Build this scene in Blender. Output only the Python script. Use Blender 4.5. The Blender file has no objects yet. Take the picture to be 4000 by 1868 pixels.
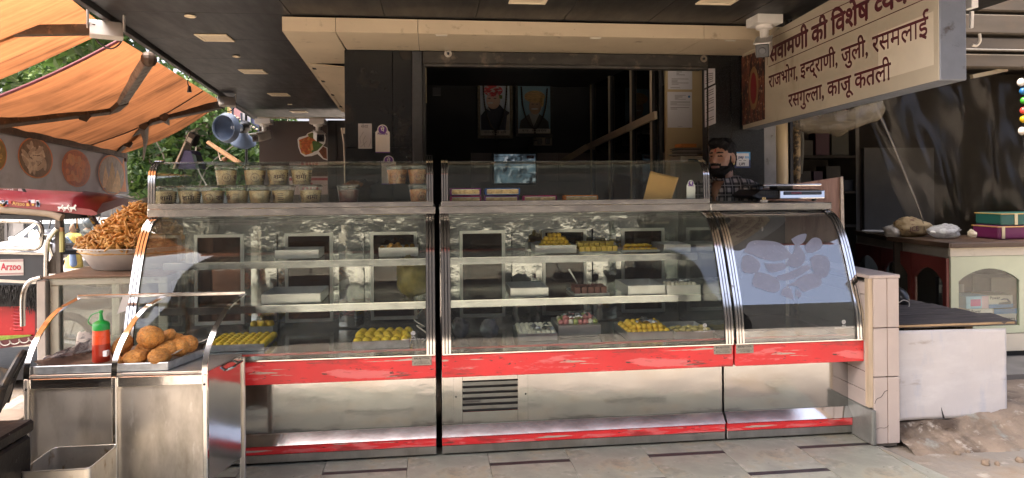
import bpy, bmesh, math, random
from mathutils import Vector, Matrix, noise
random.seed(11)
sc = bpy.context.scene
COL = sc.collection
RAD = math.radians

# ---------------------------------------------------------------- camera
FPX, EYE, YAW, ROLL, PCX, PCY = 2660.0, 1.35, RAD(6.65), 0.0074, 2000.0, 728.0
cd = bpy.data.cameras.new('camera'); cam = bpy.data.objects.new('camera', cd); COL.objects.link(cam)
cd.sensor_width = 36.0; cd.sensor_fit = 'HORIZONTAL'; cd.lens = 36.0 * FPX / 4000.0
cd.shift_x = 0.0; cd.shift_y = -(934.0 - PCY) / 4000.0
cd.clip_start = 0.05; cd.clip_end = 2000
cam.matrix_world = Matrix.Translation((0, 0, EYE)) @ Matrix.Rotation(-YAW, 4, 'Z') @ Matrix.Rotation(RAD(90), 4, 'X') @ Matrix.Rotation(-ROLL, 4, 'Z')
sc.camera = cam

# ---------------------------------------------------------------- sky, sun, exposure
wd = bpy.data.worlds.new('World'); sc.world = wd; wd.use_nodes = True
wn = wd.node_tree.nodes; wn.clear()
wo = wn.new('ShaderNodeOutputWorld'); wb = wn.new('ShaderNodeBackground'); ws = wn.new('ShaderNodeTexSky')
ws.sky_type = 'NISHITA'; ws.sun_disc = False
SUN_EL, SUN_AZ = RAD(58), RAD(264)          # azimuth clockwise from +Y: from the left, over the awnings
ws.sun_elevation = SUN_EL; ws.sun_rotation = SUN_AZ
ws.air_density = 0.45; ws.dust_density = 10.0; ws.ozone_density = 0.2
wb.inputs['Strength'].default_value = 0.15
wd.node_tree.links.new(ws.outputs[0], wb.inputs[0]); wd.node_tree.links.new(wb.outputs[0], wo.inputs[0])
sd = bpy.data.lights.new('sun', 'SUN'); sun = bpy.data.objects.new('sun', sd); COL.objects.link(sun)
sd.energy = 0.5; sd.angle = RAD(20); sd.color = (1.0, 0.955, 0.88)
sdir = Vector((math.sin(SUN_AZ) * math.cos(SUN_EL), math.cos(SUN_AZ) * math.cos(SUN_EL), math.sin(SUN_EL)))
sun.rotation_euler = sdir.to_track_quat('Z', 'Y').to_euler()
vs = sc.view_settings
sc.display_settings.display_device = 'sRGB'
vs.view_transform = 'Standard'; vs.look = 'None'; vs.gamma = 1.0; vs.use_curve_mapping = False
vs.exposure = 2.88
sc.render.engine = 'CYCLES'
cy = sc.cycles
cy.use_denoising = True; cy.max_bounces = 10; cy.diffuse_bounces = 5; cy.glossy_bounces = 5
cy.transparent_max_bounces = 32; cy.transmission_bounces = 6; cy.caustics_reflective = False; cy.caustics_refractive = False
cy.sample_clamp_indirect = 6.0; cy.blur_glossy = 0.2

# ---------------------------------------------------------------- pixel -> point in the place
def ray(px, py):
    dx, dy = px - PCX, PCY - py
    cx = (dx * math.cos(ROLL) + dy * math.sin(ROLL)) / FPX
    cyy = (-dx * math.sin(ROLL) + dy * math.cos(ROLL)) / FPX
    return Vector((math.sin(YAW) + cx * math.cos(YAW), math.cos(YAW) - cx * math.sin(YAW), cyy))
def at(px, py, X=None, Y=None, Z=None, d=None):
    r = ray(px, py)
    t = d if d is not None else X / r.x if X is not None else Y / r.y if Y is not None else (Z - EYE) / r.z
    return Vector((r.x * t, r.y * t, EYE + r.z * t))

# ---------------------------------------------------------------- materials
def lin(h):
    if not isinstance(h, str): return tuple(h[:3])
    h = h.lstrip('#'); o = []
    for i in (0, 2, 4):
        c = int(h[i:i+2], 16) / 255.0
        o.append(c / 12.92 if c <= 0.04045 else ((c + 0.055) / 1.055) ** 2.4)
    return tuple(o)
MATS = {}
def nt_new(name):
    m = bpy.data.materials.new(name); m.use_nodes = True
    nt = m.node_tree; nt.nodes.clear()
    out = nt.nodes.new('ShaderNodeOutputMaterial')
    return m, nt, out
def mth(nt, op, a, b=None, clamp=False):
    n = nt.nodes.new('ShaderNodeMath'); n.operation = op; n.use_clamp = clamp
    for i, v in enumerate((a, b)):
        if v is None: continue
        if isinstance(v, (int, float)): n.inputs[i].default_value = v
        else: nt.links.new(v, n.inputs[i])
    return n.outputs[0]
def mixc(nt, fac, a, b):
    n = nt.nodes.new('ShaderNodeMix'); n.data_type = 'RGBA'
    for s, v in ((n.inputs[0], fac), (n.inputs[6], a), (n.inputs[7], b)):
        if isinstance(v, (int, float)): s.default_value = v
        elif isinstance(v, tuple): s.default_value = (v[0], v[1], v[2], 1)
        else: nt.links.new(v, s)
    return n.outputs[2]
def nz(nt, vec, scale, detail=4, rough=.55, dist=0.0):
    n = nt.nodes.new('ShaderNodeTexNoise'); n.inputs['Scale'].default_value = scale
    n.inputs['Detail'].default_value = detail; n.inputs['Roughness'].default_value = rough
    n.inputs['Distortion'].default_value = dist
    nt.links.new(vec, n.inputs['Vector']); return n.outputs[0]
def coords(nt, stretch=(1, 1, 1), kind='Object', rot=(0, 0, 0)):
    tc = nt.nodes.new('ShaderNodeTexCoord'); mp = nt.nodes.new('ShaderNodeMapping')
    mp.inputs['Scale'].default_value = stretch; mp.inputs['Rotation'].default_value = rot
    nt.links.new(tc.outputs[kind], mp.inputs['Vector']); return mp.outputs[0]
def ramp(nt, x, lo, hi):
    n = nt.nodes.new('ShaderNodeMapRange'); n.inputs[1].default_value = lo; n.inputs[2].default_value = hi
    nt.links.new(x, n.inputs[0]); return n.outputs[0]
def M(name, col, rough=.5, metal=0.0, var=.12, vs=6.0, stretch=(1, 1, 1), patches=(), bump=0.0, bs=40.0, bdist=.004, bstretch=None,
      rvar=.12, rnd=0.0, spec=.5, coat=0.0, emit=None, alpha=None, transl=0.0, subs=0.0):
    """patches: (colour, noise scale, threshold, softness, stretch)"""
    if name in MATS: return MATS[name]
    m, nt, out = nt_new(name); MATS[name] = m
    c = lin(col); v = coords(nt, stretch)
    n1 = nz(nt, v, vs)
    f = ramp(nt, n1, .3, .7)
    colr = mixc(nt, f, tuple(x * (1 - var) for x in c), tuple(min(1, x * (1 + var)) for x in c))
    for p in patches:
        pv = coords(nt, p[4] if len(p) > 4 else (1, 1, 1))
        pn = nz(nt, pv, p[1], 6, .62)
        pf = ramp(nt, pn, p[2] - .03 - p[3], p[2] - .03 + p[3])
        colr = mixc(nt, pf, colr, lin(p[0]))
    if rnd:
        oi = nt.nodes.new('ShaderNodeObjectInfo'); hs = nt.nodes.new('ShaderNodeHueSaturation')
        nt.links.new(mth(nt, 'ADD', mth(nt, 'MULTIPLY', oi.outputs['Random'], 2 * rnd), 1 - rnd), hs.inputs['Value'])
        nt.links.new(colr, hs.inputs['Color']); colr = hs.outputs[0]
    b = nt.nodes.new('ShaderNodeBsdfPrincipled')
    nt.links.new(colr, b.inputs['Base Color'])
    b.inputs['Metallic'].default_value = metal; b.inputs['Specular IOR Level'].default_value = spec
    b.inputs['Coat Weight'].default_value = coat
    if subs: b.inputs['Subsurface Weight'].default_value = subs; b.inputs['Subsurface Radius'].default_value = (.01, .005, .003)
    rn = nz(nt, v, vs * 2.3)
    nt.links.new(mth(nt, 'ADD', mth(nt, 'MULTIPLY', rn, 2 * rvar * rough), rough * (1 - rvar), True), b.inputs['Roughness'])
    if bump:
        bn = nt.nodes.new('ShaderNodeBump'); bn.inputs['Strength'].default_value = bump; bn.inputs['Distance'].default_value = bdist
        nt.links.new(nz(nt, coords(nt, bstretch or stretch), bs, 5), bn.inputs['Height']); nt.links.new(bn.outputs[0], b.inputs['Normal'])
    if emit:
        b.inputs['Emission Color'].default_value = (*lin(emit[0]), 1); b.inputs['Emission Strength'].default_value = emit[1]
    sh = b.outputs[0]
    if transl:
        t = nt.nodes.new('ShaderNodeBsdfTranslucent'); nt.links.new(colr, t.inputs[0])
        mx = nt.nodes.new('ShaderNodeMixShader'); mx.inputs[0].default_value = transl
        nt.links.new(sh, mx.inputs[1]); nt.links.new(t.outputs[0], mx.inputs[2]); sh = mx.outputs[0]
    if alpha is not None:
        t = nt.nodes.new('ShaderNodeBsdfTransparent'); mx = nt.nodes.new('ShaderNodeMixShader'); mx.inputs[0].default_value = alpha
        nt.links.new(t.outputs[0], mx.inputs[1]); nt.links.new(sh, mx.inputs[2]); sh = mx.outputs[0]
    nt.links.new(sh, out.inputs[0])
    return m
def G(name, tint=(.93, .965, .95), refl=1.0, wav=0.0, haze=0.0, hcol=(.6, .62, .66), wscale=2.5):
    """thin sheet glass: clear with a Fresnel mirror on each face, optional film of dust"""
    if name in MATS: return MATS[name]
    m, nt, out = nt_new(name); MATS[name] = m
    ge = nt.nodes.new('ShaderNodeNewGeometry'); vm = nt.nodes.new('ShaderNodeVectorMath'); vm.operation = 'DOT_PRODUCT'
    nt.links.new(ge.outputs['Incoming'], vm.inputs[0]); nt.links.new(ge.outputs['Normal'], vm.inputs[1])
    cosv = mth(nt, 'ABSOLUTE', vm.outputs['Value'])
    p5 = mth(nt, 'POWER', mth(nt, 'SUBTRACT', 1.0, cosv), 5.0)
    fr = mth(nt, 'MULTIPLY', mth(nt, 'ADD', mth(nt, 'MULTIPLY', p5, .95), .045), refl, True)
    tr = nt.nodes.new('ShaderNodeBsdfTransparent'); tr.inputs[0].default_value = (*tint, 1)
    gl = nt.nodes.new('ShaderNodeBsdfGlossy'); gl.inputs['Roughness'].default_value = 0.0; gl.inputs[0].default_value = (.98, .98, .98, 1)
    if wav:
        bn = nt.nodes.new('ShaderNodeBump'); bn.inputs['Strength'].default_value = wav; bn.inputs['Distance'].default_value = .01
        nt.links.new(nz(nt, coords(nt, (1, 1, 1)), wscale, 2), bn.inputs['Height']); nt.links.new(bn.outputs[0], gl.inputs['Normal'])
    mx = nt.nodes.new('ShaderNodeMixShader'); nt.links.new(fr, mx.inputs[0]); nt.links.new(tr.outputs[0], mx.inputs[1]); nt.links.new(gl.outputs[0], mx.inputs[2])
    sh = mx.outputs[0]
    if haze:
        df = nt.nodes.new('ShaderNodeBsdfDiffuse'); df.inputs[0].default_value = (*hcol, 1)
        hm = nt.nodes.new('ShaderNodeMixShader')
        hn = mth(nt, 'MULTIPLY', ramp(nt, nz(nt, coords(nt, (1, 1, .6)), 3.0, 5), .25, .8), haze * 2, True)
        nt.links.new(hn, hm.inputs[0]); nt.links.new(sh, hm.inputs[1]); nt.links.new(df.outputs[0], hm.inputs[2]); sh = hm.outputs[0]
    nt.links.new(sh, out.inputs[0]); return m

# ---------------------------------------------------------------- mesh builder
class MB:
    def __init__(s): s.v = []; s.f = []; s.mi = []; s.m = 0
    def face(s, idx): s.f.append(tuple(idx)); s.mi.append(s.m)
    def add(s, vs, fs):
        n = len(s.v); s.v += [Vector(p) for p in vs]
        for f in fs: s.face([i + n for i in f])
        return s
    def box(s, x0, x1, y0, y1, z0, z1):
        return s.add([(x0,y0,z0),(x1,y0,z0),(x1,y1,z0),(x0,y1,z0),(x0,y0,z1),(x1,y0,z1),(x1,y1,z1),(x0,y1,z1)],
                     [(3,2,1,0),(4,5,6,7),(0,1,5,4),(1,2,6,5),(2,3,7,6),(3,0,4,7)])
    def obox(s, c, size, R=None):
        h = Vector(size) / 2; R = R or Matrix.Identity(3); c = Vector(c)
        P = [c + R @ Vector((sx*h.x, sy*h.y, sz*h.z)) for sz in (-1,1) for sx,sy in ((-1,-1),(1,-1),(1,1),(-1,1))]
        return s.add(P, [(3,2,1,0),(4,5,6,7),(0,1,5,4),(1,2,6,5),(2,3,7,6),(3,0,4,7)])
    def bar(s, a, b, w, h, up=(0,0,1)):
        a, b = Vector(a), Vector(b); d = (b - a); L = d.length; d.normalize()
        u = Vector(up); u = (u - d * u.dot(d))
        if u.length < 1e-4: u = Vector((0,1,0)) - d * d.y
        u.normalize(); r = d.cross(u)
        R = Matrix((d, r, u)).transposed()
        return s.obox((a + b) / 2, (L, w, h), R)
    def loft(s, loops, close=True, caps=True):
        n = len(loops[0]); base = len(s.v)
        for l in loops: s.v += [Vector(p) for p in l]
        for i in range(len(loops) - 1):
            for j in range(n if close else n - 1):
                k = (j + 1) % n
                s.face((base+i*n+j, base+i*n+k, base+(i+1)*n+k, base+(i+1)*n+j))
        if caps and close:
            s.face([base + j for j in range(n)][::-1]); s.face([base + (len(loops)-1)*n + j for j in range(n)])
        return s
    def prism(s, poly, off):
        """poly: 3-D loop; off: extrusion vector"""
        off = Vector(off); return s.loft([[Vector(p) for p in poly], [Vector(p) + off for p in poly]])
    def xprism(s, prof, x0, x1): return s.loft([[(x0, y, z) for y, z in prof], [(x1, y, z) for y, z in prof]])
    def tube(s, pts, r, n=8, caps=True, closed=False):
        pts = [Vector(p) for p in pts]; N = len(pts); loops = []; prev = None
        for i, p in enumerate(pts):
            if closed: t = pts[(i+1) % N] - pts[i-1]
            else: t = pts[min(i+1, N-1)] - pts[max(i-1, 0)]
            t.normalize()
            if prev is None:
                a = Vector((0,0,1)) if abs(t.z) < .9 else Vector((1,0,0)); u = t.cross(a).normalized()
            else: u = (prev - t * prev.dot(t)).normalized()
            prev = u; w = t.cross(u); rr = r[i] if isinstance(r, (list, tuple)) else r
            loops.append([p + (u * math.cos(2*math.pi*k/n) + w * math.sin(2*math.pi*k/n)) * rr for k in range(n)])
        if closed: loops.append(loops[0])
        return s.loft(loops, True, caps and not closed)
    def lathe(s, prof, c=(0,0,0), n=20, R=None, caps=True):
        c = Vector(c); R = R or Matrix.Identity(3)
        loops = [[c + R @ Vector((r*math.cos(2*math.pi*k/n), r*math.sin(2*math.pi*k/n), z)) for k in range(n)] for r, z in prof]
        return s.loft(loops, True, caps)
    def cyl(s, a, b, r, n=12, r2=None):
        return s.tube([a, b], [r, r if r2 is None else r2], n)
    def ball(s, c, r, nu=12, nv=8, R=None, fn=None):
        c = Vector(c); r = Vector(r if isinstance(r, (tuple, list, Vector)) else (r,)*3); base = len(s.v); R = R or Matrix.Identity(3)
        P = []
        for j in range(nv + 1):
            t = math.pi * j / nv
            if j in (0, nv): P.append(Vector((0, 0, math.cos(t)))); continue
            for i in range(nu):
                a = 2 * math.pi * i / nu; P.append(Vector((math.sin(t)*math.cos(a), math.sin(t)*math.sin(a), math.cos(t))))
        for p in P:
            k = fn(p) if fn else 1.0
            s.v.append(c + R @ Vector((p.x*r.x, p.y*r.y, p.z*r.z)) * k)
        idx = lambda j, i: base if j == 0 else base + 1 + (nv-1)*nu if j == nv else base + 1 + (j-1)*nu + i % nu
        for j in range(nv):
            for i in range(nu):
                q = [idx(j,i), idx(j+1,i), idx(j+1,i+1), idx(j,i+1)]
                u = []; [u.append(k) for k in q if k not in u]; s.face(u)
        return s
    def grid(s, fn, nu, nv):
        base = len(s.v)
        for j in range(nv + 1):
            for i in range(nu + 1): s.v.append(Vector(fn(i / nu, j / nv)))
        for j in range(nv):
            for i in range(nu):
                a = base + j*(nu+1) + i; s.face((a, a+1, a+nu+2, a+nu+1))
        return s
    def sheet(s, fn, nu, nv, th):
        """grid with thickness along its own normal"""
        P = [[Vector(fn(i/nu, j/nv)) for i in range(nu+1)] for j in range(nv+1)]; base = len(s.v); Q = []
        for j in range(nv+1):
            for i in range(nu+1):
                du = P[j][min(i+1,nu)] - P[j][max(i-1,0)]; dv = P[min(j+1,nv)][i] - P[max(j-1,0)][i]
                nn = du.cross(dv); nn = nn.normalized() if nn.length > 1e-9 else Vector((0,0,1)); Q.append(P[j][i] + nn * th)
        s.v += [p for r in P for p in r]; s.v += Q; W_ = nu + 1; O = W_ * (nv + 1)
        for j in range(nv):
            for i in range(nu):
                a = base + j*W_ + i; s.face((a+W_, a+W_+1, a+1, a)); a += O; s.face((a, a+1, a+W_+1, a+W_))
        for i in range(nu):
            a = base + i; s.face((a, a+1, a+1+O, a+O)); a = base + nv*W_ + i; s.face((a+1, a, a+O, a+1+O))
        for j in range(nv):
            a = base + j*W_; s.face((a+W_, a, a+O, a+W_+O)); a = base + j*W_ + nu; s.face((a, a+W_, a+W_+O, a+O))
        return s
    def mesh(s, mats, smooth=False, bev=0.0, seg=1, T=None):
        me = bpy.data.meshes.new('m')
        vs = [T @ p for p in s.v] if T is not None else s.v
        me.from_pydata(vs, [], s.f)
        for m in (mats if isinstance(mats, (list, tuple)) else [mats]): me.materials.append(m)
        if len(me.materials) > 1: me.polygons.foreach_set('material_index', s.mi)
        if bev:
            bm = bmesh.new(); bm.from_mesh(me)
            ed = [e for e in bm.edges if len(e.link_faces) == 2 and e.calc_face_angle(0) > .5]
            bmesh.ops.bevel(bm, geom=ed, offset=bev, segments=seg, affect='EDGES', profile=.6, clamp_overlap=True)
            bm.to_mesh(me); bm.free()
        if smooth:
            me.polygons.foreach_set('use_smooth', [True] * len(me.polygons))
            if smooth != 'all': me.set_sharp_from_angle(angle=RAD(38))
        me.update(); return me
    def build(s, name, mats, parent=None, smooth=False, bev=0.0, seg=1, label=None):
        """vertices given in the coordinates of the place; stored relative to the parent"""
        if parent is not None:
            o = bpy.data.objects.new(name, s.mesh(mats, smooth, bev, seg, world_of(parent).inverted())); o.parent = parent
        else:
            c = Vector((0, 0, 0))
            if s.v:
                lo = [min(p[i] for p in s.v) for i in range(3)]; hi = [max(p[i] for p in s.v) for i in range(3)]
                c = Vector(((lo[0]+hi[0])/2, (lo[1]+hi[1])/2, lo[2]))
            o = bpy.data.objects.new(name, s.mesh(mats, smooth, bev, seg, Matrix.Translation(-c))); o.location = c
        COL.objects.link(o)
        if label: o['label'] = label
        return o
def world_of(o):
    m = Matrix.LocRotScale(o.location, o.rotation_euler, o.scale)
    return world_of(o.parent) @ m if o.parent else m
def tag(o, label, cat, group=None, kind=None):
    o['label'] = label; o['category'] = cat
    if group: o['group'] = group
    if kind: o['kind'] = kind
    return o
def thing(name, label, cat, loc=(0,0,0), rotz=0.0, group=None):
    o = bpy.data.objects.new(name, None); COL.objects.link(o); o.empty_display_size = .1
    o.location = loc; o.rotation_euler = (0, 0, rotz)
    return tag(o, label, cat, group)
def struct(o): o['kind'] = 'structure'; return o
def link_copy(src, loc=None, rot=None, scale=None, label=None, group=None, parent=None):
    o = src.copy(); COL.objects.link(o)
    if loc is not None: o.location = loc
    if rot is not None: o.rotation_euler = rot
    if scale is not None: o.scale = (scale,)*3 if isinstance(scale, (int, float)) else scale
    if parent is not None: o.parent = parent
    if label: o['label'] = label
    if group: o['group'] = group
    for ch in src.children:
        link_copy(ch, parent=o)
    return o
def inst(name, me, loc, rot=(0,0,0), scale=1.0, label=None, cat=None, group=None, parent=None):
    o = bpy.data.objects.new(name, me); COL.objects.link(o); o.location = loc; o.rotation_euler = rot
    o.scale = (scale,)*3 if isinstance(scale, (int, float)) else scale
    if parent is not None: o.parent = parent
    if label: tag(o, label, cat, group)
    return o
def crom(pts, n=5):
    """smooth curve through the points"""
    P = [Vector(p) for p in pts]; P = [2*P[0]-P[1]] + P + [2*P[-1]-P[-2]]; o = []
    for i in range(1, len(P) - 2):
        for k in range(n):
            t = k / n; a, b, c, d = P[i-1:i+3]
            o.append(.5 * ((2*b) + (c-a)*t + (2*a-5*b+4*c-d)*t*t + (3*b-a-3*c+d)*t**3))
    o.append(P[-2]); return o
# ---------------------------------------------------------------- lettering
_glyph = {}
def glyph(ch, cut=None):
    key = (ch, cut)
    if key in _glyph: return _glyph[key]
    def mk(b):
        c = bpy.data.curves.new('g', 'FONT'); c.body = b; c.resolution_u = 3; c.fill_mode = 'FRONT'
        o = bpy.data.objects.new('g', c); COL.objects.link(o); bpy.context.view_layer.update()
        me = bpy.data.meshes.new_from_object(o.evaluated_get(bpy.context.evaluated_depsgraph_get()))
        V = [v.co.copy() for v in me.vertices]; Fc = [tuple(p.vertices) for p in me.polygons]
        bpy.data.objects.remove(o); bpy.data.curves.remove(c); bpy.data.meshes.remove(me); return V, Fc
    if ch == ' ': r = ([], [], .26)
    else:
        V, Fc = mk(ch); V2, _ = mk(ch + ch)
        adv = max(v.x for v in V2) - max(v.x for v in V) if V else .3
        if cut:
            bm = bmesh.new(); bv = [bm.verts.new(v) for v in V]
            for f in Fc:
                try: bm.faces.new([bv[i] for i in f])
                except ValueError: pass
            bmesh.ops.bisect_plane(bm, geom=bm.verts[:] + bm.edges[:] + bm.faces[:], plane_co=(adv - cut, 0, 0), plane_no=(1, 0, 0), clear_outer=True)
            bm.verts.index_update(); V = [v.co.copy() for v in bm.verts]; Fc = [tuple(v.index for v in f.verts) for f in bm.faces]; bm.free(); adv -= cut
        r = (V, Fc, adv)
    _glyph[key] = r; return r
def line_of(tokens):
    """-> verts, faces, width; '½X' is a half letter"""
    V, Fc, x = [], [], 0.0; i = 0; t = list(tokens)
    while i < len(t):
        cut = None; ch = t[i]
        if ch == '½': i += 1; ch = t[i]; cut = .2
        gv, gf, adv = glyph(ch, cut); n = len(V)
        V += [v + Vector((x, 0, 0)) for v in gv]; Fc += [tuple(k + n for k in f) for f in gf]; x += adv; i += 1
    return V, Fc, x
def lettering(mb, s, org, xd, yd, h, width=None, bold=0.0, align='L', lift=.0):
    """flat text in the plane through org; h = letter height scale; width = force total width; bold = repeat with offsets"""
    V, Fc, w = line_of(s)
    if not V: return mb
    org, xd, yd = Vector(org), Vector(xd).normalized(), Vector(yd).normalized(); nn = xd.cross(yd)
    sx = (width / w) if width else h; x0 = {'L': 0, 'C': -w * sx / 2, 'R': -w * sx}[align]
    offs = [(0, 0)] if not bold else [(-bold, 0), (bold, 0), (0, bold), (0, -bold)]
    for q, (ox, oy) in enumerate(offs):
        mb.add([org + xd * (x0 + (p.x + ox) * sx) + yd * ((p.y + oy) * h) + nn * (lift + q * .00012) for p in V], Fc)
    return mb

for _c in set('सवामणीकीिवशेषवयवसथाराजभोग,इनद्राणीजुलीरसमलाईरसगुललाकाजूकतलीRSशमॅासवीटसएंडनमकीनसुबहकीचायकमखगचटArzooMotorsBALAJICOLSt.49BAPUNGRBEHIDV HOSPTL0145072,938-:IPowerLEDCcepayhonePPtmUUVIE2Septmbr-M मिठासेवापेबंररटक घबजेशरीगंगनय3'):
    glyph(_c)
for _c in 'वसनलटश': glyph(_c, .2)
# ================================================================ materials of the place
steel = M('steel', (.66, .645, .62), .17, 1.0, var=.06, vs=3, bump=.22, bs=2.2, bdist=.02, stretch=(1, 1, 1.6), rvar=.35)
steel_wavy = M('steel_wavy', (.47, .465, .455), .10, 1.0, var=.05, vs=3, bump=.22, bs=1.1, bdist=.02, bstretch=(1, 1, 2.0), rvar=.3)
steel_in = M('steel_inside', (.40, .405, .41), .16, 1.0, var=.12, vs=5, bump=.2, bs=3, bdist=.02, rvar=.4)
steel_toe = M('steel_toe', (.72, .71, .69), .10, 1.0, var=.06, vs=4, bump=.05, bs=2.4, bdist=.02, rvar=.3)
steel_dent = M('steel_dent', (.50, .50, .495), .12, 1.0, var=.08, vs=4, bump=.5, bs=4.0, bdist=.02, rvar=.4)
steel_dull = M('steel_dull', (.52, .51, .49), .33, 1.0, var=.14, vs=5, bump=.12, bs=3, bdist=.02, rvar=.4, patches=(((.36, .35, .33), 9, .62, .12, (1, 1, .4)),))
steel_old = M('steel_old', (.60, .565, .51), .34, .82, var=.18, vs=3.5, bump=.1, bs=2.4, bdist=.02, rvar=.4, patches=(((.30, .27, .22), 6, .64, .12, (1, 1, .35)), ((.62, .60, .56), 22, .66, .05, (1, 1, .3))))
chrome = M('chrome_trim', (.78, .77, .75), .12, 1.0, var=.05, vs=20, rvar=.4, patches=(((.35, .30, .25), 30, .70, .05),))
galv = M('galvanised_sheet', (.50, .53, .55), .38, .85, var=.22, vs=26, bump=.1, bs=40, rvar=.3)
alu = M('aluminium', (.62, .62, .61), .34, .9, var=.1, vs=14, bump=.15, bs=30)
gasket = M('black_gasket', (.012, .012, .013), .5)
CHIP = (((.34, .03, .03), 6, .63, .05, (.5, 1, 2)), ((.13, .05, .04), 11, .665, .015, (.30, 1, 3)), ((.46, .40, .33), 13, .665, .010, (.22, 1, 4)), ((.05, .035, .03), 34, .68, .015, (.6, 1, 2)))
redp = M('red_enamel', (.68, .03, .035), .34, 0, var=.1, vs=4, rvar=.4, patches=(((.72, .14, .14), 3.0, .595, .02, (.8, 1, 4)),) + CHIP, bump=.15, bs=60)
glass = G('clear_glass', wav=.12)
glass_curved = G('curved_case_glass', tint=(.93, .96, .94), refl=.85, wav=.02, haze=.003)
glass_dirty = G('dusty_glass', tint=(.84, .87, .85), refl=1.3, haze=.05, hcol=(.42, .43, .42))
glass_brown = G('brown_tinted_glass', tint=(.40, .30, .25), refl=1.4, haze=.22, hcol=(.20, .11, .08))
glass_dark = G('dark_glass', tint=(.25, .26, .26), refl=1.0, haze=.04, hcol=(.05, .05, .05))
frost = M('frosted_film', (.29, .32, .43), .6, 0, var=.06, vs=40, spec=.1, alpha=.62, patches=(((.50, .52, .62), 90, .70, .03),))
blackpanel = M('black_ceiling_board', (.010, .0105, .0115), .45, 0, var=.22, vs=3, stretch=(2.2, .5, 1), bump=.08, bs=22, rvar=.3, patches=(((.035, .034, .032), 5, .70, .08, (3, .4, 1)),))
blacktrim = M('black_trim', (.02, .02, .021), .5)
beige = M('beige_board', (.56, .465, .33), .55, 0, var=.08, vs=2.5, patches=(((.30, .235, .16), 7, .70, .06), ((.16, .12, .09), 26, .755, .02)), bump=.08, bs=30)
granite = M('dark_granite', (.0095, .011, .012), .26, 0, var=.35, vs=120, patches=(((.035, .033, .03), 220, .70, .03), ((.03, .024, .018), 3, .66, .06)), rvar=.3)
greyjamb = M('grey_jamb', (.040, .044, .048), .5, 0, var=.2, vs=30)
lintelm = M('grimy_lintel_steel', (.045, .042, .037), .55, .4, var=.35, vs=7, stretch=(1, 1, 2), patches=(((.16, .13, .10), 9, .66, .07),), bump=.3, bs=25)
mortar = M('mortar', (.20, .18, .155), .9, 0, var=.2, vs=20)
tile = M('grey_stone_tile', (.25, .258, .215), .34, 0, var=.26, vs=5.5, patches=(((.30, .25, .165), 4.2, .63, .08), ((.15, .155, .13), 6, .63, .07), ((.37, .35, .31), 14, .68, .06), ((.09, .08, .07), 20, .71, .03)), bump=.2, bs=22, rnd=.07, rvar=.5)
strip = M('black_inlay', (.028, .023, .025), .4, 0, var=.3, vs=20)
dust = M('dusty_ground', (.27, .24, .20), .92, 0, var=.2, vs=1.3, patches=(((.25, .19, .13), 2.6, .62, .08), ((.40, .36, .30), 9, .66, .06), ((.12, .095, .07), 30, .75, .02)), bump=.7, bs=14, bdist=.02)
conc = M('stained_concrete', (.26, .20, .145), .9, 0, var=.35, vs=5, patches=(((.085, .06, .042), 3.2, .57, .06), ((.47, .42, .35), 12, .66, .05), ((.30, .31, .27), 4.5, .66, .05), ((.60, .55, .48), 60, .74, .015)), bump=.9, bs=26, bdist=.015)
pinkstone = M('pink_stone', (.47, .40, .36), .6, 0, var=.08, vs=4, patches=(((.28, .19, .15), 44, .735, .012, (.5, 1, 2.6)), ((.36, .30, .25), 3, .70, .06), ((.16, .14, .13), 9, .76, .03)), bump=.25, bs=50)
greystone = M('grey_skirting', (.16, .165, .15), .5, 0, var=.25, vs=12, bump=.2, bs=30)
whitep = M('whitewashed_board', (.60, .575, .56), .7, 0, var=.05, vs=3, patches=(((.48, .50, .55), 4, .68, .08, (2.6, 1, .7)), ((.40, .35, .31), 7, .70, .05, (.5, 1, 2)), ((.66, .64, .62), 4, .62, .1, (1, 1, 3))), bump=.35, bs=14, bstretch=(3, 1, .6))
woodtop = M('weathered_plank', (.075, .062, .055), .75, 0, var=.4, vs=4, stretch=(1, 12, 12), patches=(((.20, .17, .14), 9, .66, .06, (1, 9, 9)),), bump=.6, bs=8, bstretch=(1, 14, 14))
rawwood = M('raw_wood_edge', (.42, .29, .16), .75, 0, var=.3, vs=9, stretch=(1, 8, 8), bump=.4, bs=20)
ply = M('bare_plywood', (.50, .40, .28), .7, 0, var=.25, vs=5, stretch=(4, 4, .6), bump=.2, bs=20)
blk = M('black_paint', (.014, .014, .015), .5, 0, var=.3, vs=9)
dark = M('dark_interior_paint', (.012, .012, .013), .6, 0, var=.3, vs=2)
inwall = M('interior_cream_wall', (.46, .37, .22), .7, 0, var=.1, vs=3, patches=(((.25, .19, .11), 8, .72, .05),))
pinktile = M('pale_wall_tile', (.30, .245, .225), .35, 0, var=.1, vs=6)
paper = M('white_paper', (.74, .73, .74), .7, 0, var=.04, vs=5)
paper2 = M('bluish_paper', (.60, .61, .66), .7, 0, var=.04, vs=5)
ink = M('black_ink', (.03, .03, .035), .6)
white = M('white_plastic', (.76, .75, .72), .4, 0, var=.05, vs=10, rvar=.2)
offwhite = M('off_white_plastic', (.62, .58, .50), .45, 0, var=.06, vs=10)
blackpl = M('black_plastic', (.014, .014, .015), .32, 0, var=.2)
cable_w = M('cream_cable', (.60, .55, .47), .5)

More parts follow.
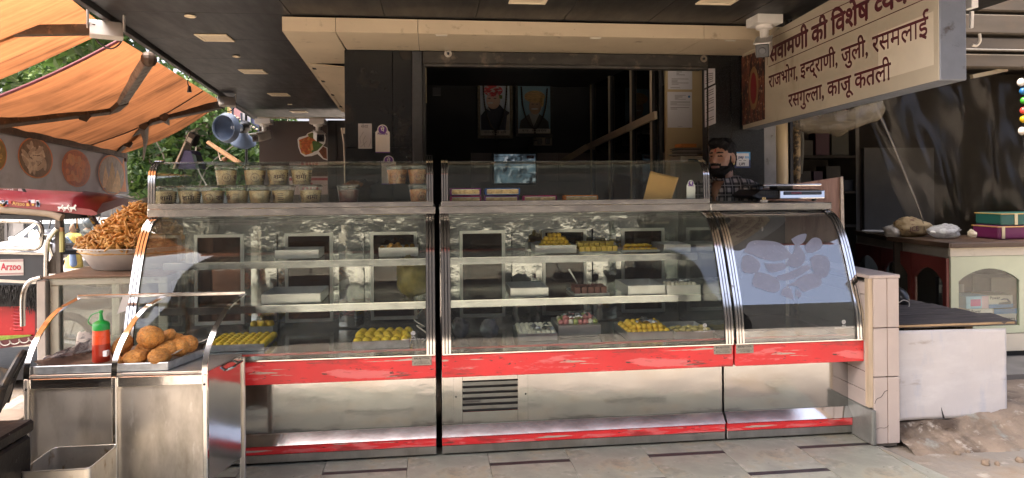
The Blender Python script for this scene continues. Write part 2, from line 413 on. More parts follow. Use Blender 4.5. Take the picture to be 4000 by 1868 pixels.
# ================================================================ ground
def axis(lo, hi, step, far):
    a = []; x = lo
    while x < hi - 1e-6: a.append(x); x += step
    a.append(hi); k = step * 2; L = lo; R_ = hi; pre, post = [], []
    while R_ < far: R_ += k; post.append(R_); k *= 1.5
    k = step * 2
    while L > -far: L -= k; pre.append(L); k *= 1.5
    return pre[::-1] + a + post
def sstep(a, b, x):
    t = max(0, min(1, (x - a) / (b - a))); return t * t * (3 - 2 * t)
def ground_z(x, y):
    z = -.03
    z += (-.52) * sstep(-2.75, -3.25, x)
    z += (-.28) * sstep(1.9, .1, y) * (1 - sstep(-2.75, -3.25, x))
    z += noise.noise(Vector((x * 1.7, y * 1.7, 0))) * .012 + noise.noise(Vector((x * 6, y * 6, 3))) * .005
    return z
xs = axis(-7, 6, .13, 300); ys = axis(-2, 11, .13, 300)
gm = MB()
gm.v = [Vector((x, y, ground_z(x, y))) for y in ys for x in xs]
nx = len(xs)
for j in range(len(ys) - 1):
    for i in range(nx - 1): gm.face((j*nx+i, j*nx+i+1, (j+1)*nx+i+1, (j+1)*nx+i))
struct(gm.build('ground', dust, smooth='all'))
# tiled shop floor: mortar bed with stone tiles and black inlay strips, every one a piece
TX0, TW = 0.266, .397
fedge = lambda x: 2.02 + (x + 1.7) * .165          # slanting front edge of the paving
bed = MB().prism([(-2.62, 1.9, -.5), (2.36, fedge(2.36), -.5), (2.30, 3.28, -.5), (2.262, 3.28, -.5), (2.262, 9.6, -.5), (-2.62, 9.6, -.5)], (0, 0, .492))
floor_o = struct(bed.build('shop_floor', mortar))
rt = random.Random(3)
tile_me = {}
def tile_piece(x0, x1, y0, y1, name, m, dz=0.0):
    key = (round(x1 - x0, 3), round(y1 - y0, 3), name)
    if key not in tile_me:
        w, l = x1 - x0, y1 - y0
        tile_me[key] = MB().box(-w/2, w/2, -l/2, l/2, -.012, 0).mesh(m, bev=.0012)
    fl = floor_o.location
    o = inst(name, tile_me[key], (( x0+x1)/2 - fl.x, (y0+y1)/2 - fl.y, dz - fl.z), parent=floor_o)
    return o
for k in range(-5, 5):
    xa, xb = TX0 + TW * k + .0008, TX0 + TW * (k + 1) - .0008
    off = 3.30 if k % 2 == 0 else 3.03
    for j in range(-1, 4):
        ya = off - .54 * (j + 1) + .018; yb = off - .54 * j - .018
        if yb < fedge(xb) + .12: continue
        ya = max(ya, fedge(xb) + .004)
        tile_piece(xa, xb, ya + .0008, yb - .0008, 'floor_tile', tile, rt.uniform(-.0007, .0005))
        tile_piece(xa, xb, yb + .0005, yb + .0355, 'inlay_strip', strip, -.0004)
for k in range(2):                                             # odd tiles that close the right edge
    ya = 3.27 - .40 * (k + 1); yb = 3.27 - .40 * k - .003
    e0 = 2.262 + (3.28 - yb) * .20; e1 = 2.262 + (3.28 - ya) * .20
    mb = MB(); mb.prism([(2.256, ya, -.012), (e1, ya, -.012), (e0, yb, -.012), (2.256, yb, -.012)], (0, 0, .012))
    mb.build('floor_tile', tile, floor_o, bev=.002)

# ================================================================ shop building
shop = thing('shop_building', 'dark granite sweet shop front with black boarded canopy ceiling and beige soffit', 'building', (0, 5, 0))
CZ = 2.385; CE = 2.2
fx = lambda y: -1.859 - .1091 * (y - 4.016)
slab = MB()
slab.prism([(fx(CE)-.02, CE, CZ+.012), (3.27, CE, CZ+.012), (3.27, 4.45, CZ+.012), (2.42, 4.45, CZ+.012), (2.42, 10.45, CZ+.012), (fx(10.45)-.02, 10.45, CZ+.012)], (0, 0, .30))
slab.build('canopy_slab', blacktrim, shop)
MB().box(-1.0, 2.6, 4.5, 10.4, 2.75, 7.0).build('upper_wall', M('upper_plaster', (.42, .38, .32), .8), shop)
rows = [CE+.01, 2.73, 3.46, 4.19, 4.93, 5.66, 6.40, 7.3, 8.25, 9.2, 10.44]
for a, b in zip(rows, rows[1:]):
    a2, b2 = a + .002, b - .002
    xr = -.83
    MB().prism([(fx(a2), a2, CZ), (xr-.002, a2, CZ), (xr-.002, b2, CZ), (fx(b2), b2, CZ)], (0, 0, .010)).build('ceiling_panel', blackpanel, shop, bev=.0015)
cols = [-.83, -.28, .267, .815, 1.36, 1.91, 2.46, 3.01, 3.26]
for a, b in zip(cols, cols[1:]):
    for y0, y1 in ((CE+.01, 3.2), (3.2, 4.21)):
        MB().box(a + .002, b - .002, y0 + .002, y1 - .002, CZ, CZ + .010).build('ceiling_panel', blackpanel, shop, bev=.0015)
# edge trim along the open left side of the canopy
MB().bar((fx(CE-.05)-.03, CE-.05, CZ+.02), (fx(10.45)-.03, 10.45, CZ+.02), .035, .10).build('edge_trim', M('grey_edge_trim', (.055, .056, .058), .45, .3), shop)
MB().box(fx(CE)-.05, 3.29, CE-.06, CE-.015, CZ-.06, CZ+.34).build('front_fascia', M('fascia_board', (.30, .05, .04), .4), shop)
# beige soffit: front boards, underside boards, drop-down flap
SY, SZ = 4.205, 2.29
sx = [-.889, at(1310, 100, Y=SY).x, at(1632, 100, Y=SY).x, at(2750, 115, Y=SY).x, 2.40]
for i, (a, b) in enumerate(zip(sx, sx[1:])):
    MB().box(a + .0015, b - .0015, SY, SY + .012, SZ, 2.376).build('soffit_front_board', beige, shop, bev=.0015)
    if i: MB().box(a + .0015, b - .0015, SY + .013, 4.74, SZ, SZ + .010).build('soffit_board', beige, shop, bev=.0015)
side = [(4.218, 5.28), (5.29, 7.25), (7.26, 8.7)]
sxl = lambda y: -.889 - .052 * (y - 4.2)
MB().prism([(sxl(4.22), 4.218, SZ), (sx[1]-.002, 4.218, SZ), (-.60, 5.28, SZ), (sxl(5.28), 5.28, SZ)], (0, 0, .01)).build('soffit_board', beige, shop, bev=.0015)
MB().prism([(sxl(5.30)+.03, 5.30, SZ-.004), (-.62, 5.30, SZ-.03), (-.62, 8.6, SZ-.10), (sxl(8.6)+.05, 8.6, SZ-.004)], (0, 0, .01)).build('access_flap', beige, shop, bev=.0015)
MB().prism([(sxl(5.29), 5.29, SZ), (sxl(5.29)+.028, 5.29, SZ), (sxl(8.7)+.04, 8.7, SZ), (sxl(8.7), 8.7, SZ)], (0, 0, .08)).build('soffit_edge', beige, shop)
MB().prism([(sxl(4.25), 4.25, SZ+.012), (sxl(8.7), 8.7, SZ+.012), (sxl(8.7)+.01, 8.7, SZ+.012), (sxl(4.25)+.01, 4.25, SZ+.012)], (0, 0, .083)).build('soffit_side_board', beige, shop)
MB().box(-.86, -.10, 5.31, 8.7, SZ+.085, SZ+.094).build('soffit_void', blk, shop)
for y in (5.45, 6.1, 7.0, 8.0):
    MB().box(sxl(y)+.03, sxl(y)+.055, y, y+.05, SZ-.012, SZ+.0).build('flap_hinge', blk, shop)
for px in (1725, 2330, 2860):
    p = at(px, 140, Y=SY); MB().box(p.x-.035, p.x+.035, SY+.02, SY+.04, SZ-.007, SZ-.001).build('soffit_clip', offwhite, shop)
# granite pillars, jamb, lintel
pl = -.592
for (z0, z1) in ((0, .9), (.903, 1.62), (1.623, SZ-.002)):
    MB().box(pl, -.27, 4.75, 4.78, z0, z1).build('granite_slab', granite, shop, bev=.0015)
    MB().box(-.267, -.137, 4.75, 4.78, z0, z1).build('granite_slab', granite, shop, bev=.0015)
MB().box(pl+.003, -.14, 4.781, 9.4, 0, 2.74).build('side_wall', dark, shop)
MB().box(-.134, -.066, 4.735, 5.0, 0, SZ-.003).build('door_jamb', greyjamb, shop, bev=.004)
MB().box(-.064, -.045, 4.78, 4.99, 0, 2.2).build('shutter_guide', M('guide', (.05, .05, .05), .5, .3), shop)
MB().box(-.060, 1.985, 4.715, 4.90, 2.20, SZ-.004).build('lintel', lintelm, shop, bev=.006)
MB().tube([(-.05, 4.735, 2.195), (1.98, 4.735, 2.195)], .016, 8).build('lintel_roll', lintelm, shop, smooth=True)
for px in (1870, 1990, 2195, 2320, 2500): 
    p = at(px, 242, Y=4.715); MB().ball((p.x, 4.713, 2.212), .006, 8, 6).build('rivet', lintelm, shop)
for px, py in ((1750, 212), (2745, 232)):
    p = at(px, py, Y=4.71); lk = MB().cyl((p.x, 4.712, p.z), (p.x, 4.69, p.z), .026, 16).build('shutter_lock', steel, shop, smooth=True)
    MB().cyl((p.x, 4.689, p.z), (p.x, 4.684, p.z), .009, 10).build('keyhole', blk, lk)
for (a, b) in ((1.990, 2.16), (2.163, 2.415)):
    for (z0, z1) in ((0, 1.2), (1.203, SZ-.004)):
        MB().box(a, b, 4.74, 4.77, z0, z1).build('granite_slab', granite, shop, bev=.0015)
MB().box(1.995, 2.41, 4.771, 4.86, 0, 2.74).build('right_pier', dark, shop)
MB().box(2.418, 2.53, 4.78, 5.4, 0, 2.5).build('concrete_pier', M('grey_render', (.24, .235, .225), .85, 0, var=.18, vs=8, patches=(((.10, .09, .08), 20, .70, .05),), bump=.4, bs=30), shop, bev=.006)
# interior
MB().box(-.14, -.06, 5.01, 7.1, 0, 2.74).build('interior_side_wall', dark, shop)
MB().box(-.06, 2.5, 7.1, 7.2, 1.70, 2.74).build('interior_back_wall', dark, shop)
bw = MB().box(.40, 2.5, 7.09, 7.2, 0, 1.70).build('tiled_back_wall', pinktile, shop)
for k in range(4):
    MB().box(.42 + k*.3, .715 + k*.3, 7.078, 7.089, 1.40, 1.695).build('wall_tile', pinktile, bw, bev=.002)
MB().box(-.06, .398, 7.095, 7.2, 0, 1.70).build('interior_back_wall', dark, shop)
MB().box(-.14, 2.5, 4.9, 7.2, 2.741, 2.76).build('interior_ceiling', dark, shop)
MB().box(1.836, 2.42, 5.2, 5.24, 0, 2.74).build('cream_wall', inwall, shop)
MB().box(2.0, 2.03, 4.95, 5.19, 1.1, 1.11).build('shelf_bracket', blk, shop)
# glazed stair partition on the right
pxy = lambda y: 1.81 - .088 * (y - 5.2)
st = [5.22, 5.38, 5.82, 6.37, 6.92]
for a, b in zip(st, st[1:]):
    pane = MB().prism([(pxy(a+.03), a+.03, .1), (pxy(b-.02), b-.02, .1), (pxy(b-.02), b-.02, 2.7), (pxy(a+.03), a+.03, 2.7)], (.008, 0, 0)).build('stair_pane', glass_dark, shop)
    fr = MB()
    for y in (a + .028, b - .018): fr.box(pxy(y)-.014, pxy(y)+.014, y-.012, y+.012, .1, 2.7)
    fr.build('pane_frame', blk, pane)
cream = M('cream_paint', (.50, .42, .31), .6, 0, var=.1, vs=8, patches=(((.25, .2, .14), 18, .7, .04),))
for y in st[1:]:
    MB().box(pxy(y)-.030, pxy(y)-.016, y-.008, y+.008, .1, 2.7).build('mullion', cream, shop)
MB().bar((pxy(5.22)-.05, 5.22, 1.905), (pxy(6.92)-.05, 6.92, 1.755), .024, .060).build('stair_stringer', cream, shop)
a, b = at(2295, 572, Y=6.9), at(2185, 640, Y=6.9)
MB().bar(at(2330, 573, Y=6.88), a, .03, .06).build('handrail', cream, shop); MB().bar(a, b, .03, .06).build('handrail', cream, shop)
MB().box(1.86, 1.98, 6.9, 7.08, .1, 2.7).build('stair_wall', dark, shop)
# far end of the side passage
FW = 9.5
brownw = M('brown_wall_board', (.060, .047, .043), .35, 0, var=.12, vs=1.5, rvar=.3)
MB().box(at(1012, 500, Y=FW).x, at(1285, 500, Y=FW).x, FW, FW+.1, 0, at(1100, 473, Y=FW).z).build('far_wall', brownw, shop)
q0, q1 = at(1278, 470, Y=FW-.12), at(1352, 470, Y=FW-.12)
MB().box(q0.x, -.59, FW-.12, FW-.002, 0, q0.z).build('far_pilaster', blk, shop, bev=.006)
MB().box(at(1310, 500, Y=FW-.13).x, at(1316, 500, Y=FW-.13).x, FW-.134, FW-.121, 0, q0.z-.01).build('pilaster_groove', M('groove', (.003,.003,.003), .7), shop)
MB().box(at(1012, 462, Y=FW).x, -.6, FW-.10, FW-.06, at(1100, 466, Y=FW).z, at(1100, 460, Y=FW).z).build('conduit_rail', offwhite, shop)

# ---------------------------------------------------------------- display counters
KY = 3.43
PROF = crom([(0, 3.325, .537), (0, 3.340, .687), (0, 3.401, .876), (0, 3.465, 1.037), (0, 3.532, 1.138), (0, 3.604, 1.185), (0, 3.677, 1.200)], 5)
PROF = [(p.y, p.z) for p in PROF]
UPROF = [(3.600, 1.276), (3.604, 1.33), (3.607, 1.40)] + [(3.607 + .115 * (1 - math.cos(t)), 1.40 + .086 * math.sin(t)) for t in [RAD(a) for a in (18, 36, 54, 72, 90)]]
def band(mb, prof, x0, x1, o0, o1, y_end=None):
    """strip that follows a side profile, offset o0..o1 outwards"""
    A, B = [], []
    P = [Vector((p[0], p[1])) for p in prof]
    for i, p in enumerate(P):
        t = (P[min(i+1, len(P)-1)] - P[max(i-1, 0)]).normalized(); n = Vector((-t.y, t.x))   # towards the front and up
        A.append(p + n * o0); B.append(p + n * o1)
    for i in range(len(P) - 1):
        pass
    loops = [[(x0, a.x, a.y), (x1, a.x, a.y), (x1, b.x, b.y), (x0, b.x, b.y)] for a, b in zip(A, B)]
    return mb.loft(loops)
def counter(label, x0, x1, bays, upper=True, gmat=None, shelves=True, louvre=False, plate_x=None, plate_lines=(), upr=None):
    c = thing('display_counter', label, 'display counter', ((x0+x1)/2, 3.75, 0), group='stainless display counters')
    g = .003; a, b = x0 + g, x1 - g
    MB().box(a, b, KY, KY+.02, .012, .052).build('kick_plate', steel_dull, c, bev=.002)
    MB().box(a, b, KY-.004, KY+.018, .0525, .093).build('lower_red_stripe', redp, c, bev=.003)
    sl = MB(); sl.xprism([(KY-.006, .0935), (KY+.033, .141), (KY+.033, .1385), (KY+.002, .0935)], a, b)
    sl.sheet(lambda u, v: (a + (b-a)*u, KY-.007 + .040*v, .0945 + .047*v), 24, 3, .002)
    sl.build('toe_slope', steel_toe, c, smooth=True)
    PY = KY + .036
    MB().box(a, b, PY, PY+.012, .139, .44).build('front_panel', steel_wavy, c)
    MB().box(a, b, PY+.015, 4.16, .02, .42).build('base_cabinet', steel_dull, c)
    for zz, nm in ((.1405, 'panel_bead'),): MB().box(a, b, PY-.004, PY, zz, zz+.004).build(nm, chrome, c)
    # red band with its ragged sheet edge and steel lip
    MB().box(a, b, 3.325, PY+.02, .4215, .531).build('red_band', redp, c, bev=.003)
    MB().box(a, b, 3.318, 3.40, .5315, .541).build('band_lip', steel, c, bev=.002)
    MB().box(a, b, 3.40, 4.13, .505, .520).build('case_floor', steel_in, c)
    # back of the case
    BY = 4.12
    if bays:
        edges = [a] + [v for w in bays for v in (w[0], w[1])] + [b]
        for i in range(0, len(edges), 2):
            e0, e1 = edges[i], edges[i+1]
            if e1 - e0 > .16:
                m0, m1 = (e0 + e1) / 2 - .072, (e0 + e1) / 2 + .072
                MB().sheet(lambda u, v: (m0 + (m1-m0)*u, BY - .018 - .012*math.sin(math.pi*u), .53 + .60*v), 8, 12, .002).build('dented_panel', steel_dent, c, smooth=True)
            MB().box(e0+.001, e1-.001, BY, BY+.02, .521, 1.10).build('back_post', steel_dent, c)
        MB().sheet(lambda u, v: (a + (b-a)*u, BY - .022, 1.085 + .11*v), 30, 4, .002).build('back_header', steel_dent, c, smooth=True)
        MB().box(a, b, BY, BY+.02, 1.101, 1.21).build('back_rail', steel_dull, c)
        MB().box(a, b, BY-.012, BY+.02, .5205, .56).build('back_sill', steel_in, c)
        for (w0, w1) in bays:
            fr = MB(); t = .018
            fr.box(w0, w0+t, BY-.010, BY+.012, .561, 1.084); fr.box(w1-t, w1, BY-.010, BY+.012, .561, 1.084)
            fr.box(w0+t, w1-t, BY-.010, BY+.012, .561, .580); fr.box(w0+t, w1-t, BY-.010, BY+.012, 1.066, 1.084)
            wf = fr.build('sliding_window', alu, c)
            MB().box(w0+t, w1-t, BY, BY+.004, .580, 1.066).build('pane', glass_brown, wf)
    else:
        MB().box(a, b, BY, BY+.02, .521, 1.21).build('back_panel', blk, c)
    # shelves
    if shelves:
        for (sy, z0, z1) in ((3.745, .923, .958), (3.70, .695, .731)):
            s_ = MB().box(a+.03, b-.03, sy+.006, BY-.03, z1-.008, z1-.002).build('shelf', glass, c)
            MB().sheet(lambda u, v: (a+.02 + (b-a-.04)*u, sy + .0015*math.sin(u*31), z0 + (z1-z0)*v), 40, 3, .004).build('shelf_edge', steel_in, s_, smooth=True)
            MB().box(a+.022, b-.022, sy-.004, sy+.010, z1, z1+.003).build('shelf_bead', chrome, s_)
    # glass and its ribbed end trims
    gw = .046
    band(MB(), PROF, a+gw*.5, b-gw*.5, -.003, .003).build('curved_glass', gmat or glass_curved, c, smooth=True)
    for s_, e in ((1, a), (-1, b)):
        lo, hi = sorted((e, e + s_*gw)); band(MB(), PROF, lo, hi, .0035, .007).build('gasket', gasket, c)
        for k in range(3):
            q0 = e + s_ * (.002 + k * .0155); q1 = q0 + s_ * .011
            band(MB(), PROF, min(q0, q1), max(q0, q1), .0072, .0135).build('trim_strip', chrome, c, smooth=True)
        sx_ = e + s_ * .012
        poly = [(sx_, y, z) for y, z in PROF] + [(sx_, BY-.005, 1.20), (sx_, BY-.005, .525), (sx_, 3.33, .525)]
        MB().prism(poly, (.005, 0, 0)).build('side_glass', glass_dirty, c)
    # top
    MB().box(a-.004, b+.004, 3.612, 3.63, 1.2075, 1.246).build('top_edge', steel, c, bev=.002)
    MB().box(a-.003, b+.003, 3.6305, 4.16, 1.222, 1.245).build('top_plate', steel_dull, c)
    MB().box(a, b, 3.66, 4.13, 1.2035, 1.2215).build('top_underside', steel_in, c)
    if upper:
        u0, u1 = (a + .006, b - .006) if upr is None else upr
        MB().box(u0, u1, 3.590, 3.604, 1.2465, 1.275).build('upper_base_rail', steel, c, bev=.002)
        MB().box(u0, u1, 3.605, 4.10, 1.2465, 1.256).build('upper_floor', steel_dull, c)
        up = band(MB(), UPROF, u0+.02, u1-.02, -.003, .003).build('upper_glass', glass_curved, c, smooth=True)
        MB().box(u0+.02, u1-.02, 3.724, 4.10, 1.4835, 1.489).build('upper_top_glass', glass_curved, c)
        MB().box(u0, u1, 4.101, 4.107, 1.2465, 1.478).build('upper_back_glass', glass, c)
        for s_, e in ((1, u0), (-1, u1)):
            lo, hi = sorted((e, e + s_*.036)); band(MB(), UPROF, lo, hi, .0035, .006).build('gasket', gasket, c)
            for k in range(3):
                q0 = e + s_ * (.001 + k * .0125); q1 = q0 + s_ * .009
                band(MB(), UPROF, min(q0, q1), max(q0, q1), .0062, .012).build('trim_strip', chrome, c, smooth=True)
            sx_ = e + s_ * .01
            MB().prism([(sx_, y, z) for y, z in UPROF] + [(sx_, 4.10, 1.483), (sx_, 4.10, 1.258), (sx_, 3.606, 1.258)], (.004, 0, 0)).build('upper_side_glass', glass, c)
    if louvre:
        l0 = at(1830, 1610, Y=PY-.01); l0x, l1x = at(1772, 1610, Y=PY).x, at(2062, 1610, Y=PY).x
        v0x, v1x = at(1807, 1610, Y=PY).x, at(2022, 1610, Y=PY).x
        zt, zb = .438, .152; vz1, vz0 = at(1900, 1483, Y=PY).z, at(1900, 1603, Y=PY).z
        fr = MB(); f0, f1 = PY-.010, PY-.001
        fr.box(l0x, v0x, f0, f1, zb, zt-.02); fr.box(v1x, l1x, f0, f1, zb, zt-.02); fr.box(v0x, v1x, f0, f1, zb, vz0); fr.box(v0x, v1x, f0, f1, vz1, zt-.02)
        lv = fr.build('vent_frame', steel_wavy, c, bev=.001)
        MB().box(v0x, v1x, PY-.0008, PY-.0003, vz0, vz1).build('vent_hole', blk, lv)
        n = 5
        for k in range(n):
            z = vz0 + (vz1 - vz0) * (k + .72) / (n + .25)
            MB().obox(((v0x+v1x)/2, PY-.010, z), (v1x-v0x, .0025, (vz1-vz0)/n*.58), Matrix.Rotation(RAD(7), 3, 'X')).build('louvre_slat', steel_wavy, lv)
        for xx in (l0x+.012, l1x-.012): MB().ball((xx, f0, (vz0+vz1)/2), .005, 8, 6).build('screw', blk, lv)
    if plate_x is not None:
        w = .094
        pm_ = MB().box(plate_x, plate_x+w, 3.3215, 3.3249, .487, .5295).build('maker_plate', M('nameplate', (.30, .285, .25), .4, .6, var=.12, vs=30), c, bev=.001)
        t = MB(); hs = (.0125, .0065, .0065, .0085, .006); zz = .5175
        for s_, h in zip(plate_lines, hs):
            lettering(t, s_, (plate_x + w/2, 3.3209, zz), (1,0,0), (0,0,1), h, align='C', bold=.03 if h > .01 else 0); zz -= h * .85 + .001
        t.build('plate_lettering', ink, pm_)
        for xx in (plate_x+.004, plate_x+w-.004): MB().ball((xx, 3.3212, .508), .002, 6, 4).build('plate_screw', blk, pm_)
    return c
lines = ('BALAJI COOL', 'St. 49 BAPU NAGAR', 'BEHIND CIVIL HOSPITAL', 'SRI GANGA NAGAR', '09414500742, 09309800100')
bL = [(-1.368, -1.094), (-.862, -.588), (-.370, -.096)]; bM = [(.159, .433), (.664, .938), (1.161, 1.435)]
cL = counter('wide stainless glass display counter with cups on top, nearest the snack cart', -1.425, .012, bL, plate_x=-.105, plate_lines=lines)
cM = counter('wide stainless glass display counter with the louvred vent in its base', .036, 1.522, bM, louvre=True, plate_x=1.415, plate_lines=lines)
cR = counter('narrow stainless display counter with frosted emblem on its curved glass', 1.528, 2.238, None, upper=False, shelves=False, gmat=G('reflective_case_glass', tint=(.80, .83, .84), refl=3.4, wav=.02, haze=.01, hcol=(.5, .5, .55)), plate_x=1.533, plate_lines=('BALAJI COOL', 'SRI GANGA NAGAR', '09414500742, 09309800100', 'ISO 9001-2008'))
# ================================================================ figures: fused capsules -> one continuous skin
def fuse(parts, voxel=.008, smooth=3):
    """parts: ('c', p0, p1, r0, r1) capsules and ('e', centre, radii, R) ellipsoids -> MB-like vertices and faces"""
    mb = MB()
    for p in parts:
        if p[0] == 'c':
            a, b = Vector(p[1]), Vector(p[2]); n = 6
            L = (b - a); d = L.normalized() if L.length > 1e-6 else Vector((0, 0, 1))
            pts, rs = [], []
            for k in range(5): t = math.pi/2 * (1 - k/4); pts.append(a - d * p[3] * math.sin(t) * 1.0); rs.append(max(p[3] * math.cos(t), 1e-3))
            for k in range(5): t = math.pi/2 * k/4; pts.append(b + d * p[4] * math.sin(t)); rs.append(max(p[4] * math.cos(t), 1e-3))
            mb.tube(pts, rs, 14)
        else: mb.ball(p[1], p[2], 20, 14, p[3] if len(p) > 3 else None)
    me = mb.mesh(MATS['black_paint']); o = bpy.data.objects.new('tmp', me); COL.objects.link(o)
    md = o.modifiers.new('r', 'REMESH'); md.mode = 'VOXEL'; md.voxel_size = voxel
    bpy.context.view_layer.update()
    m2 = bpy.data.meshes.new_from_object(o.evaluated_get(bpy.context.evaluated_depsgraph_get()))
    bpy.data.objects.remove(o); bpy.data.meshes.remove(me)
    bm = bmesh.new(); bm.from_mesh(m2)
    for _ in range(smooth): bmesh.ops.smooth_vert(bm, verts=bm.verts, factor=.5, use_axis_x=True, use_axis_y=True, use_axis_z=True)
    bm.verts.index_update()
    r = MB(); r.v = [v.co.copy() for v in bm.verts]; r.f = [tuple(v.index for v in f.verts) for f in bm.faces]; r.mi = [0] * len(r.f)
    bm.free(); bpy.data.meshes.remove(m2); return r
def paint(mb, fn):
    for k, f in enumerate(mb.f):
        c = Vector((0, 0, 0))
        for i in f: c += mb.v[i]
        mb.mi[k] = fn(c / len(f))
    return mb
def place(mb, loc, rz):
    T = Matrix.Translation(loc) @ Matrix.Rotation(rz, 4, 'Z'); mb.v = [T @ v for v in mb.v]; return mb
skin = M('brown_skin', (.27, .14, .085), .5, 0, var=.08, vs=40, subs=.08)
hairm = M('black_hair', (.005, .0045, .0045), .75, 0, spec=.2, var=.4, vs=90, bump=.6, bs=160)
lipm = M('lips', (.19, .085, .07), .5)
eyew = M('eye_white', (.55, .52, .48), .3)
jeans = M('dark_trousers', (.03, .035, .05), .8)

# ================================================================ awnings on the open left side
def streaky(name, col, dirt):
    m, nt, out = nt_new(name); MATS[name] = m
    uv = nt.nodes.new('ShaderNodeTexCoord').outputs['UV']
    def mp(s):
        n = nt.nodes.new('ShaderNodeMapping'); n.inputs['Scale'].default_value = s; nt.links.new(uv, n.inputs['Vector']); return n.outputs[0]
    a = nz(nt, mp((9, .35, 1)), 2.0, 6, .6); b = nz(nt, mp((26, .5, 1)), 2.0, 4); c = nz(nt, mp((1.8, .9, 1)), 2.0, 5)
    f = mth(nt, 'MULTIPLY', ramp(nt, a, .40, .60), ramp(nt, c, .40, .58), True)
    col1 = mixc(nt, ramp(nt, b, .35, .7), lin(col), tuple(x * .74 for x in lin(col)))
    col2 = mixc(nt, mth(nt, 'MULTIPLY', f, .8), col1, lin(dirt))
    d = nt.nodes.new('ShaderNodeBsdfDiffuse'); t = nt.nodes.new('ShaderNodeBsdfTranslucent')
    bn = nt.nodes.new('ShaderNodeBump'); bn.inputs['Strength'].default_value = .35; bn.inputs['Distance'].default_value = .01
    nt.links.new(nz(nt, mp((60, 14, 1)), 2.0, 2), bn.inputs['Height'])
    for s in (d, t): nt.links.new(col2, s.inputs[0]); nt.links.new(bn.outputs[0], s.inputs['Normal'])
    mx = nt.nodes.new('ShaderNodeMixShader'); mx.inputs[0].default_value = .45
    nt.links.new(d.outputs[0], mx.inputs[1]); nt.links.new(t.outputs[0], mx.inputs[2]); nt.links.new(mx.outputs[0], out.inputs[0])
    return m
orange = streaky('orange_canvas', (.37, .148, .060), (.08, .036, .018))
def uv_sheet(fn, nu, nv, name, mat, parent):
    me_b = MB().grid(fn, nu, nv); Ti = world_of(parent).inverted(); me = me_b.mesh(mat, smooth='all', T=Ti)
    uvl = me.uv_layers.new(name='UVMap')
    for lp in me.loops:
        i = lp.vertex_index; uvl.data[lp.index].uv = ((i % (nu+1)) / nu, (i // (nu+1)) / nv)
    o = bpy.data.objects.new(name, me); COL.objects.link(o); o.parent = parent; return o
armm = M('rusty_arm_steel', (.075, .05, .033), .6, .35, var=.4, vs=12, patches=(((.17, .10, .06), 22, .66, .06),), bump=.3, bs=60)
armg = M('grey_arm_paint', (.20, .18, .16), .6, .2, var=.3, vs=14, patches=(((.09, .06, .04), 20, .64, .06),))
valm = M('brown_grey_vinyl', (.235, .212, .20), .55, 0, var=.12, vs=3, patches=(((.17, .15, .14), 4, .64, .08),), transl=.12)
ringm = M('orange_print', (.72, .27, .08), .55)
def food(name, c1, c2, c3, scale, stretch):
    m, nt, out = nt_new(name); MATS[name] = m
    v = coords(nt, stretch, rot=(0, .5, 0)); vo = nt.nodes.new('ShaderNodeTexVoronoi'); vo.inputs['Scale'].default_value = scale
    nn = nt.nodes.new('ShaderNodeVectorMath'); nn.operation = 'ADD'
    tn = nt.nodes.new('ShaderNodeTexNoise'); tn.inputs['Scale'].default_value = 5; nt.links.new(v, tn.inputs['Vector']); nt.links.new(v, nn.inputs[0]); nt.links.new(tn.outputs[1], nn.inputs[1])
    nt.links.new(nn.outputs[0], vo.inputs['Vector'])
    a = mixc(nt, ramp(nt, vo.outputs[0], .12, .55), lin(c1), lin(c2)); b = mixc(nt, ramp(nt, nz(nt, v, scale * 1.7), .45, .7), a, lin(c3))
    p = nt.nodes.new('ShaderNodeBsdfPrincipled'); p.inputs['Roughness'].default_value = .5; nt.links.new(b, p.inputs[0]); nt.links.new(p.outputs[0], out.inputs[0]); return m
T1, T2 = at(470, 153, Z=CZ+.01), at(872, 402, Z=CZ+.01)
B1, B2 = at(-230, 443, d=4.53), at(488, 602, d=8.07)
aw = thing('folding_awning', 'orange canvas awning with printed grey valance beside the tree', 'awning', (T1+T2)/2, group='orange awnings on the canopy edge')
def lerp(a, b, t): return a + (b - a) * t
def fabf(u, v, T1=T1, T2=T2, B1=B1, B2=B2, sag=.05):
    p = lerp(lerp(T1, T2, u), lerp(B1, B2, u), v); p.z -= sag * math.sin(math.pi * v) * (1 + .3 * math.sin(u * 9)) ; p.z += .012 * math.sin(u * 40 + v * 5) * v
    return p
uv_sheet(fabf, 40, 14, 'canvas', orange, aw)
edge = MB().tube([fabf(0, k/10) + Vector((0, 0, -.004)) for k in range(11)], .012, 6); edge.build('canvas_hem', M('maroon_hem', (.13, .02, .03), .7), aw, smooth=True)
MB().tube([fabf(.70, k/10) - Vector((0,0,.008)) for k in range(11)], .007, 6).build('seam_cord', M('seam', (.10, .06, .04), .8), aw)
bdir = (B2 - B1).normalized()
bar = MB().bar(B1 + Vector((0,0,-.02)), B2 + bdir * .02 + Vector((0,0,-.02)), .05, .06); bar.build('front_bar', armm, aw, bev=.006)
pn = (T2 - T1).cross(B1 - T1).normalized()
if pn.z > 0: pn = -pn
def onfab(px, py, off=.06):
    r = ray(px, py); o = Vector((0, 0, EYE)); t = (T1 + pn * off - o).dot(pn) / r.dot(pn); return o + r * t
def arm(pts, w, mat, name='folding_arm'):
    P = [onfab(*p) for p in pts]
    for a, b in zip(P, P[1:]): MB().bar(a, b, w, w * .8, pn).build(name, mat, aw, bev=.006)
    return P
P = arm([(582, 232), (476, 395)], .085, armg); arm([(476, 395), (438, 428)], .10, armm, 'arm_elbow'); arm([(438, 428), (-40, 484)], .085, armm)
MB().ball(P[0], .06, 10, 8).build('arm_shoulder', armm, aw)
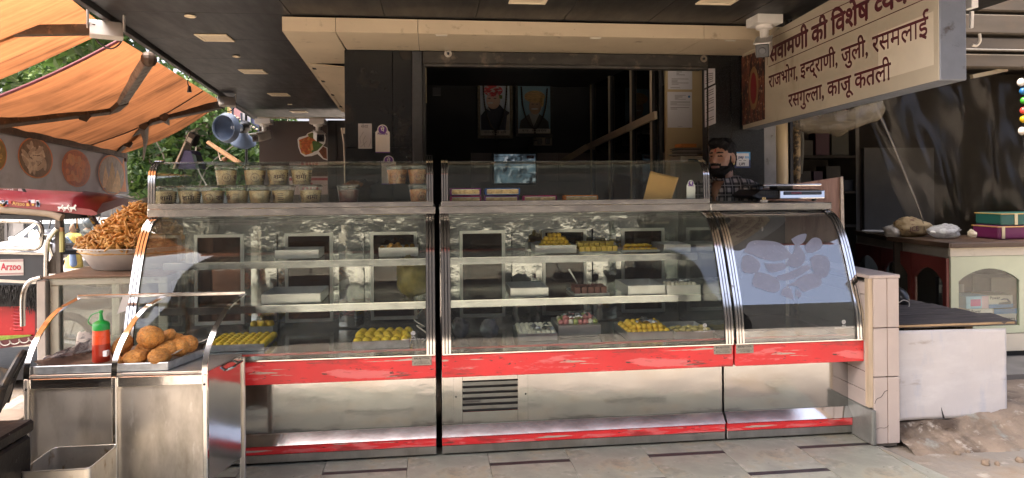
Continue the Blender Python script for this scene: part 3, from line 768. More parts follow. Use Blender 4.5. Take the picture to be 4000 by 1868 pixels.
P = arm([(868, 410), (640, 455)], .10, armm); arm([(645, 452), (575, 470)], .13, armm, 'arm_elbow'); arm([(575, 470), (455, 590)], .085, armm)
for pts in (((560, 490), (568, 545), (560, 625)), ((640, 458), (660, 488)), ((500, 560), (510, 575)), ((330, 455), (335, 461))):
    Q = [onfab(*p, off=.10) for p in pts]
    MB().tube([q for q in Q], [.05] + [.028] * (len(Q)-2) + [.008], 5).build('torn_cloth', armm, aw)
# valance with printed food pictures
VD = .445
def val(u, v):
    p = lerp(B1, B2 + bdir * .05, u); q = p - Vector((0, 0, .03 + VD * v)); n = bdir.cross(Vector((0, 0, 1)))
    return q + n * (.015 * math.sin(u * 26) * v) + bdir * (.03 * v if u > .98 else 0)
vv = uv_sheet(val, 50, 8, 'valance', valm, aw)
vn = bdir.cross(Vector((0, 0, 1))).normalized()
if vn.dot(B2) > 0: vn = -vn
def onval(px, py, off):
    r = ray(px, py); o = Vector((0, 0, EYE)); t = (B1 + vn * off - o).dot(vn) / r.dot(vn); return o + r * t
fbk = [M('print_back_%d' % k, c, .55, 0, var=.25, vs=20) for k, c in enumerate(((.36, .24, .06), (.28, .19, .11), (.62, .20, .04), (.42, .33, .22)))]
fpc = [M('print_food_%d' % k, c, .55, 0, var=.18, vs=26, rnd=.0) for k, c in enumerate(((.70, .52, .16), (.84, .72, .54), (.92, .44, .14), (.78, .52, .20)))]
fpd = [M('print_food_dark_%d' % k, c, .55, 0, var=.18, vs=26) for k, c in enumerate(((.56, .38, .09), (.66, .52, .36), (.84, .33, .08), (.62, .38, .12)))]
rf_ = random.Random(44)
for k, (cx, cy_, rx, ry) in enumerate(((-22, 600, 48, 70), (138, 617, 68, 80), (297, 658, 56, 73), (436, 684, 52, 78))):
    def PV(u, v, off): return onval(cx + rx*u, cy_ + ry*v + rx*u*.16, off)
    ring = lambda s, off: [PV(s*math.cos(t), s*math.sin(t), off) for t in [2*math.pi*i/28 for i in range(28)]]
    bo_ = MB().prism(ring(1.0, .020), vn * .0015).build('picture_border', ringm, vv)
    fo_ = MB().prism(ring(.93, .0225), vn * .0015).build('food_picture', fbk[k], bo_)
    if k == 3: shp = [[(u + w_*a_, v + h_*b_) for a_, b_ in ((-1, 1), (1, 1), (.75, -.2), (.05, -1), (-.2, -.9), (-.8, 0))] for u, v, w_, h_ in ((-.45, .15, .22, .55), (.05, -.05, .25, .6), (.45, .2, .24, .5), (-.15, .45, .3, .4), (.3, .5, .26, .35))]
    elif k == 2: shp = [[(u + (.16 + .0*j)*math.cos(a_) * w_, v + .18*math.sin(a_) * w_) for a_ in [2*math.pi*i/14 for i in range(14)]] for j in range(26) for u, v, w_ in [(rf_.uniform(-.6, .6), rf_.uniform(-.6, .6), rf_.uniform(.6, 1.3))]]
    else:
        shp = []
        for j in range(26 if k == 1 else 60):
            a0 = rf_.uniform(0, math.pi); R_ = .62*math.sqrt(rf_.random()); t_ = rf_.uniform(0, 6.28); u, v = R_*math.cos(t_), R_*math.sin(t_); l_, w_ = ((.30, .11), (.12, .06))[k == 0]
            shp.append([(u + l_*math.cos(q)*math.cos(a0) - w_*math.sin(q)*math.sin(a0), v + l_*math.cos(q)*math.sin(a0) + w_*math.sin(q)*math.cos(a0)) for q in [2*math.pi*i/12 for i in range(12)]])
    pm2 = MB()
    for j, pts in enumerate(shp): pm2.m = j % 2; pm2.prism([PV(u, v, .0242 + .0001*j) for u, v in pts], vn * .0001)
    po_ = pm2.build('food_print', [fpc[k], fpd[k]], fo_); po_['kind'] = 'stuff'
wave = [onval(x, y, .019) for x, y in ((400, 742), (430, 728), (462, 704), (474, 668), (480, 630), (484, 618), (494, 750), (450, 748))]
MB().prism(wave, vn * .001).build('corner_print', ringm, vv)
MB().bar(B2 + Vector((0,0,-.06)), B2 + Vector((0,0,-.06)) + (B1-B2)*.0 + Vector((.02,0,0)), .05, .06).build('bar_cap', armm, aw)
# second, nearer awning
A_T1, A_T2 = Vector((fx(2.3), 2.3, CZ+.02)), at(428, 118, Z=CZ+.02)
out = (B2 - T2); out.z = 0; out.normalize()
aw2 = thing('folding_awning', 'nearer orange canvas awning at the top left corner', 'awning', (A_T1+A_T2)/2, group='orange awnings on the canopy edge')
A_B1, A_B2 = A_T1 + out * 1.25 + Vector((0, 0, -.62)), A_T2 + out * 1.25 + Vector((0, 0, -.60))
uv_sheet(lambda u, v: fabf(u, v, A_T1, A_T2, A_B1, A_B2, .03), 30, 12, 'canvas', orange, aw2)
MB().bar(A_B1, A_B2, .05, .06).build('front_bar', armm, aw2, bev=.006)
a0 = at(378, 116, Z=CZ-.10); MB().bar(a0, a0 + out * 1.4 + Vector((0, -.18, -.13)), .05, .06).build('folding_arm', armm, aw2, bev=.005)

# ================================================================ lamps, sensors and cameras on the ceiling
def flood(px, py, s, label, z=CZ-.10):
    p = at(px, py, Z=z)
    t = thing('flood_lamp', label, 'flood lamp', p, RAD(28), group='flood lamps on the canopy edge')
    L = world_of(t); q = lambda x, y, z: L @ Vector((x*s, y*s, z*s))
    R = Matrix.Rotation(RAD(28), 3, 'Z') @ Matrix.Rotation(RAD(52), 3, 'X')
    MB().obox(p, (.17*s, .13*s, .035*s), R).build('housing', M('lamp_white', (.50, .49, .47), .45), t, bev=.006*s, seg=2)
    b = MB().obox(p - R @ Vector((0, 0, .020*s)), (.15*s, .11*s, .006*s), R).build('lens_frame', offwhite, t)
    MB().obox(p - R @ Vector((0, 0, .0245*s)), (.125*s, .088*s, .002*s), R).build('lens', M('lamp_glass', (.25, .25, .24), .15, 0, var=.1), t)
    br = MB(); e = R @ Vector((.092*s, 0, 0))
    br.bar(p + e, p + e + Vector((0, 0, .15*s)), .022*s, .006*s, (1, 0, 0)); br.bar(p - e, p - e + Vector((0, 0, .15*s)), .022*s, .006*s, (1, 0, 0)); br.bar(p + e + Vector((0,0,.15*s)), p - e + Vector((0,0,.15*s)), .022*s, .006*s)
    br.build('bracket', MATS['lamp_white'], t)
    c = [p + Vector((.05*s, .02, .0)), p + Vector((.07*s, .03, -.06*s)), p + Vector((.0, .05, -.10*s)), p + Vector((-.07*s, .04, -.05*s)), p + Vector((-.04*s, .02, .02*s))]
    MB().tube(crom(c, 4), .005*s, 6).build('cable', blackpl, t, smooth=True)
    return t
flood(415, 118, 1.0, 'white flood lamp at the top left end of the canopy edge')
flood(886, 398, 1.0, 'white flood lamp above the horn loudspeakers', CZ-.09)
dl = {}
for k, (px, py, lb) in enumerate(((840, 148, 'nearest of the four square ceiling lamps left of the beige soffit'), (990, 280, 'second nearest of the four square ceiling lamps left of the soffit'),
                     (1090, 370, 'third of the four square ceiling lamps left of the soffit'), (1168, 437, 'farthest small square ceiling lamp left of the pillar'),
                     (2068, -6, 'square ceiling lamp cut by the top edge above the shop opening'), (2815, -3, 'square ceiling lamp cut by the top edge near the white camera'))):
    p = at(px, py, Z=CZ-.004); s = .105
    t = thing('ceiling_lamp', 'square ivory ceiling lamp, ' + lb if 'lamp' not in lb[:40] else lb, 'ceiling lamp', p, group='square ceiling lamps')
    f = MB(); w = .022
    f.box(p.x-s, p.x+s, p.y-s, p.y-s+w, p.z-.006, p.z+.003); f.box(p.x-s, p.x+s, p.y+s-w, p.y+s, p.z-.006, p.z+.003)
    f.box(p.x-s, p.x-s+w, p.y-s+w, p.y+s-w, p.z-.006, p.z+.003); f.box(p.x+s-w, p.x+s, p.y-s+w, p.y+s-w, p.z-.006, p.z+.003)
    f.build('lamp_frame', M('ivory_plastic', (.74, .64, .47), .45), t, bev=.002)
    MB().box(p.x-s+w, p.x+s-w, p.y-s+w, p.y+s-w, p.z-.002, p.z+.002).build('diffuser', M('ivory_diffuser', (.70, .60, .44), .5), t)
for px, py, r, lb in ((743, 61, .033, 'larger round ceiling spot nearest the viewer'), (923, 219, .03, 'round ceiling spot between the first two square lamps'), (1132, 406, .03, 'far faint round ceiling spot near the soffit')):
    p = at(px, py, Z=CZ-.003)
    t = thing('ceiling_spot', 'small ' + lb, 'ceiling spot', p, group='round ceiling spots')
    MB().lathe([(r*.62, -.002), (r, -.003), (r*.96, -.009), (r*.7, -.011), (r*.62, -.004)], p, 20).build('spot_ring', M('ivory_plastic', (.74, .64, .47), .45), t, smooth=True)
    MB().cyl(p + Vector((0,0,.002)), p - Vector((0,0,.003)), r*.62, 16).build('spot_lens', M('spot_lens', (.22, .19, .15), .3), t)
# wire dropping from the canopy edge
p = at(737, 272, Z=CZ-.02); q = at(740, 345, Y=p.y)
wr = thing('hanging_wire', 'short black wire with connector hanging from the canopy edge', 'wire', p)
MB().tube(crom([p, p + Vector((.012, 0, -.05)), p + Vector((-.01, 0, -.10)), q], 4), .005, 6).build('wire', blackpl, wr); MB().tube([q + Vector((0,0,.02)), q - Vector((0,0,.035))], [.012, .02], 6).build('connector', blackpl, wr)
def cctv(base, aim, s, label, cat='security camera'):
    t = thing('security_camera', label, cat, base, group='white security cameras'); base = Vector(base); aim = Vector(aim).normalized()
    MB().box(base.x-.065*s, base.x+.065*s, base.y-.065*s, base.y+.065*s, base.z-.045*s, base.z).build('junction_box', white, t, bev=.006*s, seg=2)
    MB().lathe([(.04*s, -.045*s), (.04*s, -.06*s), (.022*s, -.066*s), (.02*s, -.11*s)], base, 14).build('mount', white, t, smooth=True)
    c = base + Vector((0, 0, -.145*s)); up = Vector((0,0,1)); r = aim.cross(up).normalized(); u = r.cross(aim)
    R = Matrix((r, aim, u)).transposed()
    MB().ball(base + Vector((0,0,-.115*s)), .024*s, 10, 8).build('swivel', white, t, smooth=True)
    bd = MB().obox(c + aim*.03*s, (.068*s, .17*s, .07*s), R).build('camera_body', white, t, bev=.014*s, seg=2)
    MB().obox(c + aim*.118*s, (.062*s, .006*s, .064*s), R).build('face_plate', blackpl, t, bev=.004*s)
    MB().obox(c + aim*.05*s + u*.040*s, (.078*s, .19*s, .006*s), R).build('sun_shield', white, t, bev=.002*s)
    ln = MB().lathe([(.018*s, 0), (.016*s, .004*s)], c + aim*.121*s, 14, Matrix((r, u, aim)).transposed()).build('lens', M('lens_glass', (.02, .02, .025), .05), t)
    return t
cctv(at(2985, 66, Y=4.0), (-.75, -1.2, -.55), 1.25, 'large white bullet camera hanging in front of the big signboard')
cctv(at(1032, 466, Y=FW-.35), (-.5, -1, -.25), 1.5, 'far white bullet camera left of the turban picture wall')
cctv(at(1242, 466, Y=FW-.35), (.35, -1, -.25), 1.5, 'far white bullet camera right above the turban picture')

# ================================================================ things at the far left end: horns, boards, tent, stick
hornm = M('blue_grey_horn_paint', (.16, .21, .30), .38, .1, var=.18, vs=6, rvar=.3)
def horn(mouth, back, r, label):
    m, b = Vector(mouth), Vector(back); d = (m - b).normalized(); a = d.orthogonal().normalized(); R = Matrix((a, d.cross(a), d)).transposed(); L = (m-b).length
    t = thing('horn_loudspeaker', label, 'loudspeaker', b, group='horn loudspeakers')
    pr = [(.05, 0), (.055, .12*L), (.075, .32*L), (.13, .55*L), (.20, .78*L), (r*.93, .94*L), (r, L), (r*.97, L), (r*.9, .93*L), (.18, .76*L), (.11, .54*L), (.05, .3*L)]
    MB().lathe(pr, b, 26, R).build('horn', hornm, t, smooth=True)
    MB().lathe([(.0, -.10), (.07, -.10), (.075, -.02), (.06, .01), (0, .01)], b, 18, R, caps=False).build('driver', blackpl, t, smooth=True)
    MB().bar(b + d*.16 + Vector((.01,-.05,-.02)), b + d*.16 + Vector((.01,-.05,.36)), .06, .012, (1,0,0)).build('bracket', hornm, t, bev=.003)
    MB().cyl(b + d*.16 + Vector((.01,-.07,0)), b + d*.16 + Vector((.01,.07,0)), .022, 10).build('pivot_bolt', steel_dull, t)
    return t
horn(at(872, 500, d=8.9), at(940, 500, d=9.25), .17, 'blue grey horn loudspeaker facing left below the canopy edge')
horn(at(940, 560, d=9.6), at(955, 505, d=9.5), .15, 'second blue grey horn loudspeaker pointing down behind the first')
p0 = at(961, 440, d=9.6); MB_pole = MB().cyl((p0.x, p0.y, -1.0), (p0.x, p0.y, 2.4), .018, 8).build('thin_pole', blk); tag(MB_pole, 'thin dark upright pole beside the horn loudspeakers', 'pole')
cols5 = [('board_yellow', (.72, .62, .25)), ('board_pink', (.62, .30, .28)), ('board_white', (.70, .70, .72)), ('board_navy', (.05, .06, .16))]
hb = thing('hanging_sign_row', 'row of small coloured sign boards hung along the far canopy edge', 'sign board', at(960, 450, d=10.6))
for k, (xa, ya, xb, yb, m, h) in enumerate(((888, 418, 904, 430, 0, .12), (906, 416, 942, 440, 1, .12), (944, 440, 972, 460, 2, .10), (980, 458, 1006, 478, 3, .09), (896, 440, 1010, 506, 3, .035))):
    a, b = at(xa, ya, d=10.2 + k*.12), at(xb, yb, d=10.9 + k*.1)
    MB().prism([a, b, b - Vector((0,0,h)), a - Vector((0,0,h))], (.02, .02, 0)).build('sign_panel', M(*cols5[m], .5), hb)
for k in range(9):
    a = at(903 + k*12.5, 446 + k*7.4, d=10.1 + k*.06); MB().ball(a, (.022, .022, .014), 8, 6).build('sign_bulb', M('bulb_glow', (.80, .74, .52), .4), hb)
tn = thing('green_tent', 'teal green canopy cloth with white hem behind the counter', 'tent', at(960, 640, d=14))
TA, TB, TC, TD = at(838, 632, d=14), at(1012, 562, d=14.6), at(1012, 700, d=14.6), at(838, 700, d=14)
MB().sheet(lambda u, v: lerp(lerp(TA, TB, u), lerp(TD, TC, u), v) + Vector((0, .06*math.sin(u*14), 0)), 16, 6, .004).build('tent_cloth', M('teal_cloth', (.015, .30, .21), .7, 0, var=.15, vs=2, transl=.3), tn, smooth=True)
MB().tube([TA, TB], .035, 6).build('tent_hem', white, tn)
MB().prism([at(968, 556, d=13.8), at(978, 600, d=13.8), at(1012, 576, d=13.8), at(985, 572, d=13.8)], (0, .02, 0)).build('tent_flap', white, tn)
bbx = MB().prism([at(978, 580, d=13.5), at(1014, 580, d=13.5), at(1014, 720, d=13.5), at(978, 720, d=13.5)], (0, .06, 0)).build('blue_board', M('cobalt_board', (.035, .065, .27), .5)); tag(bbx, 'upright cobalt blue board with magenta edge beside the tent', 'board')
MB().prism([at(976, 576, d=13.49), at(1014, 576, d=13.49), at(1014, 580, d=13.49), at(976, 580, d=13.49)], (0, .06, 0)).build('board_edge', M('magenta_edge', (.30, .03, .16), .5), bbx)
a, b = at(814, 557, d=5.4), at(940, 640, d=5.0)
stk = MB().tube([a, lerp(a, b, .5), b], [.016, .018, .018], 8).build('wooden_stick', M('bamboo', (.52, .33, .19), .6, 0, var=.2, vs=9), smooth=True); tag(stk, 'slanting pale wooden stick tied with string behind the cups', 'stick')
MB().tube(crom([lerp(a, b, .3), lerp(a, b, .35) - Vector((0, 0, .05)), lerp(a, b, .5) - Vector((.02, 0, .06)), lerp(a, b, .6)], 4), .004, 5).build('string', cable_w, stk)
MB().ball(lerp(a, b, .52) - Vector((.0, 0, .045)), (.022, .02, .018), 10, 8).build('knot', M('knot', (.30, .16, .09), .7), stk)
# weighing display tower on the counter
tw = thing('price_display_tower', 'blue and black leaning display unit standing behind the left glass case', 'display unit', at(735, 640, d=4.05))
f = [at(690, 660, d=4.0), at(762, 513, d=4.0), at(790, 522, d=4.1), at(770, 660, d=4.05)]
MB().prism([at(692, 660, d=4.0), at(720, 585, d=4.0), at(746, 590, d=4.0), at(772, 660, d=4.0)], (.02, .10, 0)).build('tower_body', M('indigo_plastic', (.055, .065, .20), .4), tw, bev=.003)
MB().prism([at(672, 660, d=3.99), at(738, 515, d=3.99), at(743, 517, d=3.99), at(680, 660, d=3.99)], (.01, .10, 0)).build('tower_back', offwhite, tw)
hd = MB().prism([at(722, 553, d=3.98), at(740, 515, d=3.98), at(764, 528, d=3.98), at(746, 572, d=3.98)], (.01, .06, 0)).build('display_head', blackpl, tw, bev=.002)
MB().prism([at(728, 550, d=3.975), at(735, 535, d=3.975), at(752, 543, d=3.975), at(745, 560, d=3.975)], (0, .002, 0)).build('display_window', M('lcd', (.42, .42, .38), .4), hd)
MB().prism([at(748, 600, d=3.995), at(764, 606, d=3.995), at(778, 660, d=3.995), at(766, 660, d=3.995)], (.0, .08, 0)).build('side_panel', M('teal_panel', (.015, .06, .075), .4), tw)
# ================================================================ street on the left: trees, houses, vehicles, people
SZ0 = -1.0
leafm = M('leaf_green', (.075, .15, .032), .55, 0, var=.5, vs=1.4, transl=.35, patches=(((.16, .24, .06), 2.3, .60, .1),))
leafd = M('leaf_dark_green', (.035, .08, .02), .55, 0, var=.4, vs=1.2, transl=.3)
bark = M('bark', (.16, .125, .09), .9, 0, var=.4, vs=5, stretch=(1, 1, .4), patches=(((.30, .26, .21), 7, .62, .08), ((.06, .045, .03), 12, .63, .06)), bump=1.0, bs=9, bdist=.04)
twig = M('grey_twig', (.30, .27, .23), .9)
def tree(label, trunk, rad, clumps, n, leaf, seed, twigs=()):
    rr = random.Random(seed); base = Vector(trunk[0])
    t = thing('street_tree', label, 'tree', base, group='trees along the street')
    c = crom(trunk, 5); N = len(c)
    mb = MB(); mb.tube(c, [rad * (1 - .65 * i / N) * (1 + .16 * noise.noise(p * 2.3)) for i, p in enumerate(c)], 14)
    for v in mb.v:
        v += Vector((noise.noise(v * 3.1), noise.noise(v * 3.1 + Vector((7, 0, 0))), 0)) * rad * .35
    mb.build('trunk', bark, t, smooth='all')
    top = c[-1]; lb = MB()
    for cc, rc in clumps[:14]:
        m_ = lerp(top, Vector(cc), .5) + Vector((rr.uniform(-.3, .3), rr.uniform(-.3, .3), -.2)); st_ = c[rr.randint(N//2, N-1)]
        lb.tube(crom([st_, m_, Vector(cc)], 3), [rad*.3, rad*.2, rad*.17, rad*.14, rad*.1, rad*.07, rad*.04], 6)
    lb.build('limbs', bark, t, smooth='all')
    cr = MB(); tot = sum(r ** 2 for _, r in clumps)
    for cc, rc in clumps:
        cc = Vector(cc)
        for _ in range(int(n * rc ** 2 / tot)):
            d = Vector((rr.gauss(0, 1), rr.gauss(0, 1), rr.gauss(0, 1))).normalized() * rc * rr.random() ** .45; d.z *= .8
            p = cc + d; s = leaf * rr.uniform(.6, 1.25)
            f = Vector((rr.gauss(0, 1), rr.gauss(0, 1), rr.gauss(-.5, .6))).normalized(); sd_ = f.cross(Vector((rr.gauss(0, 1), rr.gauss(0, 1), rr.gauss(0, 1)))).normalized(); up = sd_.cross(f)
            cr.m = 0 if rr.random() < .6 else 1
            cr.add([p, p + f*s*.4 + sd_*s*.36 + up*s*.08, p + f*s*1.1 - up*s*.1, p + f*s*.4 - sd_*s*.36 + up*s*.08], [(0, 1, 2), (0, 2, 3)])
    o = cr.build('crown', [leafm, leafd], t); o['kind'] = 'stuff'
    if twigs:
        tb = MB()
        for k in range(twigs):
            cc, rc = clumps[rr.randrange(len(clumps))]; p = Vector(cc) + Vector((rr.uniform(-1, 1), -rc*.8, rr.uniform(-1, 1)))
            q = p + Vector((rr.uniform(-.8, .8), rr.uniform(-.2, .2), rr.uniform(-1.2, -.2)))
            tb.tube(crom([p, lerp(p, q, .5) + Vector((rr.uniform(-.2, .2), 0, rr.uniform(-.1, .2))), q], 3), .012, 5)
        tb.build('bare_twigs', twig, t)
    return t
def clump_rect(rr, x0, x1, y0, y1, d0, d1, n, r0, r1):
    return [(at(rr.uniform(x0, x1), rr.uniform(y0, y1), d=rr.uniform(d0, d1)), rr.uniform(r0, r1)) for _ in range(n)]
rr = random.Random(5)
cl = clump_rect(rr, 560, 1000, 420, 690, 11.5, 14, 26, .32, .6) + clump_rect(rr, 520, 700, 560, 720, 10.5, 12, 10, .25, .42) + clump_rect(rr, 250, 700, 120, 420, 12.5, 15, 16, .5, .8)
ovr = [(Vector((rr.uniform(-11, -4.2), rr.uniform(5.0, 17), rr.uniform(4.2, 6.5))), rr.uniform(.9, 1.4)) for _ in range(34)]  # crown of an added tree, mostly out of view, that darkens the left street
t0, t1 = at(470, 1050, d=11.0), at(600, 640, d=11.3)
tree('leafy tree with thick gnarled trunk beside the left counter', [Vector((t0.x-.25, t0.y, SZ0)), t0, at(535, 850, d=11.05), at(572, 745, d=11.1), t1, t1 + Vector((.25, .4, 1.2))], .27, cl, 15000, .135, 2, 26)
cl2 = clump_rect(rr, -150, 460, 120, 330, 16, 19, 16, .6, 1.0) + clump_rect(rr, 700, 1150, 330, 640, 17, 21, 14, .6, 1.1)
b3 = Vector((-8.2, 9.5, SZ0))
tree('broad tree added overhead, mostly out of view, to shade the rickshaw and street', [b3, b3 + Vector((.1, .1, 2)), b3 + Vector((.3, .4, 4.2)), b3 + Vector((.5, .8, 5.6))], .30, ovr, 9000, .30, 6)
b2 = at(1060, 900, d=20)
tree('paler leafy tree farther back behind the tent', [Vector((b2.x, b2.y, SZ0)), b2 + Vector((0, 0, 1)), b2 + Vector((-.4, .2, 3.2))], .3, cl2, 7000, .19, 9, 10)
# houses across the side street
def house(label, x0, x1, y, z1, colr, storeys, bay, depth=5, ground='shop', seed=1, axis_y=True):
    rr = random.Random(seed)
    t = thing('street_house', label, 'house', ((x0+x1)/2, y, SZ0))
    wm = M('plaster_%d' % seed, colr, .85, 0, var=.2, vs=.7, patches=((tuple(c*.5 for c in colr), 2.2, .64, .1, (2, 2, .4)),), bump=.3, bs=9)
    fm = M('house_frame_%d' % seed, tuple(c*.45 for c in colr), .7)
    MB().box(x0, x1, y, y+depth, SZ0-.2, z1).build('wall', wm, t)
    n = max(1, int((x1-x0)/bay)); h = (z1 - SZ0) / storeys; w = (x1-x0)/n
    for s in range(storeys):
        zz = SZ0 + s*h
        MB().box(x0-.05, x1+.05, y-.22, y-.002, zz+h-.18, zz+h-.02).build('cornice', wm, t, bev=.01)
        for k in range(n):
            a, b = x0 + w*k + w*.2, x0 + w*(k+1) - w*.2
            za, zb = (zz + .05, zz + h*.72) if s == 0 else (zz + h*.28, zz + h*.78)
            f = MB(); t_ = .07
            f.box(a, a+t_, y-.06, y-.001, za, zb); f.box(b-t_, b, y-.06, y-.001, za, zb); f.box(a+t_, b-t_, y-.06, y-.001, zb-t_, zb)
            fo = f.build('window_frame', fm, t)
            MB().box(a+t_, b-t_, y-.025, y-.002, za, zb-t_).build('pane', glass_dark if rr.random() < .5 else dark, fo)
        for k in range(n+1):
            xx = x0 + w*k; MB().box(max(x0, xx-.14), min(x1, xx+.14), y-.16, y-.0015, zz, zz+h-.181).build('pilaster', wm, t, bev=.01)
    return t
house('grey weathered house with pilasters behind the rickshaw', -17, -6.4, 21, 3.3, (.20, .19, .18), 2, 1.7, seed=31)
house('grey green shopfront house behind the tree trunk', -6.2, -1.0, 23, 2.2, (.24, .25, .23), 1, 1.5, seed=32)
# houses on the other side of the street behind the viewer (seen in the glass and steel)
house('low cream house across the street mirrored in the left counter glass', -17, -6.6, -9, 4.4, (.42, .36, .28), 2, 1.9, depth=-4, seed=33)
house('tall brown house across the street mirrored in the counter steel', -6.4, 7.3, -9, 15.0, (.045, .042, .038), 4, 1.75, depth=-5, seed=34)
house('grey house across the street mirrored in the narrow counter glass', 7.5, 17, -9, 5.6, (.07, .07, .062), 2, 1.8, depth=-4, seed=35)

# ---------------------------------------------------------------- e-rickshaw
RY = 6.9
S = lambda px, py, y=RY: at(px, py, Y=y)
ric = thing('electric_rickshaw', 'maroon roofed electric rickshaw parked at the left edge', 'rickshaw', (-4.2, RY+.5, -.75))
maroon = M('maroon_fibre', (.22, .018, .028), .3, 0, var=.12, vs=3, coat=.3)
redbody = M('red_body_paint', (.42, .012, .018), .38, 0, var=.2, vs=4, patches=(((.60, .10, .09), 14, .70, .04),))
def roof_loop(x, z, drop):
    return [(x, RY-.04, z-drop), (x, RY-.05, z), (x, RY+.06, z+.085), (x, RY+.5, z+.13), (x, RY+.94, z+.085), (x, RY+1.05, z), (x, RY+1.04, z-drop), (x, RY+.5, z+.06)]
r0, r1 = S(0, 802), S(366, 832)
mb = MB(); loops = [roof_loop(-5.8, r0.z + .045, .06)]
for k in range(6):
    u = k / 5; p = lerp(r0, r1, u); loops.append(roof_loop(p.x, p.z + .055 - .02*u*u, .06))
loops.append(roof_loop(r1.x + .05, r1.z + .005, .02)); mb.loft(loops).build('roof', maroon, ric, smooth=True)
rf = ric.children[-1]
def side_text(s, px0, px1, py, h, mat, par, y=RY-.056, name='lettering', bold=.02):
    a, b = S(px0, py, y), S(px1, py + (px1-px0)*.075, y); t = MB(); lettering(t, s, a, b-a, (0, 0, 1), h, width=(b-a).length, bold=bold); return t.build(name, mat, par)
gold = M('gold_print', (.55, .33, .10), .5)
side_text('Arzoo', 48, 97, 801, .052, gold, rf)
sq = [M('print_square_%d' % k, c, .5) for k, c in enumerate(((.55, .30, .06), (.25, .32, .5), (.42, .06, .05), (.55, .55, .58)))]
rr = random.Random(8)
for x0_, x1_ in ((2, 38), (104, 152)):
    for k in range(12):
        p = S(rr.uniform(x0_, x1_), rr.uniform(786, 806), RY-.057); s = rr.uniform(.008, .016); MB().box(p.x-s, p.x+s, p.y, p.y+.003, p.z-s, p.z+s).build('print_square', sq[k % 4], rf)
for k, px in enumerate((236, 258, 284)):                         # three white running horses
    p = S(px, 812 + k, RY-.058); s = .040 + .005*k
    pts = [(-.9,-.9),(-.75,-.2),(-1.1,.3),(-.6,.35),(.2,.3),(.5,.75),(.75,.95),(1.1,.5),(.8,.45),(.7,0),(1.0,-.5),(.8,-.6),(.5,-.25),(.1,-.2),(-.2,-.3),(-.35,-.85),(-.5,-.85),(-.45,-.2),(-.65,-.35),(-.7,-.9)]
    MB().prism([(p.x + x*s*.62, p.y, p.z + z*s*.8) for x, z in pts], (0, .002, 0)).build('horse_print', white, rf)
# board on the roof
p0, p1 = S(-120, 722, RY+.1), S(68, 770, RY+.1)
db = MB().box(p0.x, p1.x, RY+.1, RY+.13, p1.z, p0.z).build('roof_board', M('brown_board', (.14, .055, .04), .5), ric)
t = MB(); a = S(12, 747, RY+.098); lettering(t, '10:30 बजे', a, (1,0,0), (0,0,1), .030, width=.09); t.build('lettering', white, db)
for k in range(2): a, b = S(10, 752 + k*8, RY+.098), S(46 - 6*k, 756 + k*8, RY+.098); MB().box(a.x, b.x, RY+.097, RY+.0985, b.z, a.z).build('print_line', M('faded_print', (.42, .33, .28), .6), db)
MB().prism([S(70, 768, RY+.1), S(70, 738, RY+.1), S(88, 738, RY+.1), S(106, 772, RY+.1)], (0, .02, 0)).build('pink_board', M('pale_pink', (.60, .42, .42), .6), ric)
MB().tube([S(64, 728, RY+.08), S(88, 733, RY+.08), S(112, 776, RY+.08)], .014, 8).build('roof_rail', blackpl, ric)
MB().tube(crom([S(-60, 812), S(60, 821), S(190, 832), S(243, 850)], 4), .040, 10).build('canvas_roll', M('tan_canvas', (.34, .27, .20), .8), ric, smooth=True)
MB().box(-5.7, S(214, 840).x, RY+.0, RY+.9, S(100, 862).z, S(100, 838).z).build('roof_lining', blk, ric)
tub = M('rickshaw_steel', (.50, .49, .47), .25, 1.0, var=.1, vs=9, patches=(((.20, .15, .10), 14, .66, .06),))
MB().tube(crom([S(-80, 862), S(80, 864), S(140, 868), S(162, 890), S(162, 945), S(146, 968), S(110, 972), S(-80, 970)], 4), .022, 8).build('guard_rail', tub, ric, smooth=True)
MB().tube(crom([S(180, 1080, RY-.03), S(182, 985, RY-.03), S(190, 935, RY-.03), S(222, 892, RY-.03)], 4), .022, 8).build('entry_rail', tub, ric, smooth=True)
MB().box(S(214, 900).x, S(236, 900).x, RY, RY+.05, S(225, 1075).z, S(225, 848).z).build('front_post', M('post', (.10, .085, .07), .6, .2, var=.3, vs=8), ric, bev=.004)
MB().prism([S(190, 1070), S(214, 1070), S(214, 985), S(190, 1025)], (0, .01, 0)).build('gusset_plate', M('post', (.10, .085, .07), .6), ric)
MB().box(-5.7, S(182, 1000).x, RY-.01, RY+.02, S(90, 1096).z, S(90, 990).z).build('side_panel', M('charcoal_vinyl', (.028, .032, .038), .5, 0, var=.15), ric, bev=.004)
sp = ric.children[-1]
q0, q1 = S(-40, 1078, RY-.012), S(92, 1012, RY-.012)
npl = MB().box(q0.x, q1.x, RY-.015, RY-.011, q0.z, q1.z).build('name_plate', M('silver_plate', (.50, .49, .47), .35, .3), sp)
for z in (.06, .12, .86, .93): MB().box(q0.x, q1.x, RY-.017, RY-.0152, q0.z + (q1.z-q0.z)*z, q0.z + (q1.z-q0.z)*(z+.03)).build('plate_line', maroon, npl)
t = MB(); a, b = S(3, 1056, RY-.018), S(82, 1058, RY-.018); lettering(t, 'Arzoo', a, (1,0,0), (0,0,1), .095, width=(b-a).length, bold=.02); t.build('lettering', M('crimson_print', (.42, .02, .05), .5), npl)
MB().bar(S(-80, 1093, RY-.02), S(142, 1104, RY-.02), .02, .025).build('panel_rail', M('cream_rail', (.55, .50, .42), .5), ric)
MB().bar(S(-80, 986, RY-.02), S(186, 992, RY-.02), .02, .02).build('panel_rail', tub, ric)
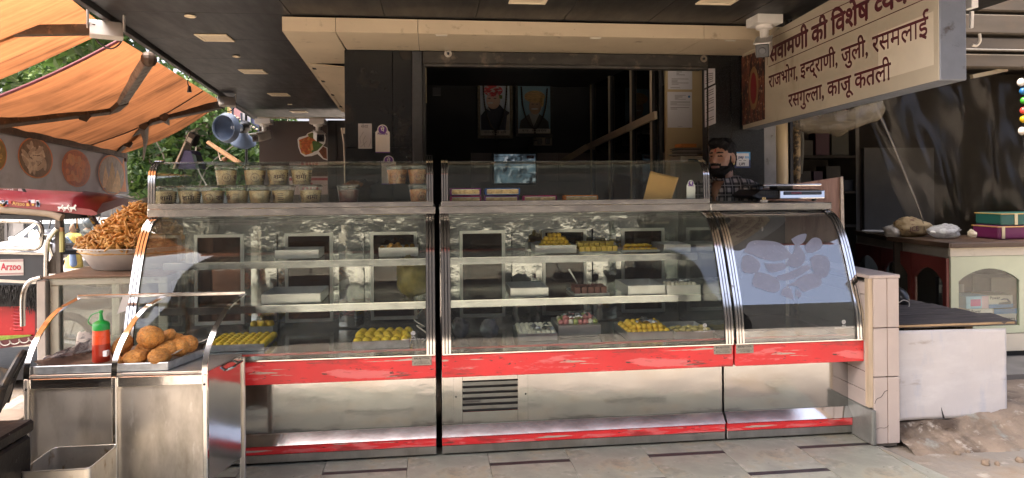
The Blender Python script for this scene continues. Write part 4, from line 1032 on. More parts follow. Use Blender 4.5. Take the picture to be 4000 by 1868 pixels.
# shaggy black mat, red louvred box, maroon front and skirt
mat_ = MB().box(-5.0, S(140, 1150).x, RY-.02, RY+.4, S(60, 1196).z, S(60, 1112).z).build('mat_base', blk, ric)
fz = MB(); rr = random.Random(4)
for _ in range(900):
    px = rr.uniform(-20, 168); p = S(px, rr.uniform(1112, 1165 + (30 if px > 90 else 5)), RY-.022); L = rr.uniform(.03, .09)
    q = p + Vector((rr.uniform(-.03, .03), rr.uniform(-.05, -.01), -L)); fz.tube([p, lerp(p, q, .5) + Vector((0, -.015, .01)), q], [.0035, .003, .001], 3)
fo = fz.build('shaggy_fringe', M('charcoal_shag', (.035, .035, .034), .9, 0, var=.5, vs=20), mat_); fo['kind'] = 'stuff'
MB().box(-5.2, S(134, 1250).x, RY+.03, RY+.5, S(60, 1330).z, S(60, 1190).z).build('red_box', redbody, ric, bev=.012)
rb = ric.children[-1]
for k in range(7):
    a, b = S(54, 1207 + k*13.3, RY+.028), S(86, 1208 + k*13.3, RY+.028); MB().tube([a, b], .011, 8).build('louvre', redbody, rb, smooth=True)
MB().prism([S(136, 1205), S(205, 1200), S(205, 1330), S(136, 1320)], (0, .05, 0)).build('front_skirt', M('dark_maroon', (.085, .014, .018), .4), ric)
fs = ric.children[-1]
c0 = S(172, 1245, RY-.003); ring = [(c0.x + .06*math.cos(i*.35), c0.y, c0.z + .055*math.sin(i*.35)) for i in range(18)]
MB().prism(ring, (0, .002, 0)).build('round_sticker', M('brick_print', (.36, .08, .05), .5), fs)
t = MB(); lettering(t, 'SR', c0 + Vector((0, -.002, -.022)), (1,0,0), (0,0,1), .062, align='C', bold=.02); t.build('lettering', white, fs)
for k, (px, py) in enumerate(((152, 1285), (165, 1280), (160, 1208), (172, 1203), (176, 1288))): 
    p = S(px, py, RY-.002); MB().obox(p, (.035, .002, .03), Matrix.Rotation(.5+k, 3, 'Y')).build('print_square', sq[k % 4], fs)
MB().box(-5.0, S(118, 1320).x, RY+.0, RY+.45, S(60, 1328).z, S(60, 1312).z).build('floor_turf', M('green_turf', (.22, .30, .05), .9, 0, var=.3, vs=60, bump=1, bs=200), ric)
sk0, sk1 = S(0, 1362, RY-.01), S(190, 1335, RY-.01)
MB().prism([sk0, sk1, sk1 + Vector((0, 0, .075)), sk0 + Vector((0, 0, .075))], (0, .02, 0)).build('lower_skirt', M('dark_maroon', (.085, .014, .018), .4), ric)
lsk = ric.children[-1]
for k in range(5):
    c = lerp(sk0, sk1, (k+.6)/5.2) + Vector((0, -.003, .06)); w = .045
    MB().tube([c + Vector((w*math.cos(a_), 0, -.038*math.sin(a_))) for a_ in [math.pi*i/8 for i in range(9)]], .006, 5).build('scallop_print', M('silver_print', (.45, .42, .38), .5), lsk)
for X in (-5.2, -3.55):
    for Y in (RY+.1, RY+.9):
        w = MB().lathe([(.10, -.05), (.22, -.055), (.24, -.03), (.24, .03), (.22, .055), (.10, .05)], (X, Y, -.75+.24), 22, Matrix.Rotation(RAD(90), 3, 'X')).build('wheel', M('tyre_rubber', (.018, .018, .018), .8), ric, smooth=True)
        MB().cyl((X, Y-.04, -.51), (X, Y+.04, -.51), .11, 14).build('rim', steel_dull, w)
MB().box(-5.6, -3.5, RY+.05, RY+.95, -.45, -.33).build('chassis', blk, ric)
# windscreen
wx = S(300, 900, RY+.5).x
def WS(px, py): return at(px, py, Y=RY+.62)
MB().prism([WS(240, 846), WS(352, 842), WS(412, 930), WS(395, 978), WS(245, 976)], (0, .006, 0)).build('windscreen', glass, ric)
wsn = ric.children[-1]
MB().prism([WS(245, 950), WS(402, 950), WS(395, 976), WS(245, 976)], (0, -.003, 0)).build('windscreen_band', M('pale_band', (.45, .43, .41), .5), wsn)
t = MB(); a = WS(338, 968) + Vector((0, -.006, 0)); lettering(t, 'Motors', a, (-1, 0, 0), (0, 0, 1), .07, width=.20, bold=.02); t.build('lettering', M('grey_print', (.16, .15, .15), .6), wsn)
MB().bar(WS(352, 838), WS(414, 935), .05, .04).build('screen_pillar', M('striped_tape', (.05, .03, .03), .5, 0, patches=(((.55, .33, .03), 14, .58, .02),)), ric)
MB().bar(WS(240, 848), WS(250, 985), .03, .03).build('screen_pillar', blk, ric); MB().bar(WS(240, 846), WS(354, 842), .03, .05).build('screen_header', blk, ric)
for k in range(9):
    a = WS(244 + k*11, 849); MB().tube([a, a - Vector((0, 0, .03))], [.012, .003], 5).build('tassel', blk, ric)
MB().prism([WS(298, 846), WS(304, 846), WS(304, 893), WS(299, 893)], (0, -.004, 0)).build('orange_ribbon', M('ribbon', (.72, .30, .03), .6), ric)
MB().bar(WS(330, 985), WS(255, 985), .1, .04).build('dash', blk, ric)
c = S(136, 919, RY-.05); mr = MB().lathe([(.0, .0), (.052, .0), (.055, .006), (.05, .012), (0, .012)], c, 20, Matrix.Rotation(RAD(95), 3, 'X'), caps=False).build('wing_mirror', M('mirror', (.75, .77, .78), .04, 1.0), ric, smooth=True)
MB().tube([S(158, 916), S(200, 920)], .012, 6).build('mirror_arm', tub, ric)
MB().tube([S(242, 905), S(242, 985)], .022, 8).build('yellow_tube', M('olive_plastic', (.42, .40, .16), .5), ric); MB().tube([S(241, 888), S(241, 905)], .018, 8).build('tube_cap', M('amber_cap', (.42, .22, .10), .5), ric)
# ---------------------------------------------------------------- motorcycles
def motorcycle(label, org, rz, tank, s=1.0):
    t = thing('motorcycle', label, 'motorcycle', org, rz, group='motorcycles parked behind the rickshaw'); T = world_of(t)
    def B(mb, name, m, par=t, **k): mb.v = [T @ (Vector(v) * s) for v in mb.v]; return mb.build(name, m, par, **k)
    for x in (-.62, .62):
        w = B(MB().tube([(x + .27*math.cos(a), 0, .3 + .27*math.sin(a)) for a in [2*math.pi*i/22 for i in range(22)]], .045, 8, closed=True), 'wheel', MATS['tyre_rubber'], smooth=True)
        B(MB().cyl((x, -.05, .3), (x, .05, .3), .07, 12), 'hub', steel_dull, w)
        sp_ = MB()
        for i in range(10): a = 2*math.pi*i/10; sp_.tube([(x, 0, .3), (x + .24*math.cos(a), 0, .3 + .24*math.sin(a))], .006, 4)
        B(sp_, 'spokes', steel_dull, w)
    B(MB().ball((.12, 0, .78), (.27, .13, .13), 16, 10), 'fuel_tank', tank, smooth=True)
    B(MB().tube(crom([(-.12, 0, .78), (-.35, 0, .76), (-.62, 0, .80), (-.78, 0, .84)], 3), [.10, .12, .12, .13, .13, .13, .12, .12, .10, .06], 10), 'seat', blackpl, smooth=True)
    B(MB().box(-.15, .25, -.10, .10, .30, .62), 'engine', M('engine_grey', (.10, .10, .10), .45, .6, bump=.6, bs=30), bev=.03)
    B(MB().tube([(.62, -.07, .3), (.45, -.07, .95)], .025, 8).tube([(.62, .07, .3), (.45, .07, .95)], .025, 8), 'front_fork', tub)
    B(MB().tube(crom([(.34, -.36, 1.02), (.40, -.2, 1.03), (.45, 0, .98), (.40, .2, 1.03), (.34, .36, 1.02)], 4), .016, 8), 'handlebar', blackpl, smooth=True)
    B(MB().ball((.54, 0, .90), (.10, .12, .13), 14, 10), 'headlamp', M('silver_cowl', (.40, .41, .45), .28, .5), smooth=True)
    B(MB().ball((.42, 0, 1.06), (.08, .13, .05), 12, 8), 'instrument_cowl', M('silver_cowl', (.40, .41, .45), .28, .5), smooth=True)
    for y in (-.3, .3):
        m_ = B(MB().ball((.42, y*1.15, 1.26), (.015, .07, .045), 12, 8), 'mirror', blackpl, smooth=True); B(MB().tube([(.38, y*.9, 1.03), (.42, y*1.15, 1.23)], .008, 6), 'mirror_stalk', blackpl, m_)
    B(MB().tube(crom([(-.1, -.12, .34), (-.4, -.15, .30), (-.85, -.16, .40)], 4), .04, 8), 'exhaust', tub, smooth=True)
    B(MB().bar((-.5, 0, .72), (-.9, 0, .62), .16, .05), 'rear_mudguard', blackpl)
    return t
p = at(95, 960, d=10.5); motorcycle('silver cowled motorcycle seen through the rickshaw frame', (p.x - .35, p.y, -.88), RAD(20), MATS['silver_cowl'] if 'silver_cowl' in MATS else M('silver_cowl', (.40, .41, .45), .28, .5), 1.45)
p = at(285, 1040, d=7.6); motorcycle('black seated motorcycle between rickshaw and snack basin', (p.x + .30, p.y + .55, -.80), RAD(-8), M('black_gloss', (.012, .012, .012), .15, coat=.5), 1.1)
# ---------------------------------------------------------------- white cars
def car(label, org, rz, s=1.0):
    t = thing('white_car', label, 'car', org, rz, group='white cars in the side street'); T = world_of(t)
    def B(mb, name, m, par=t, **k): mb.v = [T @ (Vector(v) * s) for v in mb.v]; return mb.build(name, m, par, **k)
    wp = M('white_car_paint', (.74, .74, .76), .25, 0, var=.03, coat=.6)
    low = [(-1.95,.35),(-2.0,.62),(-1.9,.86),(-1.1,.95),(.95,.95),(1.75,.84),(1.98,.66),(1.98,.35),(1.6,.26),(-1.6,.26)]
    B(MB().loft([[(x*.99, y*.78, z*1.0) for x, z in low] if abs(y) < .8 else [(x, y, z) for x, z in low] for y in (-.83, -.75, .75, .83)]), 'body', wp, smooth=True, bev=.05, seg=2)
    cab = [(-1.55,.94),(-1.25,1.38),(-.9,1.47),(.25,1.47),(.55,1.40),(1.15,.94)]
    B(MB().loft([[(x, -.70 + (.10 if z > 1.2 else 0), z) for x, z in cab], [(x, .70 - (.10 if z > 1.2 else 0), z) for x, z in cab]]), 'cabin', wp, bev=.04, seg=2)
    for y in (-1, 1):
        for (x0_, x1_, a0, a1) in ((-1.28, -.45, .16, 0), (-.38, .80, 0, .34)):
            B(MB().prism([(x0_, y*.715, 1.0), (x1_, y*.715, 1.0), (x1_ - a1, y*.645, 1.36), (x0_ + a0, y*.645, 1.36)], (0, y*.006, 0)), 'side_window', M('car_glass', (.03, .035, .04), .06), t)
        for x in (-1.25, 1.25):
            w = B(MB().lathe([(.18, -.1), (.30, -.1), (.33, -.06), (.33, .06), (.30, .1), (.18, .1)], (x, y*.76, .33), 20, Matrix.Rotation(RAD(90), 3, 'X')), 'wheel', MATS['tyre_rubber'], smooth=True)
            B(MB().cyl((x, y*.76-.105, .33), (x, y*.76+.105, .33), .18, 14), 'rim', steel_dull, w)
        B(MB().ball((.95, y*.88, 1.0), (.07, .09, .06), 10, 8), 'door_mirror', wp, smooth=True)
        B(MB().ball((1.90, y*.6, .70), (.10, .18, .08), 10, 8), 'headlight', M('lamp_clear', (.6, .6, .62), .1), smooth=True)
    B(MB().prism([(.60, -.58, 1.375), (1.13, -.66, .965), (1.13, .66, .965), (.60, .58, 1.375)], (.012, 0, .012)), 'windscreen', MATS['car_glass'])
    return t
p = at(200, 900, d=18.6); car('white hatchback parked across the side street behind the rickshaw', (p.x + .2, p.y + .6, SZ0), RAD(176), 1.05)
p = at(455, 900, d=20.5); car('white car partly hidden behind the snack heap and trunk', (p.x + .3, p.y + .3, SZ0), RAD(178), .98)
# ---------------------------------------------------------------- passers-by
p = at(288, 930, d=16.6); pw = thing('person', 'person in a yellow top with folded arms seen through the rickshaw windscreen', 'person', (p.x, p.y, SZ0), RAD(-20), group='people in the side street')
H_ = 1.52; k = H_ / 1.65
torso = [('c', (0, 0, .92*k), (0, 0, 1.28*k), .15, .14), ('c', (-.14, 0, 1.32*k), (.14, 0, 1.32*k), .075, .075), ('c', (-.19, 0, 1.30*k), (-.22, -.05, 1.05*k), .06, .055), ('c', (.19, 0, 1.30*k), (.22, -.05, 1.05*k), .06, .055),
         ('c', (-.22, -.05, 1.05*k), (.08, -.20, 1.08*k), .05, .045), ('c', (.22, -.05, 1.05*k), (-.08, -.19, 1.12*k), .05, .045), ('c', (0, 0, .95*k), (0, 0, .50*k), .16, .20)]
bd = [('e', (0, -.01, 1.52*k), (.075, .092, .115)), ('c', (0, 0, 1.36*k), (0, 0, 1.45*k), .05, .048), ('c', (0, 0, .9*k), (0, 0, 1.3*k), .12, .11), ('c', (-.07, 0, .9*k), (-.08, 0, .06), .09, .05), ('c', (.07, 0, .9*k), (.08, 0, .06), .09, .05),
      ('c', (-.08, 0, .04), (-.09, -.14, .03), .04, .03), ('c', (.08, 0, .04), (.09, -.14, .03), .04, .03), ('c', (.07, -.21, 1.08*k), (.14, -.20, 1.10*k), .03, .035), ('c', (-.07, -.20, 1.12*k), (-.15, -.19, 1.13*k), .03, .035), ('e', (0, -.105, 1.50*k), (.014, .02, .02))]
Tw = (p.x, p.y, SZ0)
place(fuse(bd, .014, 2), Tw, RAD(-20)).build('body', skin, pw, smooth='all')
place(fuse(torso, .014, 2), Tw, RAD(-20)).build('yellow_top', M('yellow_cotton', (.66, .47, .12), .8, 0, var=.2, vs=12), pw, smooth='all')
place(fuse([('e', (0, .03, 1.55*k), (.088, .095, .105)), ('e', (0, .12, 1.46*k), (.05, .05, .09))], .014, 2), Tw, RAD(-20)).build('hair', hairm, pw, smooth='all')
place(fuse([('c', (-.05, -.125, 1.28*k), (.10, -.15, 1.05*k), .05, .06), ('c', (.1, -.15, 1.05*k), (.12, -.13, .6*k), .06, .08)], .014, 2), Tw, RAD(-20)).build('blue_scarf', M('blue_scarf', (.13, .19, .32), .8), pw, smooth='all')
p = at(330, 930, d=16.9); Tr = (p.x, p.y, SZ0); pr_ = thing('person', 'rider in dark helmet with black backpack and checked sleeve', 'person', Tr, RAD(70), group='people in the side street')
bd = [('c', (0, 0, .85), (0, -.10, 1.25), .14, .15), ('c', (-.15, -.08, 1.28), (.15, -.08, 1.28), .07, .07), ('c', (-.2, -.1, 1.26), (-.24, -.30, 1.06), .06, .05), ('c', (.2, -.1, 1.26), (.24, -.30, 1.06), .06, .05), ('c', (-.24, -.3, 1.06), (-.24, -.58, 1.0), .048, .036), ('c', (.24, -.3, 1.06), (.24, -.58, 1.0), .048, .036),
      ('c', (-.1, 0, .82), (-.16, -.42, .72), .09, .07), ('c', (.1, 0, .82), (.16, -.42, .72), .09, .07), ('c', (-.16, -.42, .72), (-.16, -.35, .10), .065, .045), ('c', (.16, -.42, .72), (.16, -.35, .10), .065, .045), ('c', (-.16, -.35, .06), (-.16, -.5, .05), .045, .035), ('c', (.16, -.35, .06), (.16, -.5, .05), .045, .035), ('c', (0, -.1, 1.3), (0, -.12, 1.42), .055, .05), ('e', (0, -.13, 1.5), (.08, .1, .115))]
mb = paint(fuse(bd, .015, 2), lambda c: 0 if c.z > .95 and c.z < 1.36 else (2 if c.z >= 1.36 else 1))
place(mb, Tr, RAD(70)).build('body', [M('grey_check_shirt', (.28, .27, .25), .8, 0, var=.4, vs=30), jeans, skin], pr_, smooth='all')
hm = place(fuse([('e', (0, -.13, 1.53), (.13, .155, .14))], .015, 1), Tr, RAD(70)).build('helmet', M('grey_blue_helmet', (.06, .08, .11), .25, 0, coat=.4), pr_, smooth='all')
place(fuse([('c', (0, .10, 1.0), (0, .06, 1.22), .13, .12)], .015, 2), Tr, RAD(70)).build('backpack', M('black_bag_cloth', (.02, .02, .024), .8), pr_, smooth='all')
q = at(345, 985, d=17.0); motorcycle('dark motorcycle under the helmeted rider', (q.x, q.y+.02, SZ0), RAD(-20), MATS['black_gloss'], 1.0)
# ================================================================ fried snack cart in front of the left counter
CT = .60
FL, FR, BR, BL = Vector((-1.625, 2.955, 0)), Vector((-.932, 2.93, 0)), Vector((-.862, 3.205, 0)), Vector((-1.57, 3.25, 0))
cart = thing('snack_cart', 'low stainless steel snack cart with curved guard rails', 'cart', (-1.25, 3.08, 0))
up = lambda v, z: Vector((v.x, v.y, z))
MB().prism([up(FL, CT-.012), up(FR, CT-.012), up(BR, CT-.012), up(BL, CT-.012)], (0, 0, .012)).build('top_sheet', steel_old, cart, bev=.002)
MID = lerp(FL, FR, .487)
fn_ = (FR - FL).cross(Vector((0, 0, 1))).normalized()
for a, b in ((FL, MID), (MID, FR)):
    a2, b2 = lerp(a, b, .012), lerp(a, b, .985)
    MB().sheet(lambda u, v: lerp(up(a2, .13), up(b2, .13), u) + Vector((0, 0, .418*v)) - fn_*(.004 - .003*math.sin(math.pi*u)*math.sin(math.pi*v)), 10, 8, .003).build('front_sheet', steel_old, cart, smooth=True)
MB().bar(up(FL, CT-.033) + fn_*.004, up(FR, CT-.033) + fn_*.004, .012, .040).build('top_rail', steel, cart, bev=.002)
MB().bar(up(FL, .125), up(FR, .125), .02, .03).build('bottom_rail', steel_old, cart)
for v, m in ((FL, steel_old), (MID, steel), (FR, steel)):
    MB().bar(up(v, 0) + fn_*.006, up(v, CT-.010) + fn_*.006, .018, .026, (0, 1, 0)).build('upright', m, cart, bev=.003)
for v in (BL, BR): MB().bar(up(v, 0), up(v, CT-.013), .022, .022, (0, 1, 0)).build('rear_leg', steel_old, cart, bev=.003)
sn = (BR - FR).cross(Vector((0, 0, 1))).normalized()
a2, b2 = lerp(FR, BR, .05), lerp(FR, BR, .95)
MB().sheet(lambda u, v: lerp(up(a2, .14), up(b2, .14), u) + Vector((0, 0, .455*v)), 4, 4, .003).build('side_sheet', M('side_mirror_steel', (.60, .58, .55), .16, 1.0, var=.1, vs=4, bump=.1, bs=3, bdist=.02), cart, smooth=True)
MB().sheet(lambda u, v: lerp(up(BL, .14), up(FL, .14), u) + Vector((0, 0, .455*v)), 3, 3, .003).build('side_sheet', steel_old, cart)
h0 = lerp(FR, BR, .62); MB().tube(crom([up(lerp(FR, BR, .5), .565) + sn*.006, up(lerp(FR, BR, .55), .575) + sn*.03, up(lerp(FR, BR, .8), .582) + sn*.03, up(lerp(FR, BR, .86), .572) + sn*.006], 4), .006, 8).build('handle', tub, cart, smooth=True)
RZ, RYB = .862, 3.262
for k, (v, bx) in enumerate(((FL, -1.578), (MID, -1.215), (FR, -.868))):
    f = v + fn_ * .012
    pts = crom([up(f, CT-.075), up(f, CT), Vector((f.x + .004, f.y + .012, .672)), Vector((lerp(f.x, bx, .35), f.y + .070, .765)), Vector((lerp(f.x, bx, .7), f.y + .165, .832)), Vector((bx, RYB, RZ))], 5)
    loops = []
    for i, q in enumerate(pts):
        t = (pts[min(i+1, len(pts)-1)] - pts[max(i-1, 0)]).normalized(); n = Vector((1, 0, 0)).cross(t).normalized()
        loops.append([q + Vector((sx_*.011, 0, 0)) + n * sy_ for sx_, sy_ in ((-1, -.003), (1, -.003), (1, .003), (-1, .003))])
    MB().loft(loops).build('guard_strip', chrome, cart, smooth=True)
    MB().ball(up(f, CT-.05) + fn_*.008, .005, 8, 6).build('bolt', blk, cart)
MB().bar((-1.585, RYB, RZ+.006), (-.862, RYB, RZ+.006), .016, .016).build('guard_bar', steel, cart, bev=.002)
MB().sheet(lambda u, v: (-1.39 + .035*u - .02*v, RYB - .012 - .01*v, RZ + .004 - .075*v + .012*u), 2, 3, .001).build('tape_strip', M('clear_tape', (.66, .64, .60), .3, alpha=.8), cart)
# tray with newspaper
TRF = [at(134, 1452, Y=2.965).x, at(660, 1450, Y=2.965).x]
tr = thing('flat_tray', 'shallow galvanised tray lined with newspaper on the snack cart', 'tray', ((TRF[0]+TRF[1])/2, 3.07, CT))
tf = [Vector((TRF[0], 2.962, CT+.003)), Vector((TRF[1], 2.955, CT+.003)), Vector((TRF[1]+.075, 3.20, CT+.003)), Vector((TRF[0]+.04, 3.225, CT+.003))]
MB().prism(tf, (0, 0, .004)).build('tray_floor', galv, tr)
for a, b in zip(tf, tf[1:] + tf[:1]):
    MB().bar(a + Vector((0, 0, .015)), b + Vector((0, 0, .015)), .003, .030).build('tray_wall', galv, tr)
    MB().tube([a + Vector((0, 0, .030)), b + Vector((0, 0, .030))], .003, 6).build('tray_rim', galv, tr)
def newsprint():
    m, nt, out = nt_new('newsprint'); MATS['newsprint'] = m
    v = coords(nt, (1, 1, 1)); a = nz(nt, coords(nt, (26, 240, 240)), 1.0, 2); b = nz(nt, v, 16, 3); c = nz(nt, v, 7, 4)
    f = mth(nt, 'MULTIPLY', ramp(nt, a, .5, .56), ramp(nt, b, .42, .48), True)
    col = mixc(nt, mth(nt, 'MULTIPLY', f, .75), (.58, .54, .47), (.10, .09, .09)); col = mixc(nt, ramp(nt, c, .60, .66), col, (.34, .25, .17))
    p = nt.nodes.new('ShaderNodeBsdfPrincipled'); p.inputs['Roughness'].default_value = .8; nt.links.new(col, p.inputs[0]); nt.links.new(p.outputs[0], out.inputs[0]); return m
news = newsprint()
greasy = M('greasy_newsprint', (.125, .085, .062), .45, 0, var=.3, vs=12, patches=(((.30, .23, .17), 8, .62, .08), ((.55, .36, .14), 60, .72, .02)))
def newsf(u, v):
    p = lerp(lerp(tf[0], tf[1], u), lerp(tf[3], tf[2], u), v); n1 = noise.noise(p * 9)
    e = max(0, 1 - u * 9) + max(0, v - .86) * 6; ee = max(0, u - .95) * 14
    return p + Vector((-.0 * e, .012 * e * v, .010 + .008 * n1 + .042 * e * (1 + .5*noise.noise(p*14)) + .02 * ee))
MB().sheet(newsf, 40, 18, .0012).build('newspaper', [greasy], tr, smooth='all')
pa = at(205, 1395, Y=3.15); pb = at(330, 1345, Y=3.22); pc = at(300, 1330, Y=3.23)
MB().sheet(lambda u, v: lerp(at(150, 1430, Y=3.0), at(360, 1372, Y=3.22), u) + Vector((.012*noise.noise(Vector((u*6, v*3, 1))), .03*v, .045*v*(.6+.6*u) + .010*noise.noise(Vector((u*8, v*4, 0))))), 26, 8, .001).build('newspaper', news, tr, smooth='all')
MB().sheet(lambda u, v: lerp(at(290, 1372, Y=3.2), at(425, 1380, Y=3.21), u) + Vector((0, .03*v, (.085 if u < .5 else .05)*v*(1 - .7*abs(u-.22)) + .014*noise.noise(Vector((u*9, v*5, 4))))), 18, 8, .001).build('newspaper', news, tr, smooth='all')
MB().sheet(lambda u, v: lerp(at(670, 1412, Y=3.02), at(826, 1345, Y=3.22), u) + Vector((.02*v, .0, .02 + .022*v + .01*noise.noise(Vector((u*5, v*2, 7))))) + Vector((-.06*(1-v), 0, -.012*(1-v))), 16, 6, .001).build('newspaper', M('pale_newsprint', (.62, .59, .54), .8, 0, var=.1, vs=20), tr, smooth='all')
# kachoris
kam = M('fried_crust', (.64, .28, .055), .5, 0, var=.28, vs=3, patches=(((.34, .115, .02), 2.6, .58, .10), ((.66, .40, .14), 9, .62, .05), ((.76, .58, .32), 16, .67, .03), ((.34, .13, .03), 13, .68, .04)), bump=.55, bs=11, bdist=.06, rnd=.22)
def lump(seed, nu=54, nv=36):
    o = Vector((seed * 3.7, seed * 1.3, seed))
    return MB().ball((0, 0, 0), 1.0, nu, nv, fn=lambda p: 1 + .08*noise.noise(p*1.5 + o) + .05*noise.noise(p*4 + o) + .045*noise.noise(p*9 + o) + .03*noise.noise(p*17 + o)).mesh(kam, smooth='all')
kme = [lump(k) for k in range(5)]
kk = [(530, 1397, 2.995, .047, .042, .033, 0, 'front left fried kachori resting on the tray edge'), (622, 1394, 2.995, .051, .042, .034, .3, 'front right fried kachori beside the newspaper fold'),
      (566, 1366, 3.06, .042, .040, .034, .2, 'fried kachori tucked under the large top one'), (652, 1366, 3.055, .050, .044, .032, -.3, 'wide fried kachori behind the front right one'),
      (702, 1356, 3.085, .044, .040, .036, .4, 'dark crusted fried kachori on the right of the heap'), (736, 1342, 3.12, .042, .040, .035, 0, 'rightmost fried kachori of the heap'),
      (588, 1318, 3.055, .060, .052, .047, .1, 'largest fried kachori on top of the heap'), (478, 1352, 3.05, .036, .038, .052, .25, 'tall fried kachori leaning behind the middle guard strip'),
      (655, 1318, 3.13, .040, .040, .028, .2, 'dark fried kachori at the back of the heap'), (692, 1332, 3.13, .036, .036, .024, 0, 'small fried kachori half hidden at the back right'),
      (466, 1412, 2.99, .022, .02, .020, 0, 'pale broken kachori piece at the middle guard strip')]
for k, (px, py, y, rx, ry, rz_, rt_, lb) in enumerate(kk):
    p = at(px, py, Y=y); o = inst('fried_kachori', kme[k % 5], p, (rt_, .1*k, k*1.3 if rz_ < .05 else .2), (rx, ry, rz_), lb, 'kachori', 'fried kachoris on the cart tray')
# sauce bottle
bp = at(396, 1412, Y=3.02); bt = thing('sauce_bottle', 'red squeeze bottle of sauce with green nozzle cap', 'sauce bottle', (bp.x, 3.02, bp.z))
bp = Vector((bp.x, 3.02, bp.z)); h = .135
MB().lathe([(.0305, .0), (.0335, .004), (.0335, h*.56)], bp, 24).build('lower_bottle', M('dark_red_sauce', (.36, .028, .012), .3, 0, var=.08), bt, smooth=True)
MB().lathe([(.0335, h*.56), (.0325, h*.8), (.0305, h)], bp, 24).build('upper_bottle', M('orange_red_plastic', (.72, .075, .02), .28, 0, var=.05), bt, smooth=True)
gc = MB().lathe([(.0325, h-.002), (.0325, h+.020), (.0285, h+.027), (.018, h+.034), (.010, h+.038), (.0075, h+.046), (.0055, h+.066), (.0085, h+.068), (.0085, h+.074), (.004, h+.079)], bp, 24).build('nozzle_cap', M('green_plastic', (.015, .28, .045), .3), bt, smooth=True)
MB().tube(crom([bp + Vector((-.006, 0, h+.071)), bp + Vector((-.035, -.004, h+.060)), bp + Vector((-.048, -.004, h+.030)), bp + Vector((-.032, -.002, h+.012))], 5), .002, 6).build('cap_strap', MATS['green_plastic'], gc, smooth=True)
MB().box(bp.x+.022, bp.x+.037, 3.02-.036, 3.02-.012, bp.z+.028, bp.z+.050).build('sticker', paper, bt)
# square oil tin
q = [at(100, 1834, Z=.335), at(346, 1820, Z=.335), at(441, 1748, Z=.335), at(214, 1757, Z=.335)]
c0 = (q[0]+q[1]+q[2]+q[3]) / 4; ca = (q[1]-q[0]); ang = math.atan2(ca.y, ca.x); tw_ = .118
tin = thing('oil_tin', 'open square tin can standing at the foot of the cart', 'tin can', (c0.x, c0.y, 0), ang)
Tn = world_of(tin)
def rsq(s, z, r=.02, n=4):
    L = []
    for cx_, cy_, a0 in ((1, 1, 0), (-1, 1, 90), (-1, -1, 180), (1, -1, 270)):
        for i in range(n+1): a_ = RAD(a0 + 90*i/n); L.append(Tn @ Vector((cx_*(s-r) + r*math.cos(a_), cy_*(s-r) + r*math.sin(a_), z)))
    return L
tinm = M('tin_plate', (.62, .58, .50), .34, .8, var=.15, vs=10, patches=(((.34, .24, .12), 18, .68, .05, (1, 1, .5)),), rvar=.4)
MB().loft([rsq(tw_, z) for z in (0, .02, .024, .10, .105, .20, .205, .285, .29, .335)] + [rsq(tw_-.002, .335), rsq(tw_-.002, .004)], caps=True).build('tin_body', tinm, tin, smooth=True)
MB().tube(rsq(tw_, .335), .003, 6, closed=True).build('tin_rim', tinm, tin, smooth=True)
MB().prism([Tn @ Vector(v) for v in ((-.06, -tw_-.0012, .08), (.06, -tw_-.0012, .08), (.06, -tw_-.0012, .30), (-.06, -tw_-.0012, .30))], Tn.to_3x3() @ Vector((0, .001, 0))).build('green_label', M('green_label', (.02, .14, .05), .5), tin)
# iron wok on its stove
wc = Vector((-1.80, 2.36, .70)); wr_ = .40
wok = thing('iron_wok', 'black iron wok with looped handles at the lower left edge', 'wok', wc - Vector((0, 0, .24)))
ironm = M('sooty_iron', (.016, .014, .013), .48, .5, var=.4, vs=9, patches=(((.10, .06, .025), 8, .66, .06), ((.20, .19, .18), 20, .72, .03)), bump=.5, bs=40)
pr = [(wr_*math.sin(a_), wr_*.62*(1-math.cos(a_)) - .25) for a_ in [RAD(4 + 86*i/10) for i in range(11)]]
inner = [(r*.97, z + .012) for r, z in pr][::-1]
MB().lathe(pr + [(wr_*1.015, -.001)] + inner, wc, 40).build('bowl', ironm, wok, smooth=True)
for a_ in (RAD(18), RAD(198)):
    d = Vector((math.cos(a_), math.sin(a_), 0)); s_ = Vector((-d.y, d.x, 0)); b0 = wc + d * wr_ * .93
    MB().tube(crom([b0 + s_*.055 + Vector((0,0,-.08)), b0 + s_*.06 + d*.02, b0 + s_*.045 + d*.05 + Vector((0,0,.07)), b0 + d*.06 + Vector((0,0,.095)), b0 - s_*.045 + d*.05 + Vector((0,0,.07)), b0 - s_*.06 + d*.02, b0 - s_*.055 + Vector((0,0,-.08))], 5), .012, 8).build('loop_handle', ironm, wok, smooth=True)
bw_ = wc + Vector((.06, .02, -.10)); bo = MB().lathe([(.0, 0), (.12, .005), (.20, .055), (.205, .06), (.20, .062), (.12, .012), (0, .006)], bw_, 32, caps=False).build('steel_bowl', alu, smooth=True); tag(bo, 'bright aluminium plate lying inside the iron wok', 'plate')
sv = thing('wok_stove', 'sooty black stove box under the iron wok', 'stove', (-1.80, 2.36, 0))
MB().lathe([(.31, .06), (.33, .42), (.34, .50), (.30, .505), (.28, .40)], (-1.80, 2.36, 0), 28).build('stove_drum', ironm, sv, smooth=True)
MB().box(-2.15, -1.475, 2.05, 2.72, .455, .50).build('stove_top', ironm, sv, bev=.008); MB().box(-1.62, -1.475, 2.08, 2.70, .04, .45).build('stove_side', ironm, sv, bev=.01)
for x, y in ((-2.12, 2.08), (-1.50, 2.08), (-2.12, 2.68), (-1.50, 2.68)): MB().cyl((x, y, 0), (x, y, .46), .018, 8).build('stove_leg', ironm, sv)
crate = thing('slatted_crate', 'pale wooden slat crate glimpsed behind the stove', 'crate', (-1.95, 3.1, 0))
